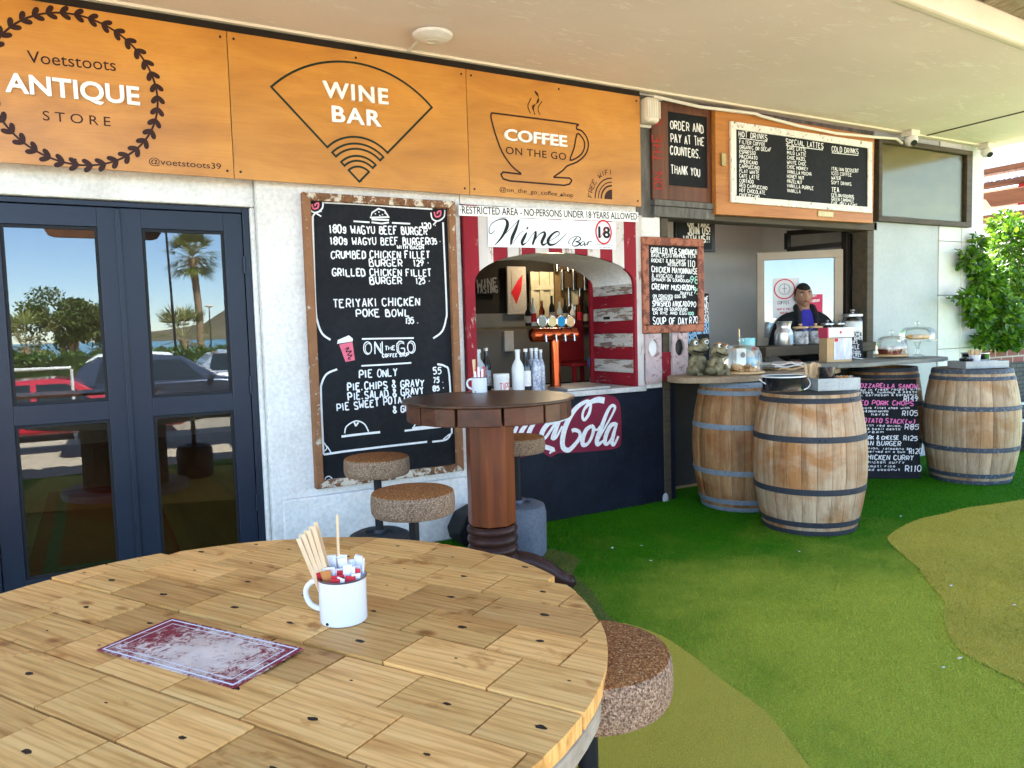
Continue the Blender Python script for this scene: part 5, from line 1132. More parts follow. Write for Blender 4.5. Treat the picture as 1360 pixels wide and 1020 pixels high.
b.build('chalk_lettering', 'chalk_white', t); g.build('pink_lettering', mat('chalk_hotpink', (.80, .20, .42), (.7, .16, .36), .9, vs=40), t)

# ------------------------------------------------------------------ the man at the counter
mat('skin_brown', (.36, .19, .115), (.28, .14, .08), .45, vs=6, spec=.4); mat('hair_black', (.012, .010, .009), (.02, .016, .014), .8, vs=60, bs=120, bm=.7); mat('jacket_black', (.010, .010, .012), (.022, .022, .026), .8, vs=9, bs=14, bm=1, bd=.02); mat('shirt_blue', (.035, .03, .30), (.025, .022, .22), .7, vs=12); mat('lips', (.20, .08, .06), rough=.45)
PY = D+.42; pf = ony(1067, 425, PY); px0 = pf.x
man = thing('person', 'man in black jacket over a blue shirt standing behind the row of jars', 'person', (px0, PY, 0))
def skin(name, joints, edges, m, parent, sub=2):
    me = bpy.data.meshes.new(name); o = bpy.data.objects.new(name, me); C.objects.link(o); o.parent = parent
    me.from_pydata([j[:3] for j in joints], edges, []); me.materials.append(MATS[m])
    md = o.modifiers.new('skin', 'SKIN'); md.use_smooth_shade = True; md.branch_smoothing = .4
    for v, j in zip(me.skin_vertices[0].data, joints): v.radius = (j[3], j[4] if len(j) > 4 else j[3])
    me.skin_vertices[0].data[0].use_root = True
    s_ = o.modifiers.new('sub', 'SUBSURF'); s_.levels = s_.render_levels = sub
    return o
# local frame: x to the right of the picture, -y towards the camera; head turned to the right of the picture
HZ = 1.38+(428-393)*6.95/1000       # centre of the head
def head_mesh():
    b = MB(); n, m = 40, 30; vs = []
    for i in range(m+1):
        th = PI*i/m
        for k in range(n):
            a = 2*PI*k/n; x, y, z = math.sin(th)*math.cos(a), math.sin(th)*math.sin(a), -math.cos(th)
            X, Y, Zq = x*.077, y*.096, z*.118
            if Zq < 0: X *= 1-.30*(-z)**1.6; Y *= 1-.16*(-z)**2
            fr = max(0, -y)                                       # face looks to -y
            ax = abs(X)
            g = lambda cx, cz, sx, sz: math.exp(-((ax-cx)/sx)**2-((Zq-cz)/sz)**2)*(fr > .2)
            Y -= .020*g(0, -.028, .013, .018)+.010*g(0, -.008, .009, .022)+.006*g(.014, -.034, .009, .009)      # nose
            Y += .013*g(.032, .004, .015, .011)                                                   # eye sockets
            Y -= .006*g(.03, .024, .026, .008)                                                   # brow
            Y -= .009*g(0, -.060, .022, .006)+.009*g(0, -.073, .019, .006)                              # lips
            Y += .004*g(0, -.0665, .024, .003); Y -= .008*g(0, -.098, .018, .012); Y -= .004*g(.046, -.022, .02, .022)
            vs.append((X, Y, Zq))
    fs = [(i*n+k, i*n+(k+1) % n, (i+1)*n+(k+1) % n, (i+1)*n+k) for i in range(m) for k in range(n)]
    for s in (-1, 1):                                              # ears
        e = MB().ball((s*.078, .012, -.008), .03, 12, 8, sc=(.32, .6, 1.05))
        o = len(vs); vs += e.v; fs += [tuple(q+o for q in f) for f in e.f]
    return vs, fs
MH = Matrix.Translation((px0-.012, PY-.03, HZ)) @ Matrix.Rotation(-.06, 4, 'Z') @ Matrix.Rotation(-.10, 4, 'X') @ Matrix.Rotation(-.05, 4, 'Y')
vs, fs = head_mesh()
# body: one surface from feet to neck, arms to the wrists, then hands resting on the work top
J = [(0, 0, .95, .15, .11), (0, 0, 1.12, .15, .105), (0, .0, 1.30, .175, .115), (0, .0, 1.40, .15, .10), (0, -.01, 1.455, .062, .06), (0, -.02, 1.53, .053, .053),
     (-.200, 0, 1.400, .078), (-.300, -.02, 1.13, .058), (-.20, -.20, 1.03, .038), (.200, 0, 1.400, .078), (.300, -.02, 1.13, .058), (.20, -.20, 1.03, .038),
     (-.095, 0, .86, .095), (-.10, 0, .48, .065), (-.10, .02, .09, .045), (-.10, -.14, .045, .035), (.095, 0, .86, .095), (.10, 0, .48, .065), (.10, .02, .09, .045), (.10, -.14, .045, .035)]
E_ = [(0, 1), (1, 2), (2, 3), (3, 4), (4, 5), (3, 6), (6, 7), (7, 8), (3, 9), (9, 10), (10, 11), (0, 12), (12, 13), (13, 14), (14, 15), (0, 16), (16, 17), (17, 18), (18, 19)]
dz = HZ-1.62
J = [(a[0], a[1], a[2]+dz*min(1, a[2]/1.4), *a[3:]) for a in J]
skin('clothed_body', J[:4]+[(0, .01, 1.485+dz, .10, .085)]+J[6:], [(0, 1), (1, 2), (2, 3), (3, 4), (3, 5), (5, 6), (6, 7), (3, 8), (8, 9), (9, 10), (0, 11), (11, 12), (12, 13), (13, 14), (0, 15), (15, 16), (16, 17), (17, 18)], 'jacket_black', man)
nk = MB().tube([(px0, PY+.0, 1.40+dz), (px0-.004, PY-.01, 1.47+dz), (px0-.01, PY-.02, 1.56+dz)], [.070, .058, .056], 20)
hb = MB(); hb.add([MH @ Vector(v) for v in vs], fs); hb.add(nk.v, nk.f); head = hb.build('head_and_neck', 'skin_brown', man, smooth='all')
hv = []; hf = []; n, m = 40, 22
for i in range(m+1):
    th = PI*.50*i/m+PI*.0; z = math.cos(th*1.12)
    for k in range(n):
        a = 2*PI*k/n; y = math.sin(a); lowz = .058+.020*math.cos(2*a) if y < -.25 else (-.005 if y < .3 else -.06)
        zz = .126*math.cos(th); rr = math.sin(th); zq = lowz+(.126-lowz)*math.cos(th)
        r0_ = math.sqrt(max(0.0004, 1-(zq/.124)**2)); hv.append((.082*r0_*math.cos(a)*(1 if zq > 0 else .99), .101*r0_*y, zq))
hf = [(i*n+k, i*n+(k+1) % n, (i+1)*n+(k+1) % n, (i+1)*n+k) for i in range(m) for k in range(n)]
MB().add([MH @ Vector(v) for v in hv], [f[::-1] for f in hf]).build('hair', 'hair_black', man, smooth='all')
for s in (-1, 1):
    e = MB(); e.ball((s*.031, -.0715, .003), .0125, 14, 9, sc=(1.1, .9, .42)); o = MB().add([MH @ Vector(v) for v in e.v], e.f).build('eye', 'eye_white', head, smooth='all')
    e = MB(); e.ball((s*.031+.004, -.0822, .003), .0062, 10, 6, sc=(1, .45, .95)); MB().add([MH @ Vector(v) for v in e.v], e.f).build('pupil', 'rubber_black', head, smooth='all')
    e = MB().tube([(s*.015, -.093, .020), (s*.032, -.092, .026), (s*.05, -.078, .021)], [.004, .0055, .003], 8); MB().add([MH @ Vector(v) for v in e.v], e.f).build('eyebrow', 'hair_black', head, smooth='all')
e = MB().tube([(-.022, -.085, -.0665), (-.008, -.096, -.0645), (0, -.0975, -.0655), (.008, -.096, -.0645), (.022, -.085, -.0665)], [.003, .0062, .0065, .0062, .003], 8); MB().add([MH @ Vector(v) for v in e.v], e.f).build('mouth', 'lips', head, smooth='all')
# shirt front and open collar
b = MB(); N = 10; vs = []
for i in range(9):
    f = i/8; z = 1.49+dz-f*.30; w_ = .035+.055*min(1, f*2.2)
    for k in range(N+1): q = (k/N-.5)*2; vs.append((px0+q*w_, PY-.128-.012*(1-q*q)+.055*(1-f)**2, z))
b.add(vs, [(i*(N+1)+k, i*(N+1)+k+1, (i+1)*(N+1)+k+1, (i+1)*(N+1)+k) for i in range(8) for k in range(N)]).build('shirt_front', 'shirt_blue', man, smooth='all')
for s in (-1, 1): MB().tube([(px0+s*.050, PY+.05, 1.535+dz), (px0+s*.080, PY-.02, 1.515+dz), (px0+s*.082, PY-.10, 1.43+dz), (px0+s*.085, PY-.14, 1.20+dz)], [.020, .026, .028, .022], 10).build('collar', 'jacket_black', man, smooth='all')
for s in (-1, 1):
    w0 = Vector((px0+s*.20, PY-.225, 1.02+dz*.75)); b = MB()
    b.ball(w0+Vector((-s*.01, -.045, -.006)), .04, 12, 8, sc=(.95, 1.15, .45))
    for k in range(4): x_ = w0.x-s*.01+(k-1.5)*.019; L = (.066, .075, .070, .056)[k if s < 0 else 3-k]; b.tube([(x_, w0.y-.075, w0.z-.004), (x_, w0.y-.075-L*.55, w0.z+.002), (x_, w0.y-.075-L, w0.z-.012)], [.0095, .009, .0065], 8)
    b.tube([(w0.x-s*.04, w0.y-.03, w0.z-.006), (w0.x-s*.062, w0.y-.06, w0.z-.008), (w0.x-s*.06, w0.y-.085, w0.z-.014)], [.012, .0105, .008], 8)
    b.build('hand', 'skin_brown', man, smooth='all')
MB().box((4.98, D+.0, .93), (6.32, D+.335, .975)).build('work_top', 'dark_brown_timber', bld)
man.rotation_euler.z = -.52

# ------------------------------------------------------------------ cable-drum table in the foreground
def decktop():
    m, t, p = newmat('deck_pine'); p.inputs['Roughness'].default_value = .5; p.inputs['Specular IOR Level'].default_value = .22
    at_ = nd(t, 'ShaderNodeAttribute', attribute_name='tone')
    rot = rad(59.3)
    v = coords(t, (1, 1, 1), (0, 0, rot)); va = nd(t, 'ShaderNodeVectorMath', operation='MULTIPLY_ADD'); va.inputs[1].default_value = (31, 17, 9)
    t.links.new(at_.outputs['Color'], va.inputs[0]); t.links.new(v, va.inputs[2])
    def sc(s):
        mp = nd(t, 'ShaderNodeMapping'); mp.inputs['Scale'].default_value = s; t.links.new(va.outputs[0], mp.inputs[0]); return mp.outputs[0]
    n1 = noise(t, sc((1.6, 15, 10)), 1.3, 6, .6, 1.4); n2 = noise(t, sc((5, 90, 60)), 1.4, 4, .55, .3); n3 = noise(t, sc((6, 9, 6)), 1.2, 5, .6, .4)
    col = ramp(t, n1, [(.28, (.46, .205, .050)), (.46, (.70, .37, .110)), (.72, (.79, .47, .165))])
    f = ramp(t, n2, [(.36, (.70, .62, .52)), (.52, (1, 1, 1))]); col = mix(t, .45, col, mix(t, 1, col, f, 'MULTIPLY'))
    k = ramp(t, n3, [(.60, (1, 1, 1)), (.70, (.60, .44, .30)), (.80, (.42, .28, .17))]); col = mix(t, 1, col, k, 'MULTIPLY')
    wv = nd(t, 'ShaderNodeTexWave', wave_type='BANDS', bands_direction='Y'); wv.inputs['Scale'].default_value = 1.0; wv.inputs['Distortion'].default_value = 9; wv.inputs['Detail'].default_value = 3; wv.inputs['Detail Scale'].default_value = .55; t.links.new(sc((2.0, 17, 8)), wv.inputs['Vector'])
    wc = ramp(t, wv.outputs['Fac'], [(.05, (.74, .66, .56)), (.35, (1, 1, 1))]); col = mix(t, .55, col, mix(t, 1, col, wc, 'MULTIPLY'))
    vk = nd(t, 'ShaderNodeTexVoronoi'); vk.inputs['Scale'].default_value = 1; t.links.new(sc((4.5, 8, 5)), vk.inputs['Vector'])
    kk_ = ramp(t, vk.outputs['Distance'], [(.05, (.34, .20, .11)), (.085, (.62, .46, .32)), (.14, (1, 1, 1))]); col = mix(t, .85, col, mix(t, 1, col, kk_, 'MULTIPLY'))
    tr = ramp(t, at_.outputs['Fac'], [(0, (.68, .64, .60)), (.35, (.88, .86, .80)), (.6, (1.0, 1.0, .98)), (1, (1.16, 1.12, 1.10))]); col = mix(t, 1, col, tr, 'MULTIPLY')
    t.links.new(col, p.inputs['Base Color']); bump(t, p, n2, .16, .0025)
decktop(); mat('plug_dark', (.045, .022, .012), (.02, .01, .006), .7, vs=60); wood('rim_greywood', (.46, .40, .31), (.28, .23, .165), axis='x', g=.7, rough=.8, bm=.5); mat('under_dark', (.10, .065, .035), (.06, .04, .022), .9)
TCX, TCY, TR_, TZ = .208, 1.629, .786, .75
tbl = thing('drum_table', 'round cable drum table topped with bolted pale pine blocks', 'table', (TCX, TCY, 0))
def clip(poly, cx, cy, r, n=72):
    for k in range(n):
        a = 2*PI*(k+.5)/n; nx, ny = math.cos(a), math.sin(a); out = []; L = r*math.cos(PI/n)
        for i in range(len(poly)):
            p, q = poly[i-1], poly[i]; dp = (p[0]-cx)*nx+(p[1]-cy)*ny-L; dq = (q[0]-cx)*nx+(q[1]-cy)*ny-L
            if (dp <= 0) != (dq <= 0): s_ = dp/(dp-dq); out.append((p[0]+(q[0]-p[0])*s_, p[1]+(q[1]-p[1])*s_))
            if dq <= 0: out.append(q)
        poly = out
        if not poly: break
    return poly
dv = (math.cos(rad(-59.3)), math.sin(rad(-59.3))); nv = (-dv[1], dv[0])
b = MB(); plug = MB(); rr_ = random.Random(5); cells = []
c0n = TCX*nv[0]+TCY*nv[1]; c0d = TCX*dv[0]+TCY*dv[1]; base = 1.2158; pit = .1385
for r_ in range(int((c0n-TR_-base)/pit)-1, int((c0n+TR_-base)/pit)+2):
    n0, n1 = base+r_*pit+.0030, base+(r_+1)*pit-.0030; s_ = c0d-TR_-rr_.uniform(0, .25); hgt = rr_.uniform(-.003, .003)
    while s_ < c0d+TR_:
        L = rr_.choice((.165, .19, .21, .235, .265)); e0, e1 = s_+.0021, s_+L-.0021
        poly = [(d_*dv[0]+n_*nv[0], d_*dv[1]+n_*nv[1]) for d_, n_ in ((e0, n0), (e1, n0), (e1, n1), (e0, n1))]
        pc = clip(poly, TCX, TCY, TR_+rr_.uniform(-.004, .003))
        if len(pc) >= 3:
            ar = abs(sum(pc[i-1][0]*pc[i][1]-pc[i][0]*pc[i-1][1] for i in range(len(pc))))/2
            if ar > .0008: cells.append((pc, rr_.uniform(.02, .98), TZ+hgt+rr_.uniform(-.002, .002), ar))
        s_ += L
for pc, tn, zt_, ar in cells:
    b.prism([(x, y, zt_-.030) for x, y in pc], (0, 0, .030), 0, tn)
    if ar > .010 and rr_.random() < .95:
        cx = sum(p[0] for p in pc)/len(pc); cy = sum(p[1] for p in pc)/len(pc); rx = rr_.choice((.0028, .004, .0055, .0068, .0078))
        qx, qy = cx+rr_.uniform(-.014, .014), cy+rr_.uniform(-.014, .014); kk = []
        for j in range(12): a = 2*PI*j/12; w_ = rx*(1+.25*rr_.uniform(-1, 1)); l1, l2 = 1.5*w_*math.cos(a), .8*w_*math.sin(a); kk.append((qx+l1*dv[0]+l2*nv[0], qy+l1*dv[1]+l2*nv[1], zt_+.0004))
        plug.add(kk, [tuple(range(12))])
b.build('block_top', 'deck_pine', tbl, bevel=.0045); plug.build('bolt_holes', 'plug_dark', tbl)
MB().lathe([(.001, TZ-.082), (TR_-.012, TZ-.082), (TR_-.002, TZ-.072), (TR_-.001, TZ-.036), (TR_-.008, TZ-.0312), (.001, TZ-.0312)], 96, (TCX, TCY, 0), caps=False).build('drum_flange', 'rim_greywood', tbl, smooth=True)
b = MB()
for k in range(20): a = 2*PI*k/20; b.bar((TCX+.33*math.cos(a), TCY+.33*math.sin(a), .07), (TCX+.33*math.cos(a), TCY+.33*math.sin(a), TZ-.083), .1, .03, up=(math.cos(a), math.sin(a), 0))
b.build('drum_core', 'under_dark', tbl); MB().lathe([(.001, .012), (.52, .012), (.52, .068), (.001, .068)], 64, (TCX, TCY, 0), caps=False).build('drum_base', 'rim_greywood', tbl, smooth=True)
# menu card
mc = [onz(u, v, TZ+.006) for u, v in ((128, 862), (228, 820), (405, 856), (311, 913))]
o_ = mc[0]; hx = (mc[3]-mc[0]); hy = (mc[1]-mc[0])
def cardmat():
    m, t, p = newmat('card_maroon_damask'); p.inputs['Roughness'].default_value = .5; p.inputs['Specular IOR Level'].default_value = .25
    v = coords(t); n = noise(t, v, 44, 9, .8, .8); n2 = noise(t, v, 3.2, 2, .4)
    pale = ramp(t, noise(t, v, 9, 4), [(.35, (.50, .36, .27)), (.65, (.68, .55, .44))])
    ma = nd(t, 'ShaderNodeVectorMath', operation='LENGTH'); t.links.new(v, ma.inputs[0])
    k0 = nd(t, 'ShaderNodeMath', operation='MULTIPLY_ADD'); k0.inputs[1].default_value = -1.1; t.links.new(ma.outputs['Value'], k0.inputs[0]); t.links.new(n, k0.inputs[2])
    k1 = nd(t, 'ShaderNodeMath', operation='MULTIPLY_ADD'); k1.inputs[1].default_value = .35; t.links.new(n2, k1.inputs[0]); t.links.new(k0.outputs[0], k1.inputs[2])
    k = ramp(t, k1.outputs[0], [(.50, (0, 0, 0)), (.60, (1, 1, 1))]); t.links.new(mix(t, k, (.20, .012, .025), pale), p.inputs['Base Color'])
cardmat()
cen = (mc[0]+mc[2])/2
card = thing('menu_card', 'laminated menu card with worn maroon border lying on the pine table', 'menu card', tuple(cen))
def cq(a, c): return o_+hx*a+hy*c
MB().prism([tuple(cq(*q)-Vector((0, 0, .0028))) for q in ((0, 0), (1, 0), (1, 1), (0, 1))], (0, 0, .0016)).build('card', 'card_maroon_damask', card)
b = MB(); up_ = (0, 0, 1)
for ins, w_ in ((.035, .004), (.10, .0022)):
    ix, iy = ins*.8, ins*1.25; b.ribbon([cq(ix, iy)-Vector((0, 0, .0008)), cq(1-ix, iy)-Vector((0, 0, .0008)), cq(1-ix, 1-iy)-Vector((0, 0, .0008)), cq(ix, 1-iy)-Vector((0, 0, .0008))], w_, up_, closed=True)
b.build('border_lines', 'paper_white', card)
# enamel mug with stirrers and sachets
mat('enamel_white', (.72, .72, .73), (.70, .70, .71), .2); mat('rim_brown', (.05, .018, .012), rough=.3); mat('sachet_white', (.80, .78, .77), (.62, .58, .57), .7, vs=40); mat('sachet_red', (.58, .03, .04), (.5, .025, .03), .6); mat('sachet_orange', (.55, .22, .06), (.42, .15, .04), .7, vs=20)
def enamel_mug(p, r, h, label, hang, k=1):
    t = thing('enamel_mug', label, 'mug', tuple(p), 'white enamel mugs holding sachets')
    MB().lathe([(r*.97, .0), (r, .004), (r, h*.92), (r*1.04, h-.002), (r*1.02, h), (r*.96, h*.96), (r*.95, .008), (.001, .006)], 48, tuple(p)).build('body', 'enamel_white', t, smooth=True)
    MB().lathe([(r*1.035, h-.003), (r*1.05, h-.001), (r*1.035, h+.0012), (r*1.0, h+.0006)], 48, tuple(p), caps=False).build('rim', 'rim_brown', t, smooth=True)
    d_ = Vector((math.cos(hang), math.sin(hang), 0)); MB().tube(smoothpts([tuple(p+d_*(r*q)+Vector((0, 0, z*h))) for q, z in ((.97, .86), (1.35, .84), (1.62, .70), (1.66, .52), (1.5, .34), (1.2, .24), (.97, .22))], 4), .0062*k, 10).build('handle', 'enamel_white', t, smooth=True)
    q = p+Vector((CA.x*-.5-CF.x*.87, CA.y*-.5-CF.y*.87, 0)).normalized()*r*.98+Vector((0, 0, .006)); e = MB().ball(q, .0055, 8, 5, sc=(.8, .8, .6)); e.build('chip', 'rubber_black', t, smooth=True)
    return t
def slim(p, q, w, m, label, cat, grp, th=.0018, name='sugar_sachet', upv=(0, 1, 0)):
    o = MB().bar(p, q, w, th, up=upv).build(name, m, at=tuple(p), bevel=.0004); return tag(o, label, cat, grp)
mp = onz(457, 824, TZ); mp = Vector((mp.x, mp.y, TZ+.0035)); mr = .0515
hang = math.atan2(-CA.y, -CA.x)
enamel_mug(mp, mr, .098, 'white enamel mug with brown rim on the foreground pine table', hang-.15)
L_ = -CA; B_ = Vector((CF.x, CF.y, 0)).normalized()
for k in range(8):
    s0 = mp+L_*(.012+.006*(k % 4))+B_*(.012*(k//4)-.008)+Vector((0, 0, .02)); s1 = mp+L_*(.058+.0115*(k % 4)-.002*(k//4))+B_*(.012*(k//4)+.0)+Vector((0, 0, .208-.009*(k % 4)+.006*(k//4)))
    slim(s0, s1, .0098, 'stick_wood', 'flat wooden stirrer leaning left out of the foreground mug', 'stirrer', 'stirrers leaning out of the foreground mug', .0018, 'wooden_stirrer', tuple(-B_))
slim(mp+L_*.012+B_*.018+Vector((0, 0, .02)), mp+L_*.010+B_*.022+Vector((0, 0, .228)), .0055, 'stick_wood', 'single upright stirrer standing taller than the rest in the foreground mug', 'stirrer', None, .003, 'wooden_stirrer')
rs = random.Random(3)
for k in range(30):
    row = k % 3; a = -.040+.0085*(k//3)+rs.uniform(-.003, .003); d_ = (-.030, -.008, .018)[row]+rs.uniform(-.006, .006)
    m_ = 'sachet_white' if (row == 2 or (row == 1 and k % 4)) else ('sachet_red' if k % 5 else 'sachet_white')
    if a > .018 and row == 0: continue
    if math.hypot(a, d_) > .043: a *= .75; d_ *= .75
    p0 = mp-L_*-a*.0+(-L_)*(-a)*1.0+B_*d_+Vector((0, 0, .045)); top = (.110, .121, .132)[row]+rs.uniform(-.006, .008)-(.010 if m_ == 'sachet_red' else 0)
    slim(p0, p0-L_*rs.uniform(-.008, .012)+B_*rs.uniform(-.006, .006)+Vector((0, 0, top-.045)), .020, m_, ('red sugar sachet' if 'red' in m_ else 'white sugar sachet')+' packed upright in the foreground mug', 'sachet', ('red' if 'red' in m_ else 'white')+' sachets in the foreground mug', .003, 'sugar_sachet', tuple((-B_+L_*rs.uniform(-.6, .6)).normalized()))
for k in range(6): p0 = mp+L_*(.018+.004*k)+B_*(-.022+.007*k)+Vector((0, 0, .06)); slim(p0, p0+L_*.012+Vector((0, 0, .056-.003*k)), .020, 'sachet_orange', 'brown sugar sachet at the foot of the leaning stirrers', 'sachet', 'brown sachets in the foreground mug', .003, 'sugar_sachet', tuple(-B_))

# ------------------------------------------------------------------ high bar table
wood('mahogany', (.23, .052, .009), (.085, .017, .0035), axis='z', g=.7, rough=.4, coat=.08); wood('dark_top', (.085, .034, .014), (.034, .014, .007), axis='x', g=.8, rough=.35, bm=.4); wood('mahogany_apron', (.13, .040, .014), (.045, .014, .006), axis='x', g=.7, rough=.4); mat('turned_dark', (.055, .022, .016), (.03, .014, .01), .35, vs=6)
HX, HY = 1.78, 3.46; HTZ = 1.035
ht = thing('bar_table', 'tall dark wooden bar table on an octagonal turned pedestal', 'bar table', (HX, HY, 0))
def ring_poly(r, n, wob): return [(HX+r*(1+wob*math.sin(k*2.3)*.5)*math.cos(2*PI*k/n), HY+r*(1+wob*math.cos(k*3.1)*.5)*math.sin(2*PI*k/n)) for k in range(n)]
MB().prism([(x, y, HTZ-.016) for x, y in ring_poly(.445, 40, .015)], (0, 0, .016)).build('table_top', 'dark_top', ht, bevel=.005)
b = MB(); AP = 12
for k in range(AP):
    a0, a1 = 2*PI*(k+.03)/AP+.2, 2*PI*(k+.97)/AP+.2; r1, r0 = .425, .36
    b.prism([(HX+r*math.cos(a), HY+r*math.sin(a), HTZ-.105) for r, a in ((r1, a0), (r1*1.005, (a0+a1)/2), (r1, a1), (r0, a1), (r0, a0))], (0, 0, .0885))
b.build('apron', 'mahogany_apron', ht, bevel=.004)
MB().lathe([(.001, HTZ-.09), (.36, HTZ-.09), (.36, HTZ-.017), (.001, HTZ-.017)], 40, (HX, HY, 0), caps=False).build('under_frame', 'turned_dark', ht)
b = MB(); b.prism([(HX+.127*math.cos(2*PI*(k+.2)/8), HY+.127*math.sin(2*PI*(k+.2)/8), .375) for k in range(8)], (0, 0, HTZ-.09-.375)); b.build('pedestal', 'mahogany', ht, bevel=.004)
pr_ = []
for k in range(5):
    z = .37-.052*k; pr_ += [(.118, z), (.130, z-.010), (.134, z-.024), (.130, z-.038), (.118, z-.048)]
pr_ += [(.118, .11), (.14, .09), (.14, .06), (.001, .06)]
MB().lathe(pr_[::-1], 40, (HX, HY, 0), caps=False).build('turned_rings', 'turned_dark', ht, smooth=True)
for k in range(4):
    a = PI/2*k-.38; d_ = Vector((math.cos(a), math.sin(a), 0)); o0 = Vector((HX, HY, 0))
    MB().tube(smoothpts([tuple(o0+d_*r+Vector((0, 0, z))) for r, z in ((.10, .16), (.18, .155), (.27, .11), (.34, .06), (.395, .032), (.43, .034))], 4), [.052]*4+[.05]*6+[.045]*5+[.038]*4+[.03]*2, 14).build('foot', 'turned_dark', ht, smooth=True)
q = onz(637, 521, HTZ); q = Vector((q.x, q.y, HTZ+.0005))
enamel_mug(q, .043, .085, 'white enamel mug of red sachets on the tall dark bar table', 2.4)
ZQ = zoomer(600, 320, 4.8577, q.y-.0445)
for k in range(6): a = -.02+.009*k; slim(q+Vector((a, 0, .03)), q+Vector((a*1.3, .006*(k % 2), .118+.012*(k % 3))), .014, 'sachet_red' if k % 2 else 'sachet_white', ('red' if k % 2 else 'white')+' sugar sachet standing in the mug on the tall bar table', 'sachet', ('red' if k % 2 else 'white')+' sachets in the bar table mug', .003)
for k in range(3): slim(q+Vector((-.025, .004*k, .02)), q+Vector((-.036+.008*k, .004*k, .185)), .008, 'stick_wood', 'wooden stirrer standing in the mug on the tall bar table', 'stirrer', 'stirrers in the bar table mug', .0018, 'wooden_stirrer')

# ------------------------------------------------------------------ cork-topped stools
def corkmat(name, side):
    m, t, p = newmat(name); p.inputs['Roughness'].default_value = .85; p.inputs['Specular IOR Level'].default_value = .15
    v = coords(t); vo = nd(t, 'ShaderNodeTexVoronoi'); vo.inputs['Scale'].default_value = 290; t.links.new(v, vo.inputs['Vector']); vo.inputs['Randomness'].default_value = 1
    sp = nd(t, 'ShaderNodeSeparateColor'); t.links.new(vo.outputs['Color'], sp.inputs[0])
    c = ramp(t, sp.outputs[0], side); k = ramp(t, noise(t, v, 260, 3, .6), [(.34, (.45, .40, .36)), (.55, (1, 1, 1))])
    k2 = ramp(t, noise(t, v, 5, 4), [(.3, (.8, .78, .76)), (.7, (1.06, 1.04, 1.02))])
    t.links.new(mix(t, 1, mix(t, 1, c, k, 'MULTIPLY'), k2, 'MULTIPLY'), p.inputs['Base Color']); bump(t, p, vo.outputs['Distance'], .6, .004)
corkmat('cork_side', [(0, (.13, .075, .042)), (.4, (.28, .185, .12)), (.75, (.37, .25, .16)), (1, (.48, .35, .24))]); corkmat('cork_top', [(0, (.14, .045, .012)), (.4, (.30, .115, .030)), (.8, (.40, .17, .05)), (1, (.56, .32, .14))])
mat('drum_rubber', (.035, .037, .041), (.055, .058, .062), .55, vs=5, fine=.2); mat('drum_greyblue', (.16, .18, .215), (.11, .125, .15), .6, vs=4, fine=.25); mat('pole_black', (.012, .013, .016), rough=.4)
def stool(x, y, label, drum, r=.172, h=.735, th=.098, tire=False):
    t = thing('cork_stool', label, 'stool', (0, 0, 0), 'cork topped bar stools')
    MB().lathe([(.03, h-th), (r*.86, h-th), (r*.95, h-th+.004), (r*.99, h-th+.016), (r, h-th+.03), (r*1.003, h-.05), (r*.998, h-.026), (r*.985, h-.012), (r*.965, h-.005)], 56, caps=False).build('cork_seat', 'cork_side', t, smooth=True)
    MB().lathe([(r*.967, h-.0055), (r*.91, h-.0005), (r*.5, h+.002), (.001, h+.003)], 56, caps=False).build('seat_face', 'cork_top', t, smooth=True)
    MB().lathe([(.001, h-th-.012), (.07, h-th-.012), (.07, h-th-.0005)], 24, caps=False).build('mount_plate', 'pole_black', t)
    MB().cyl((0, 0, .3), (0, 0, h-th-.002), .021, n=20).build('pole', 'pole_black', t, smooth=True)
    MB().lathe([(.001, .012), (.155, .012), (.167, .03), (.169, .27), (.158, .315), (.12, .333), (.075, .333), (.07, .32), (.03, .32), (.028, .345), (.001, .345)], 48, caps=False).build('drum_base', drum, t, smooth=True)
    for k in range(3): a = 2*PI*k/3+.5; MB().cyl((.13*math.cos(a), .13*math.sin(a)-.01, .008), (.13*math.cos(a), .13*math.sin(a)+.01, .008), .008, n=12).build('glide', 'pole_black', t)
    t.location = (x, y, 0)
p = onz(500, 606, .735); stool(p.x, p.y, 'cork topped stool nearest the chalkboard wall on a black drum', 'drum_rubber')
p = onz(548, 651, .735); stool(p.x, p.y, 'cork topped stool in front of the chalkboard, the nearer of that pair', 'drum_rubber')
p = onz(688, 580, .735); stool(2.215, 3.95, 'cork topped stool half hidden behind the tall bar table pedestal', 'drum_greyblue')
stool(.833, 1.225, 'large cork topped stool tucked against the pine table in the foreground', 'drum_rubber', .172)
# dark box at the foot of the wall
p = onz(610, 716, 0); t = thing('floor_speaker', 'angular black box standing on the turf below the chalkboard corner', 'speaker box', (2.08, 4.36, 0))
b = MB().prism([(1.98, 4.28, .035), (1.965, 4.28, .10), (2.02, 4.28, .20), (2.13, 4.28, .24), (2.22, 4.28, .22), (2.22, 4.28, .0), (2.02, 4.28, .0)], (0, .20, 0)); b.build('case', 'rubber_black', t, bevel=.012); MB().box((2.0, 4.272, .03), (2.2, 4.2785, .17)).build('grille', 'pole_black', t, bevel=.003)
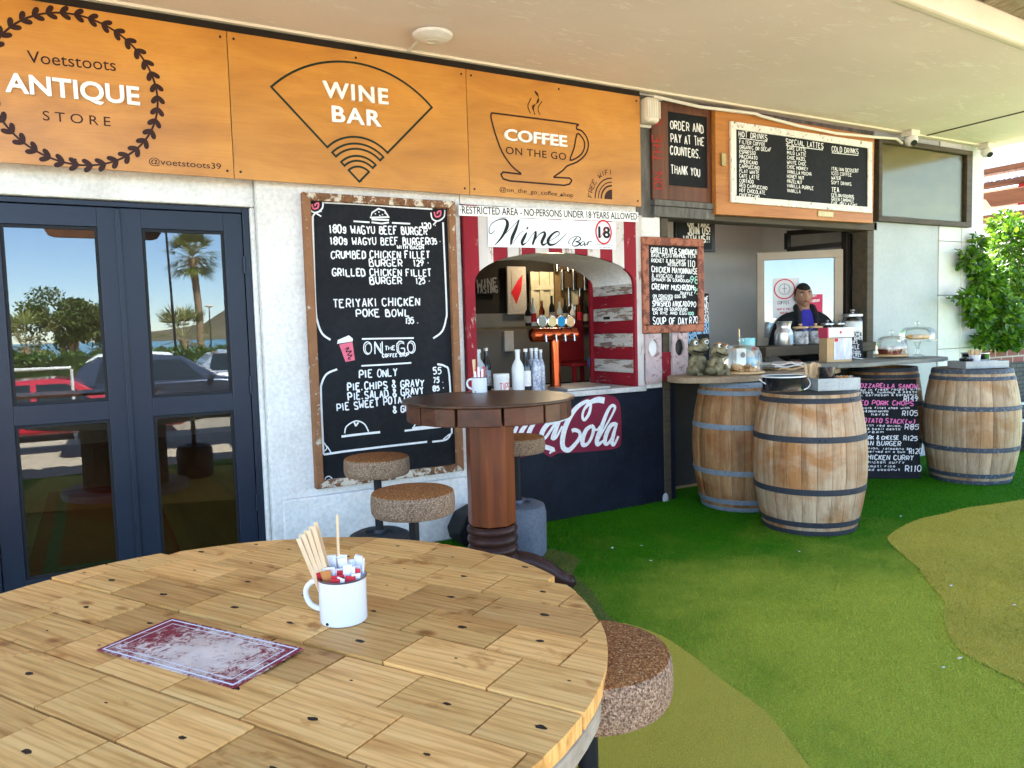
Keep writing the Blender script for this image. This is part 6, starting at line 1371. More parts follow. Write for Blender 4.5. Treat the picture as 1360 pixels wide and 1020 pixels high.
# ------------------------------------------------------------------ inside the wine bar
mat('copper', (.50, .10, .035), (.38, .07, .025), .26, 1.0, vs=6); mat('bottle_dark', (.015, .02, .018), rough=.12); mat('bottle_patterned', (.60, .62, .66), (.10, .13, .22), .25, vs=55); mat('bottle_white', (.74, .74, .72), (.66, .66, .64), .3); mat('rack_wood', (.30, .20, .09), (.17, .11, .05), .6, vs=6); mat('rack_metal', (.62, .62, .62), rough=.2, metal=1); mat('apron_blue', (.02, .25, .45), (.015, .18, .36), .7, vs=8); mat('bar_red', (.34, .02, .02), (.28, .015, .015), .4); mat('mirror', (.85, .84, .80), rough=.03, metal=1); mat('cream_panel', (.74, .68, .50), (.45, .40, .27), .5, vs=3)
LZ = .926
q = onz(737, 510, LZ); tx, ty = q.x, D+.32
q = ony(737, 480, ty); tx = q.x
zb = zoomer(600, 320, 4.8577, ty); top = zb(665, 605).z; xl, xr = zb(515, 605).x, zb(800, 605).x
t = thing('beer_tap_tower', 'T shaped copper beer tap tower with four round badges', 'beer tap', (tx, ty, LZ))
MB().lathe([(.06, 0), (.06, .012), (.042, .02), (.040, top-LZ)], 32, (tx, ty, LZ)).build('column', 'copper', t, smooth=True)
MB().lathe([(.001, -.02), (.03, -.012), (.05, .004), (.053, .02), (.053, (xr-xl)-.02), (.05, (xr-xl)-.004), (.03, (xr-xl)+.012), (.001, (xr-xl)+.02)], 32, M=Matrix.Translation((xl, ty, top)) @ Matrix.Rotation(PI/2, 4, 'Y')).build('cross_tube', 'copper', t, smooth=True)
for k, (zx, m1) in enumerate(((567, 'bottle_dark'), (632, 'brass_dull'), (690, 'apron_blue'), (748, 'lid_wood'))):
    p = zb(zx, 520); MB().cyl((p.x, ty-.01, top+.045), (p.x, ty-.01, p.z-.035), .011, n=12).build('stem', 'rack_metal', t, smooth=True)
    bd = MB().lathe([(.038, 0), (.043, .004), (.043, .016), (.038, .02)], 28, M=Matrix.Translation((p.x, ty-.02, p.z)) @ Matrix.Rotation(PI/2, 4, 'X') @ Matrix.Diagonal((1, 1.15, 1, 1))).build('badge', 'rack_metal', t, smooth=True)
    MB().lathe([(.034, .0), (.034, .0225), (.001, .0225)], 28, M=Matrix.Translation((p.x, ty-.02, p.z)) @ Matrix.Rotation(PI/2, 4, 'X') @ Matrix.Diagonal((1, 1.15, 1, 1)), caps=False).build('badge_face', m1, bd)
    MB().tube([(p.x, ty-.05, top), (p.x, ty-.085, top-.005), (p.x, ty-.09, top-.05)], .009).build('spout', 'rack_metal', t, smooth=True)
dt = MB().box((tx-.12, D-.03, LZ), (tx+.26, D+.25, LZ+.02)).build('drip_tray', 'steel_grey', at=(tx, D+.1, LZ), bevel=.004); tag(dt, 'grey drip tray on the ledge below the copper taps', 'drip tray')
def bottle(zx, yb, zbase, ztop, r, m, label, grp=None, cap='plastic_white', lab=None):
    Zz = zoomer(600, 320, 4.8577, yb); x = Zz(zx, 900).x; h = Zz(zx, ztop).z-LZ
    t = thing('bottle', label, 'bottle', (x, yb, LZ), grp)
    MB().lathe([(r*.9, 0), (r, .006), (r, h*.58), (r*.85, h*.66), (r*.38, h*.78), (r*.36, h*.93)], 24, (x, yb, LZ)).build('body', m, t, smooth=True)
    MB().lathe([(r*.42, h*.93), (r*.44, h*.945), (r*.44, h), (.001, h)], 16, (x, yb, LZ)).build('cap', cap, t, smooth=True)
    if lab: MB().lathe([(r*1.01, h*.15), (r*1.01, h*.5)], 24, (x, yb, LZ), caps=False).build('label', lab, t, smooth=True)
g = 'bottles on the wine bar ledge'
bottle(428, D+.12, 0, 700, .045, 'bottle_white', 'white bottle on the hatch ledge left of the patterned ones', g)
bottle(480, D+.14, 0, 695, .036, 'bottle_dark', 'dark bottle with white label beside the white bottle', g, lab='sachet_white')
bottle(518, D+.20, 0, 692, .032, 'bottle_patterned', 'patterned slim bottle, left of the three beside the taps', g)
bottle(548, D+.12, 0, 690, .034, 'bottle_patterned', 'patterned slim bottle, front one of the three beside the taps', g)
bottle(577, D+.20, 0, 700, .030, 'bottle_patterned', 'patterned slim bottle, right of the three beside the taps', g)
bottle(226, D+.40, 0, 690, .034, 'bottle_dark', 'dark patterned bottle at the far left inside the hatch', g, lab='bottle_patterned')
bottle(172, D+.35, 0, 700, .055, 'mug_pale', 'pale plastic bottle in the left corner of the hatch', g)
Zz = zoomer(600, 320, 4.8577, D+.10); c = Zz(320, 900)
t = thing('tip_tub', 'white tub with red hand lettering TIPS on the hatch ledge', 'tub', (c.x, D+.10, LZ)); R = .055
MB().lathe([(R*.95, 0), (R, .006), (R, .115), (R*1.04, .118), (R*1.04, .145), (R*.98, .15), (.001, .15)], 36, (c.x, D+.10, LZ)).build('tub', 'plastic_white', t, smooth=True)
b = MB()
for k, chh in enumerate('TIPS'):
    a = -PI/2-.55+.38*k; o_ = Vector((c.x+R*1.008*math.cos(a), D+.10+R*1.008*math.sin(a), LZ+.035)); tg = Vector((-math.sin(a), math.cos(a), 0))
    for st in glyph(chh): b.ribbon([o_+tg*(gx-.5)*.018+Vector((0, 0, gy*.05)) for gx, gy in st], .005, (math.cos(a), math.sin(a), 0))
b.build('lettering', 'sign_red', t)
yb = D+2.26; Zw = zoomer(600, 320, 4.8577, yb)
a, c = Zw(345, 165), Zw(478, 475); t = thing('framed_picture', 'framed print with a red figure on the dark bar wall', 'picture', ((a.x+c.x)/2, yb, c.z))
MB().box((a.x, yb-.03, c.z), (c.x, yb-.001, a.z)).build('frame', 'newsprint', t, bevel=.01); MB().box((a.x+.05, yb-.034, c.z+.05), (c.x-.05, yb-.0305, a.z-.05)).build('print', 'newsprint', t)
p0 = Zw(405, 320); b = MB().prism([(p0.x-.06, yb-.035, p0.z-.02), (p0.x+.02, yb-.035, p0.z+.10), (p0.x+.08, yb-.035, p0.z+.16), (p0.x+.06, yb-.035, p0.z), (p0.x+.0, yb-.035, p0.z-.14)], (0, -.001, 0)); b.build('red_figure', 'sign_red', t)
a, c = Zw(150, 270), Zw(305, 345); t = thing('wine_tasting_sign', 'dark sign reading WINE TASTING on the bar wall', 'sign', ((a.x+c.x)/2, yb, c.z)); MB().box((a.x, yb-.02, c.z), (c.x, yb-.001, a.z)).build('panel', 'chalk_black', t)
b = MB(); Zw2 = zoomer(600, 320, 4.8577, yb-.02); write(b, 'WINE', Zw2(165, 305), Zw2(295, 300), .09, .016); write(b, 'TASTING', Zw2(165, 338), Zw2(295, 334), .07, .012); b.build('lettering', 'ink_grey', t)
a, c = Zw(490, 80), Zw(612, 108); t = thing('bar_ceiling_lamp', 'lit warm lamp box under the bar ceiling', 'lamp', ((a.x+c.x)/2, yb-.3, c.z))
em, et, ep = newmat('lamp_glow'); ep.inputs['Emission Color'].default_value = (1, .80, .40, 1); ep.inputs['Emission Strength'].default_value = 1.0
pl_ = bpy.data.lights.new('bar_lamp_light', 'POINT'); pl_.energy = 1.5; pl_.color = (1, .82, .55); pl_.shadow_soft_size = .06; po = bpy.data.objects.new('bar_lamp_light', pl_); C.objects.link(po); po.location = ((a.x+c.x)/2, yb-.42, c.z-.02)
MB().box((a.x, yb-.35, c.z), (a.x+(c.x-a.x)*.55, yb-.25, a.z+.04)).build('lit_tube', 'lamp_glow', t, bevel=.01); MB().box((a.x+(c.x-a.x)*.56, yb-.35, c.z), (c.x, yb-.25, a.z+.04)).build('housing', 'plastic_cream', t, bevel=.01)
a, c = Zw(495, 200), Zw(650, 545); t = thing('lit_area_panel', 'pale cream panelled cabinet behind the beer taps', 'cabinet', ((a.x+c.x)/2, yb, c.z)); MB().box((a.x, yb-.02, c.z), (c.x, yb-.001, a.z)).build('panel', 'cream_panel', t)  # cabinet stands in for the lit area at the back of the bar, its brightness put into the cream
b = MB()
for x_ in (a.x, (a.x*.6+c.x*.4), c.x-.04): b.box((x_, yb-.04, c.z), (x_+.04, yb-.021, a.z))
b.box((a.x, yb-.045, (a.z*2+c.z)/3), (c.x, yb-.0405, (a.z*2+c.z)/3+.05)); b.build('frame', 'cream_panel', t)  # frame of the panel standing in for the lit area
a, c = Zw(655, 95), Zw(895, 540); t = thing('wine_rack', 'tall wall rack of upright metal pegs and bottles behind the taps', 'wine rack', ((a.x+c.x)/2, yb, c.z)); MB().box((a.x, yb-.02, c.z), (c.x, yb-.001, a.z)).build('back_panel', 'rack_wood', t)
for r_, (z0_, z1_, xsn) in enumerate(((200, 90, (650, 720, 790, 860)), (320, 190, (685, 757, 828)), (425, 305, (727, 797, 870)), (535, 420, (700, 767, 838)))):
    for zx in xsn:
        p, p2 = Zw(zx, z0_), Zw(zx, z1_); MB().cyl((p.x, yb-.09, p.z), (p.x, yb-.09, p2.z), .022, n=12).build('peg', 'rack_metal', t, smooth=True)
        b = MB().box((p.x+.04, yb-.07, p.z+.02), (p.x+.14, yb-.021, p2.z-.03)); b.build('pigeonhole', 'cream_panel' if (zx+r_) % 3 == 0 else 'under_dark', t)
Zk = zoomer(600, 320, 4.8577, D+1.9); zs = Zk(700, 545).z
sf = MB().box((3.0, D+1.84, zs-.025), (4.6, D+2.0, zs)).build('bar_shelf', 'rack_wood', at=(3.8, D+1.9, zs)); tag(sf, 'wooden bottle shelf behind the copper taps', 'shelf')
for k, zx in enumerate((500, 535, 590, 655, 705, 740, 790, 835, 870)):
    p = Zk(zx, 540); h = (.22, .28, .25, .30, .24, .27, .22, .29, .25)[k]; r = .03
    t = thing('bottle', 'spirit bottle standing on the dark shelf behind the beer taps', 'bottle', (p.x, D+1.92, zs), 'bottles on the shelf behind the taps')
    MB().lathe([(r*.95, .001), (r, .008), (r, h*.6), (r*.4, h*.78), (r*.4, h)], 16, (p.x, D+1.92, zs)).build('body', ('bottle_dark', 'bottle_white', 'copper', 'bottle_dark', 'mug_pale')[k % 5], t, smooth=True); MB().lathe([(r*1.02, h*.15), (r*1.02, h*.45)], 16, (p.x, D+1.92, zs), caps=False).build('label', ('newsprint', 'sign_red', 'cream_panel')[k % 3], t, smooth=True)
Zz = zoomer(600, 320, 4.8577, D+1.0); p = Zz(830, 900); cx = p.x-.02
t = thing('red_bar_chair', 'red metal high chair standing inside the bar behind the taps', 'chair', (cx, D+1.0, 0)); zs = 1.05
for dx in (-.16, .16):
    for dy in (-.16, .16): MB().bar((cx+dx, D+1+dy, 0), (cx+dx*.8, D+1+dy*.8, zs), .03, .03).build('leg', 'bar_red', t)
MB().box((cx-.19, D+.81, zs), (cx+.19, D+1.19, zs+.03)).build('seat', 'bar_red', t, bevel=.01); MB().box((cx-.18, D+1.16, zs+.03), (cx+.18, D+1.19, zs+.40)).build('backrest', 'bar_red', t, bevel=.01)
MB().bar((cx-.15, D+.85, .55), (cx+.15, D+.85, .55), .025, .025).build('stretcher', 'bar_red', t)
p = Zz(865, 700); o = MB().prism([(p.x-.13, D+.76, p.z-.14), (p.x+.1, D+.76, p.z-.15), (p.x+.13, D+.76, p.z+.0), (p.x+.11, D+.76, p.z+.24), (p.x-.01, D+.76, p.z+.22), (p.x-.03, D+.76, p.z-.05), (p.x-.13, D+.76, p.z-.06)], (0, .04, 0)).build('blue_apron', 'apron_blue', at=(p.x, D+.77, p.z), bevel=.012); tag(o, 'blue folded cloth hanging on the red bar chair', 'cloth')
a = Zw(365, 645); o = MB().box((a.x-.05, yb-.012, a.z-.11), (a.x+.06, yb+.018, a.z+.10)).build('wall_socket', 'plastic_white', at=(a.x, yb, a.z), bevel=.006); tag(o, 'white wall socket plate on the bar tiles', 'socket')

# ------------------------------------------------------------------ hedge plant, brick wall and neighbouring terrace at the right
def brickmat(name, c1, c2, mo, sc):
    m, t, p = newmat(name); p.inputs['Roughness'].default_value = .85; br = nd(t, 'ShaderNodeTexBrick'); br.inputs['Scale'].default_value = sc
    br.inputs['Color1'].default_value = (*c1, 1); br.inputs['Color2'].default_value = (*c2, 1); br.inputs['Mortar'].default_value = (*mo, 1); br.inputs['Mortar Size'].default_value = .018; br.inputs['Brick Width'].default_value = .46; br.inputs['Row Height'].default_value = .17
    t.links.new(coords(t, (1, 1, 1), (rad(90), 0, 0)), br.inputs['Vector']); t.links.new(br.outputs['Color'], p.inputs['Base Color']); bump(t, p, br.outputs['Fac'], -.4, .01)
brickmat('brick_red', (.25, .07, .055), (.18, .05, .045), (.34, .30, .26), 2.0); brickmat('slate_stack', (.045, .042, .04), (.075, .07, .065), (.015, .014, .014), 3.6)
t = thing('planter_wall', 'brick topped planter wall with dark slate below the leafy bush', 'wall', (9.2, 4.66, -.008))
MB().box((8.19, 4.62, .86), (11.5, 4.82, 1.22)).build('brick_course', 'brick_red', t); MB().box((8.19, 4.60, -.008), (11.5, 4.82, .858)).build('slate_base', 'slate_stack', t)
t = thing('terrace_steps', 'grey stone steps with pale nosings beside the hedge barrel', 'steps', (8.6, 4.3, 0))
for k in range(3): MB().box((8.2, 4.02+.18*k, .001+.0*k), (10.5, 4.595, .14*(k+1))).build('tread', 'slate_stack', t) if k == 0 else MB().box((8.2, 4.02+.18*k, .14*k+.001), (10.5, 4.595, .14*(k+1))).build('tread', 'slate_stack', t)
for k in range(3): MB().box((8.2, 4.01+.18*k, .14*(k+1)+.0005), (10.5, 4.06+.18*k, .14*(k+1)+.022)).build('nosing', 'pale_panel', t)
def leafmat(name, cols):
    m, t, p = newmat(name); p.inputs['Roughness'].default_value = .4; at_ = nd(t, 'ShaderNodeAttribute', attribute_name='tone')
    c = ramp(t, at_.outputs['Fac'], [(0, cols[0]), (.5, cols[1]), (1, cols[2])]); t.links.new(c, p.inputs['Base Color'])
    tr = nd(t, 'ShaderNodeBsdfTranslucent'); t.links.new(c, tr.inputs[0]); mx = nd(t, 'ShaderNodeMixShader'); mx.inputs[0].default_value = .4
    t.links.new(p.outputs[0], mx.inputs[1]); t.links.new(tr.outputs[0], mx.inputs[2]); t.links.new(mx.outputs[0], t.nodes['Material Output'].inputs[0])
leafmat('leaf_bright', [(.022, .075, .003), (.075, .19, .006), (.19, .34, .018)]); leafmat('leaf_tree', [(.04, .07, .012), (.09, .13, .025), (.17, .21, .05)]); leafmat('leaf_palm', [(.09, .12, .02), (.18, .20, .04), (.36, .32, .12)]); leafmat('leaf_hedge', [(.04, .08, .01), (.08, .15, .02), (.14, .22, .04)])
mat('bark', (.30, .21, .13), (.17, .11, .065), .9, vs=8, st=(3, 3, .8), bs=20, bm=.6); mat('twig', (.12, .09, .045), (.07, .05, .03), .9)
def leaf(b, p, d, n_, L, W, tone):
    d = d.normalized(); s = d.cross(n_).normalized(); n2 = s.cross(d)
    P = [p, p+d*L*.3+s*W*.42, p+d*L*.65+s*W*.40, p+d*L-n2*L*.08, p+d*L*.65-s*W*.40, p+d*L*.3-s*W*.42, p+d*L*.32+n2*-W*.10, p+d*L*.66+n2*-W*.10]
    b.add(P, [(0, 6, 1), (1, 6, 7, 2), (2, 7, 3), (0, 5, 6), (5, 4, 7, 6), (4, 3, 7)], 0, tone)
def rv(r=random): return Vector((r.gauss(0, 1), r.gauss(0, 1), r.gauss(0, 1))).normalized()
t = thing('leafy_bush', 'bright green broad leaved bush hanging over the brick planter wall', 'bush', (8.8, 4.75, 1.2))
b = MB(); tw = MB()
blobs = []
for u, v, y, rx, rz_, n_ in ((1345, 330, 4.75, .32, .30, 420), (1350, 400, 4.6, .36, .42, 640), (1325, 420, 4.45, .26, .30, 420), (1310, 370, 4.6, .22, .26, 280), (1335, 300, 4.9, .22, .16, 150), (1300, 415, 4.4, .15, .15, 120), (1290, 345, 4.42, .13, .10, 70), (1375, 380, 4.7, .40, .6, 500), (1330, 450, 4.42, .25, .10, 140), (1285, 395, 4.36, .10, .08, 45), (1298, 325, 4.45, .08, .10, 40), (1305, 450, 4.4, .09, .09, 45), (1312, 385, 4.5, .17, .26, 260), (1300, 370, 4.46, .12, .16, 110), (1345, 445, 4.42, .3, .14, 200)): blobs.append((ony(u, v, y), rx, rz_, n_))
for c, rx, rz_, n_ in blobs:
    for k in range(int(n_*2.3)):
        q = rv(); r_ = random.random()**.4; p = c+Vector((q.x*rx*r_, q.y*rx*.75*r_, q.z*rz_*r_)); d = (q*.6+rv()*.8+Vector((0, -.2, -.25)))
        leaf(b, p, d, (rv()*.7+Vector((0, -.4, .8))).normalized(), random.uniform(.055, .095), random.uniform(.034, .052), random.random()**1.2)
root = Vector((8.9, 4.9, 1.1))
for c, rx, rz_, n_ in blobs: m_ = (root+c)/2+Vector((0, .05, .12)); tw.tube(smoothpts([tuple(root), tuple(m_), tuple(c)], 5), [.02]*3+[.013]*4+[.006]*4, 6)
tw.tube([tuple(root), tuple(root+Vector((0, 0, -.3)))], .03, 8)
tip = ony(1256, 397, 4.33); bs_ = ony(1290, 398, 4.4); tw.tube([tuple(bs_), tuple((bs_+tip)/2+Vector((0, 0, .02))), tuple(tip)], .003, 5)
for k in range(22): f = random.random(); p = bs_.lerp(tip, f); leaf(b, p, (tip-bs_).normalized()*.6+rv()*.7, Vector((0, -.3, 1)), .05, .028, random.random())
tip = ony(1268, 330, 4.38); bs_ = ony(1298, 350, 4.42); tw.tube([tuple(bs_), tuple(tip)], .003, 5)
for k in range(24): f = random.random(); p = bs_.lerp(tip, f); leaf(b, p, (tip-bs_).normalized()*.6+rv()*.7, Vector((0, -.3, 1)), .055, .032, random.random())
b.build('foliage', 'leaf_bright', t); tw.build('stems', 'twig', t, smooth=True)
mat('neigh_white', (.78, .76, .76), (.70, .68, .68), .6, vs=1); mat('neigh_red', (.30, .018, .015), (.24, .014, .012), .5); mat('neigh_peach', (.70, .46, .33), (.62, .40, .29), .7); wood('neigh_beam', (.15, .055, .017), (.08, .027, .009), axis='y', g=.6)
t = thing('neighbouring_pergola', 'red and white neighbouring terrace roof with carved brown beam ends', 'pergola', (13, 7, -.33)); X = 13.0
MB().box((X, 5.0, 3.79), (X+.3, 12, 4.02)).box((X+.1, 3.5, 4.05), (X+.5, 6.9, 4.2)).build('white_fascia', 'neigh_white', t); MB().box((X-.02, 4, 3.70), (X+.25, 12, 3.787)).build('brown_rail', 'neigh_beam', t)
b = MB(); r5 = random.Random(2)
for k in range(26): y = 5.2+k*.09; b.prism([(X+.1+r5.uniform(-.05, .05), y, 3.58), (X+.1, y+.07, 3.58), (X+.1, y+.04+r5.uniform(-.03, .03), 3.70+r5.uniform(-.04, 0))], (.02, 0, 0))
b.build('white_lace_trim', 'neigh_white', t); MB().box((X+.02, 3.5, 3.5), (X+.28, 12, 3.575)).build('brown_rail', 'neigh_beam', t)
MB().box((X+.3, 3.0, 2.2), (X+.5, 6.82, 3.6)).build('red_wall', 'neigh_red', t); MB().box((X+.35, 6.83, 0), (X+.8, 12, 3.49)).build('peach_wall', 'neigh_peach', t)
P = [(3.0, 3.13), (3.0, 3.36), (7.12, 3.36), (7.10, 3.29), (7.0, 3.25), (6.95, 3.18), (6.92, 3.13)]; MB().prism([(X-.3, y, z) for y, z in P], (.1, 0, 0)).build('carved_beam', 'neigh_beam', t, bevel=.006)
b = MB()
for k in range(9): y0 = 6.35-.055*k; b.ribbon([(X-.302, y0, 3.16), (X-.302, y0+.01, 3.25)], .018, (-1, 0, 0)); b.ribbon([(X-.3025, y0, 3.16), (X-.3025, y0-.025, 3.20)], .014, (-1, 0, 0))
b.build('orange_lettering', 'paper_orange', t)
MB().box((X-.05, 3, 3.03), (X+.2, 12, 3.12)).build('white_ledge', 'neigh_white', t); MB().box((X-.1, 3, 2.93), (X+.1, 12, 3.025)).build('brown_rail', 'neigh_beam', t); MB().box((X+.2, 3, -.33), (X+.29, 12, 2.92)).build('lower_wall', 'neigh_white', t)

# ------------------------------------------------------------------ the street behind the viewer, seen in the glass doors
MIR = 2*(YD+.018); GZ = -.33
def mir(u, v, yv): p = ony(u, v, yv); return Vector((p.x, MIR-p.y, p.z))
def mirx(u, y_real): return ony(u, 450, MIR-y_real).x
mat('carglass', (.02, .03, .035), rough=.08); mat('tyre', (.015, .015, .016), rough=.8); mat('hubcap', (.45, .45, .46), rough=.3, metal=.8); mat('lamp_clear', (.7, .7, .7), rough=.15); mat('lamp_red', (.45, .01, .01), rough=.2); mat('trim_black', (.015, .015, .016), rough=.5)
def car(x, y, label, col, L=4.1, H=1.43, W=1.7, hatch=True, flip=1):
    t = thing('parked_car', label, 'car', (0, 0, 0), 'cars parked along the kerb'); z = lambda v: v*H
    low = [(-.5*L, .22), (-.497*L, .45), (-.47*L, .56), (-.44*L, .60), (.20*L, .62), (.40*L, .56), (.485*L, .48), (.5*L, .36), (.495*L, .16), (-.49*L, .16)]
    b = MB(); b.prism([(px, -W/2, z(pz)) for px, pz in low], (0, W, 0)); b.build('body', col, t, bevel=.07, seg=3, smooth=True)
    rf = [(-.46*L, .58), (-.40*L, .86), (-.33*L, .97), (-.10*L, 1.0), (.04*L, .96), (.23*L, .60)] if hatch else [(-.38*L, .58), (-.26*L, .90), (-.18*L, .97), (.0, .99), (.07*L, .95), (.24*L, .60)]
    vs = []; n = len(rf)
    for sgn in (-1, 1): vs += [(px, sgn*(W/2-.03-(.17*(pz-.58)/.42)), z(pz)) for px, pz in rf]
    fs = [tuple(range(n)), tuple(range(2*n-1, n-1, -1))]+[(i, n+i, n+(i+1) % n, (i+1) % n) for i in range(n)]
    b = MB().add(vs, fs); b.build('cabin', col, t, bevel=.03)
    for sgn in (-1, 1):
        for f0, f1 in ((.08, .46), (.50, .90)):
            a = rf[0][0]*.86+(rf[-1][0]*.82-rf[0][0]*.86)*f0; c = rf[0][0]*.86+(rf[-1][0]*.82-rf[0][0]*.86)*f1
            ya = lambda pz: sgn*(W/2-.018-(.17*(pz-.58)/.42))
            tp = .91; sh_ = .10*L*(f1 > .6); b = MB().add([(a, ya(.63), z(.63)), (c, ya(.63), z(.63)), (c-sh_, ya(tp), z(tp)), (a+.03*L*(f0 < .2), ya(tp), z(tp))], [(0, 1, 2, 3) if sgn < 0 else (3, 2, 1, 0)]); b.build('side_window', 'carglass', t)
        MB().box((-.12*L, sgn*(W/2)-.006, z(.50)), (-.06*L, sgn*(W/2)+.012, z(.52))).build('door_handle', 'trim_black', t); MB().ball((.17*L, sgn*(W/2+.08), z(.66)), .09, 10, 6, sc=(.7, 1, .7)).build('wing_mirror', col, t, smooth='all')
        for px in (-.31*L, .32*L):
            wv = MB().lathe([(.2, -.02), (.30, -.02), (.31, .02), (.31, .16), (.30, .2), (.2, .2)], 28, M=Matrix.Translation((px, sgn*(W/2+.005), .31)) @ Matrix.Rotation(PI/2*sgn, 4, 'X')).build('wheel', 'tyre', t, smooth=True)
            b = MB(); b.lathe([(.001, -.025), (.19, -.022), (.20, .0)], 24, M=Matrix.Translation((px, sgn*(W/2+.005), .31)) @ Matrix.Rotation(PI/2*sgn, 4, 'X'), caps=False); b.build('rim', 'hubcap', wv, smooth=True)
        MB().ball((.47*L, sgn*W*.36, z(.47)), .13, 12, 8, sc=(.6, 1.1, .6)).build('headlight', 'lamp_clear', t, smooth='all'); MB().ball((-.485*L, sgn*W*.38, z(.5)), .12, 12, 8, sc=(.4, .8, 1)).build('tail_light', 'lamp_red', t, smooth='all')
    ws = [rf[-2], rf[-1]]; b = MB().add([(ws[0][0]+.03, -W*.36, z(ws[0][1])-.03), (ws[1][0]+.005, -W*.42, z(ws[1][1])+.05), (ws[1][0]+.005, W*.42, z(ws[1][1])+.05), (ws[0][0]+.03, W*.36, z(ws[0][1])-.03)], [(0, 1, 2, 3)]); b.build('windscreen', 'carglass', t)
    b = MB().box((-.3*L, -W/2-.012, z(.30)), (.2*L, -W/2+.01, z(.33))); b.box((-.3*L, W/2-.01, z(.30)), (.2*L, W/2+.012, z(.33))); b.build('side_strip', 'hubcap', t)
    t.location = (x, y, GZ); t.scale = (flip, 1, 1) if flip > 0 else (1, 1, 1)
    if flip < 0: t.rotation_euler.z = PI
    return t
mat('paint_navy', (.05, .065, .10), (.045, .06, .09), .2, .4, coat=1); mat('paint_red', (.50, .015, .035), (.45, .012, .03), .25, coat=1); mat('paint_white', (.80, .80, .80), (.76, .76, .76), .25, coat=1); mat('paint_silver', (.42, .45, .48), (.38, .41, .44), .25, .6, coat=1)
car(mirx(225, -8.6), -8.6, 'dark blue grey hatchback mirrored in the right door leaf', 'paint_navy', 4.2, 1.42)
car(mirx(70, -6.2), -6.2, 'low red car mirrored in the left door leaf', 'paint_red', 4.0, 1.12, hatch=False)
car(mirx(205, -12.9), -11.3, 'white hatchback mirrored behind the dark blue one', 'paint_white', 4.0, 1.46)
car(mirx(320, -13.2), -11.4, 'silver saloon with its nose mirrored at the outer edge of the right door leaf', 'paint_silver', 4.3, 1.46, hatch=False)
car(mirx(150, -9.6), -9.3-1.6, 'silver saloon mirrored beside the meeting stile of the doors', 'paint_silver', 4.2, 1.18, hatch=False, flip=-1)
def palm(x, y, H, R, n, label, tr=.17):
    t = thing('palm_tree', label, 'palm tree', (x, y, GZ), 'palms on the seafront')
    pts = [(x+.10*math.sin(i*.5), y, GZ+H*i/8) for i in range(9)]; b = MB().tube(pts, [tr*1.5, tr*1.1]+[tr]*6+[tr*1.25], 12); b.build('trunk', 'bark', t, smooth=True)
    b = MB(); top = Vector(pts[-1]); rp = random.Random(int(x*10))
    for k in range(n):
        a = rp.uniform(0, 2*PI); el = rp.uniform(-.75, 1.3); d = Vector((math.cos(a)*math.cos(el), math.sin(a)*math.cos(el), math.sin(el))); st = top+d*.1; en = top+d*R*.55
        b.bar(st, en, .02, .015, 0); sd_ = d.cross(Vector((0, 0, 1))).normalized()
        for j in range(15):
            f = (j/14-.5)*2.5; dd = (d*math.cos(f)+sd_*math.sin(f)); e1 = en+dd*R*.5*(1-.25*abs(f)/1.25)+Vector((0, 0, -.13*R*rp.random())); w_ = .035*R; q = dd.cross(d.cross(sd_)).normalized()*w_*.5
            b.add([en-q*.4, en+q*.4, en+(e1-en)*.6+q, e1, en+(e1-en)*.6-q], [(0, 1, 2, 3, 4)], 0, rp.random()*(.5 if el < -.2 else 1))
    b.build('fronds', 'leaf_palm', t)
palm(mirx(264, -30), -30, 5.6, 1.5, 60, 'tall fan palm mirrored in the right door leaf', .17)
palm(mirx(246, -22), -22, 1.7, 1.5, 30, 'short bushy palm mirrored left of the tall palm', .14)
palm(mirx(34, -21), -21, 1.6, 1.5, 26, 'low palm mirrored below the round tree in the left leaf', .12)
def crown(b, c, rx, ry, rz_, n, L, r_):
    cl = [(c+Vector((r_.gauss(0, .5)*rx, r_.gauss(0, .5)*ry, r_.gauss(0, .42)*rz_)), r_.uniform(.25, .45)) for _ in range(26)]
    for k in range(n):
        cc_, s_ = r_.choice(cl); q = rv(r_); p = cc_+Vector((q.x*rx, q.y*ry, q.z*rz_))*s_*r_.random()**.4
        leaf(b, p, rv(r_), (rv(r_)+Vector((0, 0, .8))).normalized(), L*r_.uniform(.7, 1.2), L*.6, r_.random())
r9 = random.Random(11)
c = mir(88, 416, MIR+30); t = thing('round_tree', 'dense round crowned tree mirrored in the left door leaf', 'tree', (c.x, c.y, GZ))
b = MB(); crown(b, c+Vector((0, 0, -.25)), 2.0, 1.7, 1.15, 9000, .15, r9); crown(b, c+Vector((1.0, 0, -.7)), 1.5, 1.3, 1.0, 5000, .15, r9); b.build('crown', 'leaf_tree', t)
b = MB()
for k in range(5): a = 2*PI*k/5; b.tube([(c.x+.12*math.cos(a), c.y+.12*math.sin(a), GZ), (c.x+.3*math.cos(a), c.y+.3*math.sin(a), c.z-1.3), (c.x+1.1*math.cos(a), c.y+math.sin(a), c.z+.2)], [.16, .12, .04], 8)
b.build('trunk', 'bark', t, smooth=True)
t = thing('clipped_hedge', 'clipped green hedge along the far side of the road', 'hedge', (0, -16.6, GZ)); b = MB()
for k in range(9000): leaf(b, Vector((r9.uniform(-14, 14), r9.choice((-16.05, -17.1))+r9.gauss(0, .08), GZ+r9.uniform(0, 1.36))) if k % 3 else Vector((r9.uniform(-14, 14), r9.uniform(-17.1, -16.05), GZ+1.36+r9.gauss(0, .05))), rv(r9), (rv(r9)+Vector((0, .4, .6))).normalized(), r9.uniform(.10, .17), .09, r9.random())
b.build('foliage', 'leaf_hedge', t); MB().box((-14, -17.0, GZ), (14, -16.15, GZ+1.28)).build('inner_mass', mat('hedge_dark', (.03, .05, .01), (.02, .035, .008), .9, vs=8), t)
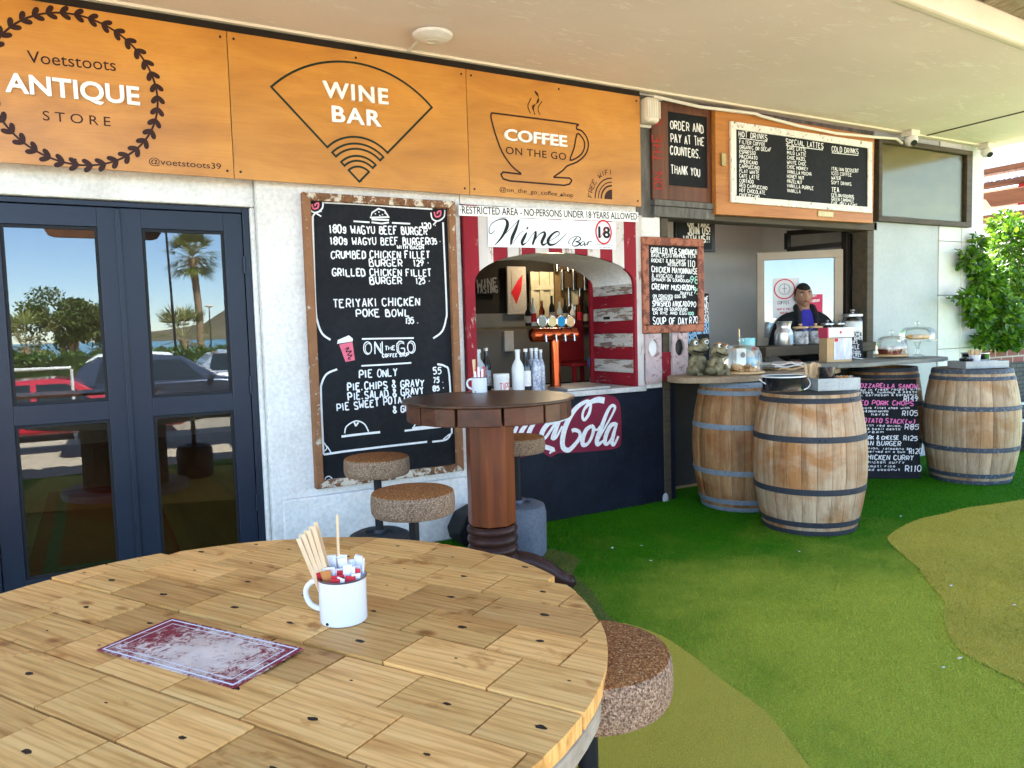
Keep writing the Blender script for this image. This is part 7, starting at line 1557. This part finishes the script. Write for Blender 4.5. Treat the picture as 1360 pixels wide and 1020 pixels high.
for u, y, H, lab in ((234, -20, 8.2, 'thin tall mast mirrored left of the tall palm'), (196, -33, 3.6, 'street lamp mirrored at the left edge of the right leaf'), (280, -38, 3.5, 'street lamp mirrored right of the tall palm')):
    x = mirx(u, y); t = thing('street_lamp', lab, 'street lamp', (x, y, GZ), 'lamp posts on the seafront'); MB().cyl((x, y, GZ), (x-.18*(H > 6), y, GZ+H), .05, .03, 10).build('post', 'trim_black', t, smooth=True)
    MB().lathe([(.05, 0), (.22, .05), (.26, .10), (.06, .2)], 16, (x-.18*(H > 6), y, GZ+H)).build('lamp_head', 'plastic_cream', t, smooth=True)
yv = 1900; prof = [(150, 441), (205, 440), (235, 436), (270, 430), (290, 417), (310, 404), (345, 388), (400, 378), (470, 392), (540, 420), (640, 438)]
b = MB(); rows = []
for u, v in prof: p = mir(u, v, yv); rows.append(p)
vs = []; 
for dy, s_ in ((260, 0), (120, .55), (0, 1.0), (-300, .3), (-500, 0)):
    for p in rows: vs.append((p.x, p.y+dy, -2+(p.z+2)*s_))
n = len(rows); o = b.add(vs, [(i*n+j, i*n+j+1, (i+1)*n+j+1, (i+1)*n+j) for i in range(4) for j in range(n-1)]).build('hills', 'hill_scrub', smooth='all'); o['kind'] = 'structure'
if o.data.polygons[0].normal.z < 0: o.data.flip_normals()
# terrace edge: dark slatted table, white rail, hanging timber board
t = thing('terrace_table', 'long dark slatted table mirrored in the lower left door pane', 'table', (-.3, -1.6, 0)); b = MB()
for k in range(6): b.box((-1.5, -2.05+k*.125, .72), (.7, -1.94+k*.125, .755))
b.build('table_top', 'dark_top', t, bevel=.004)
for dx in (-1.35, .5): MB().box((dx, -2.0, 0), (dx+.09, -1.35, .718)).build('trestle', 'turned_dark', t)
t = thing('terrace_rail', 'white pipe rail along the street edge of the terrace', 'railing', (0, -3.05, 0)); xe = mirx(92, -3.05); MB().cyl((-5, -3.05, 1.02), (xe, -3.05, 1.02), .024, n=12).build('rail', 'plastic_white', t, smooth=True)
for x in (-5, -3.2, -1.6, xe): MB().cyl((x, -3.05, -.008), (x, -3.05, 1.0), .022, n=10).build('post', 'plastic_white', t, smooth=True)
yv = MIR+2.4; a, c = mir(58, 300, yv), mir(214, 316, yv); zb_ = mir(130, 317, yv).z
t = thing('hanging_timber_board', 'brown round ended timber board on posts mirrored at the top of the doors', 'signboard', ((a.x+c.x)/2, -2.4, -.008))
MB().prism([(a.x, -2.42, zb_+.6), (c.x, -2.42, zb_+.6), (c.x, -2.42, zb_+.10), (c.x-.04, -2.42, zb_+.03), (c.x-.11, -2.42, zb_), (a.x+.11, -2.42, zb_), (a.x+.04, -2.42, zb_+.03), (a.x, -2.42, zb_+.10)], (0, .04, 0)).build('board', 'neigh_beam', t, bevel=.006)
xp = mirx(162, -2.4); MB().box((xp-.05, -2.52, -.008), (xp+.05, -2.421, zb_+.6)).build('post', 'neigh_beam', t)

rl = random.Random(21)
for k in range(12):                                   # crumbs of paper on the turf
    x, y = rl.uniform(2.3, 5.2), rl.uniform(1.6, 4.2); a = rl.uniform(0, PI); q = rl.uniform(.005, .011)
    o = MB().box((-q, -q*.5, 0), (q, q*.5, .003), 0, Matrix.Translation((x, y, .011)) @ Matrix.Rotation(a, 4, 'Z') @ Matrix.Rotation(.3, 4, 'X')).build('paper_crumb', 'paper_white', at=(x, y, .011)); tag(o, 'tiny white paper crumb lying on the turf', 'litter', 'paper crumbs on the turf')
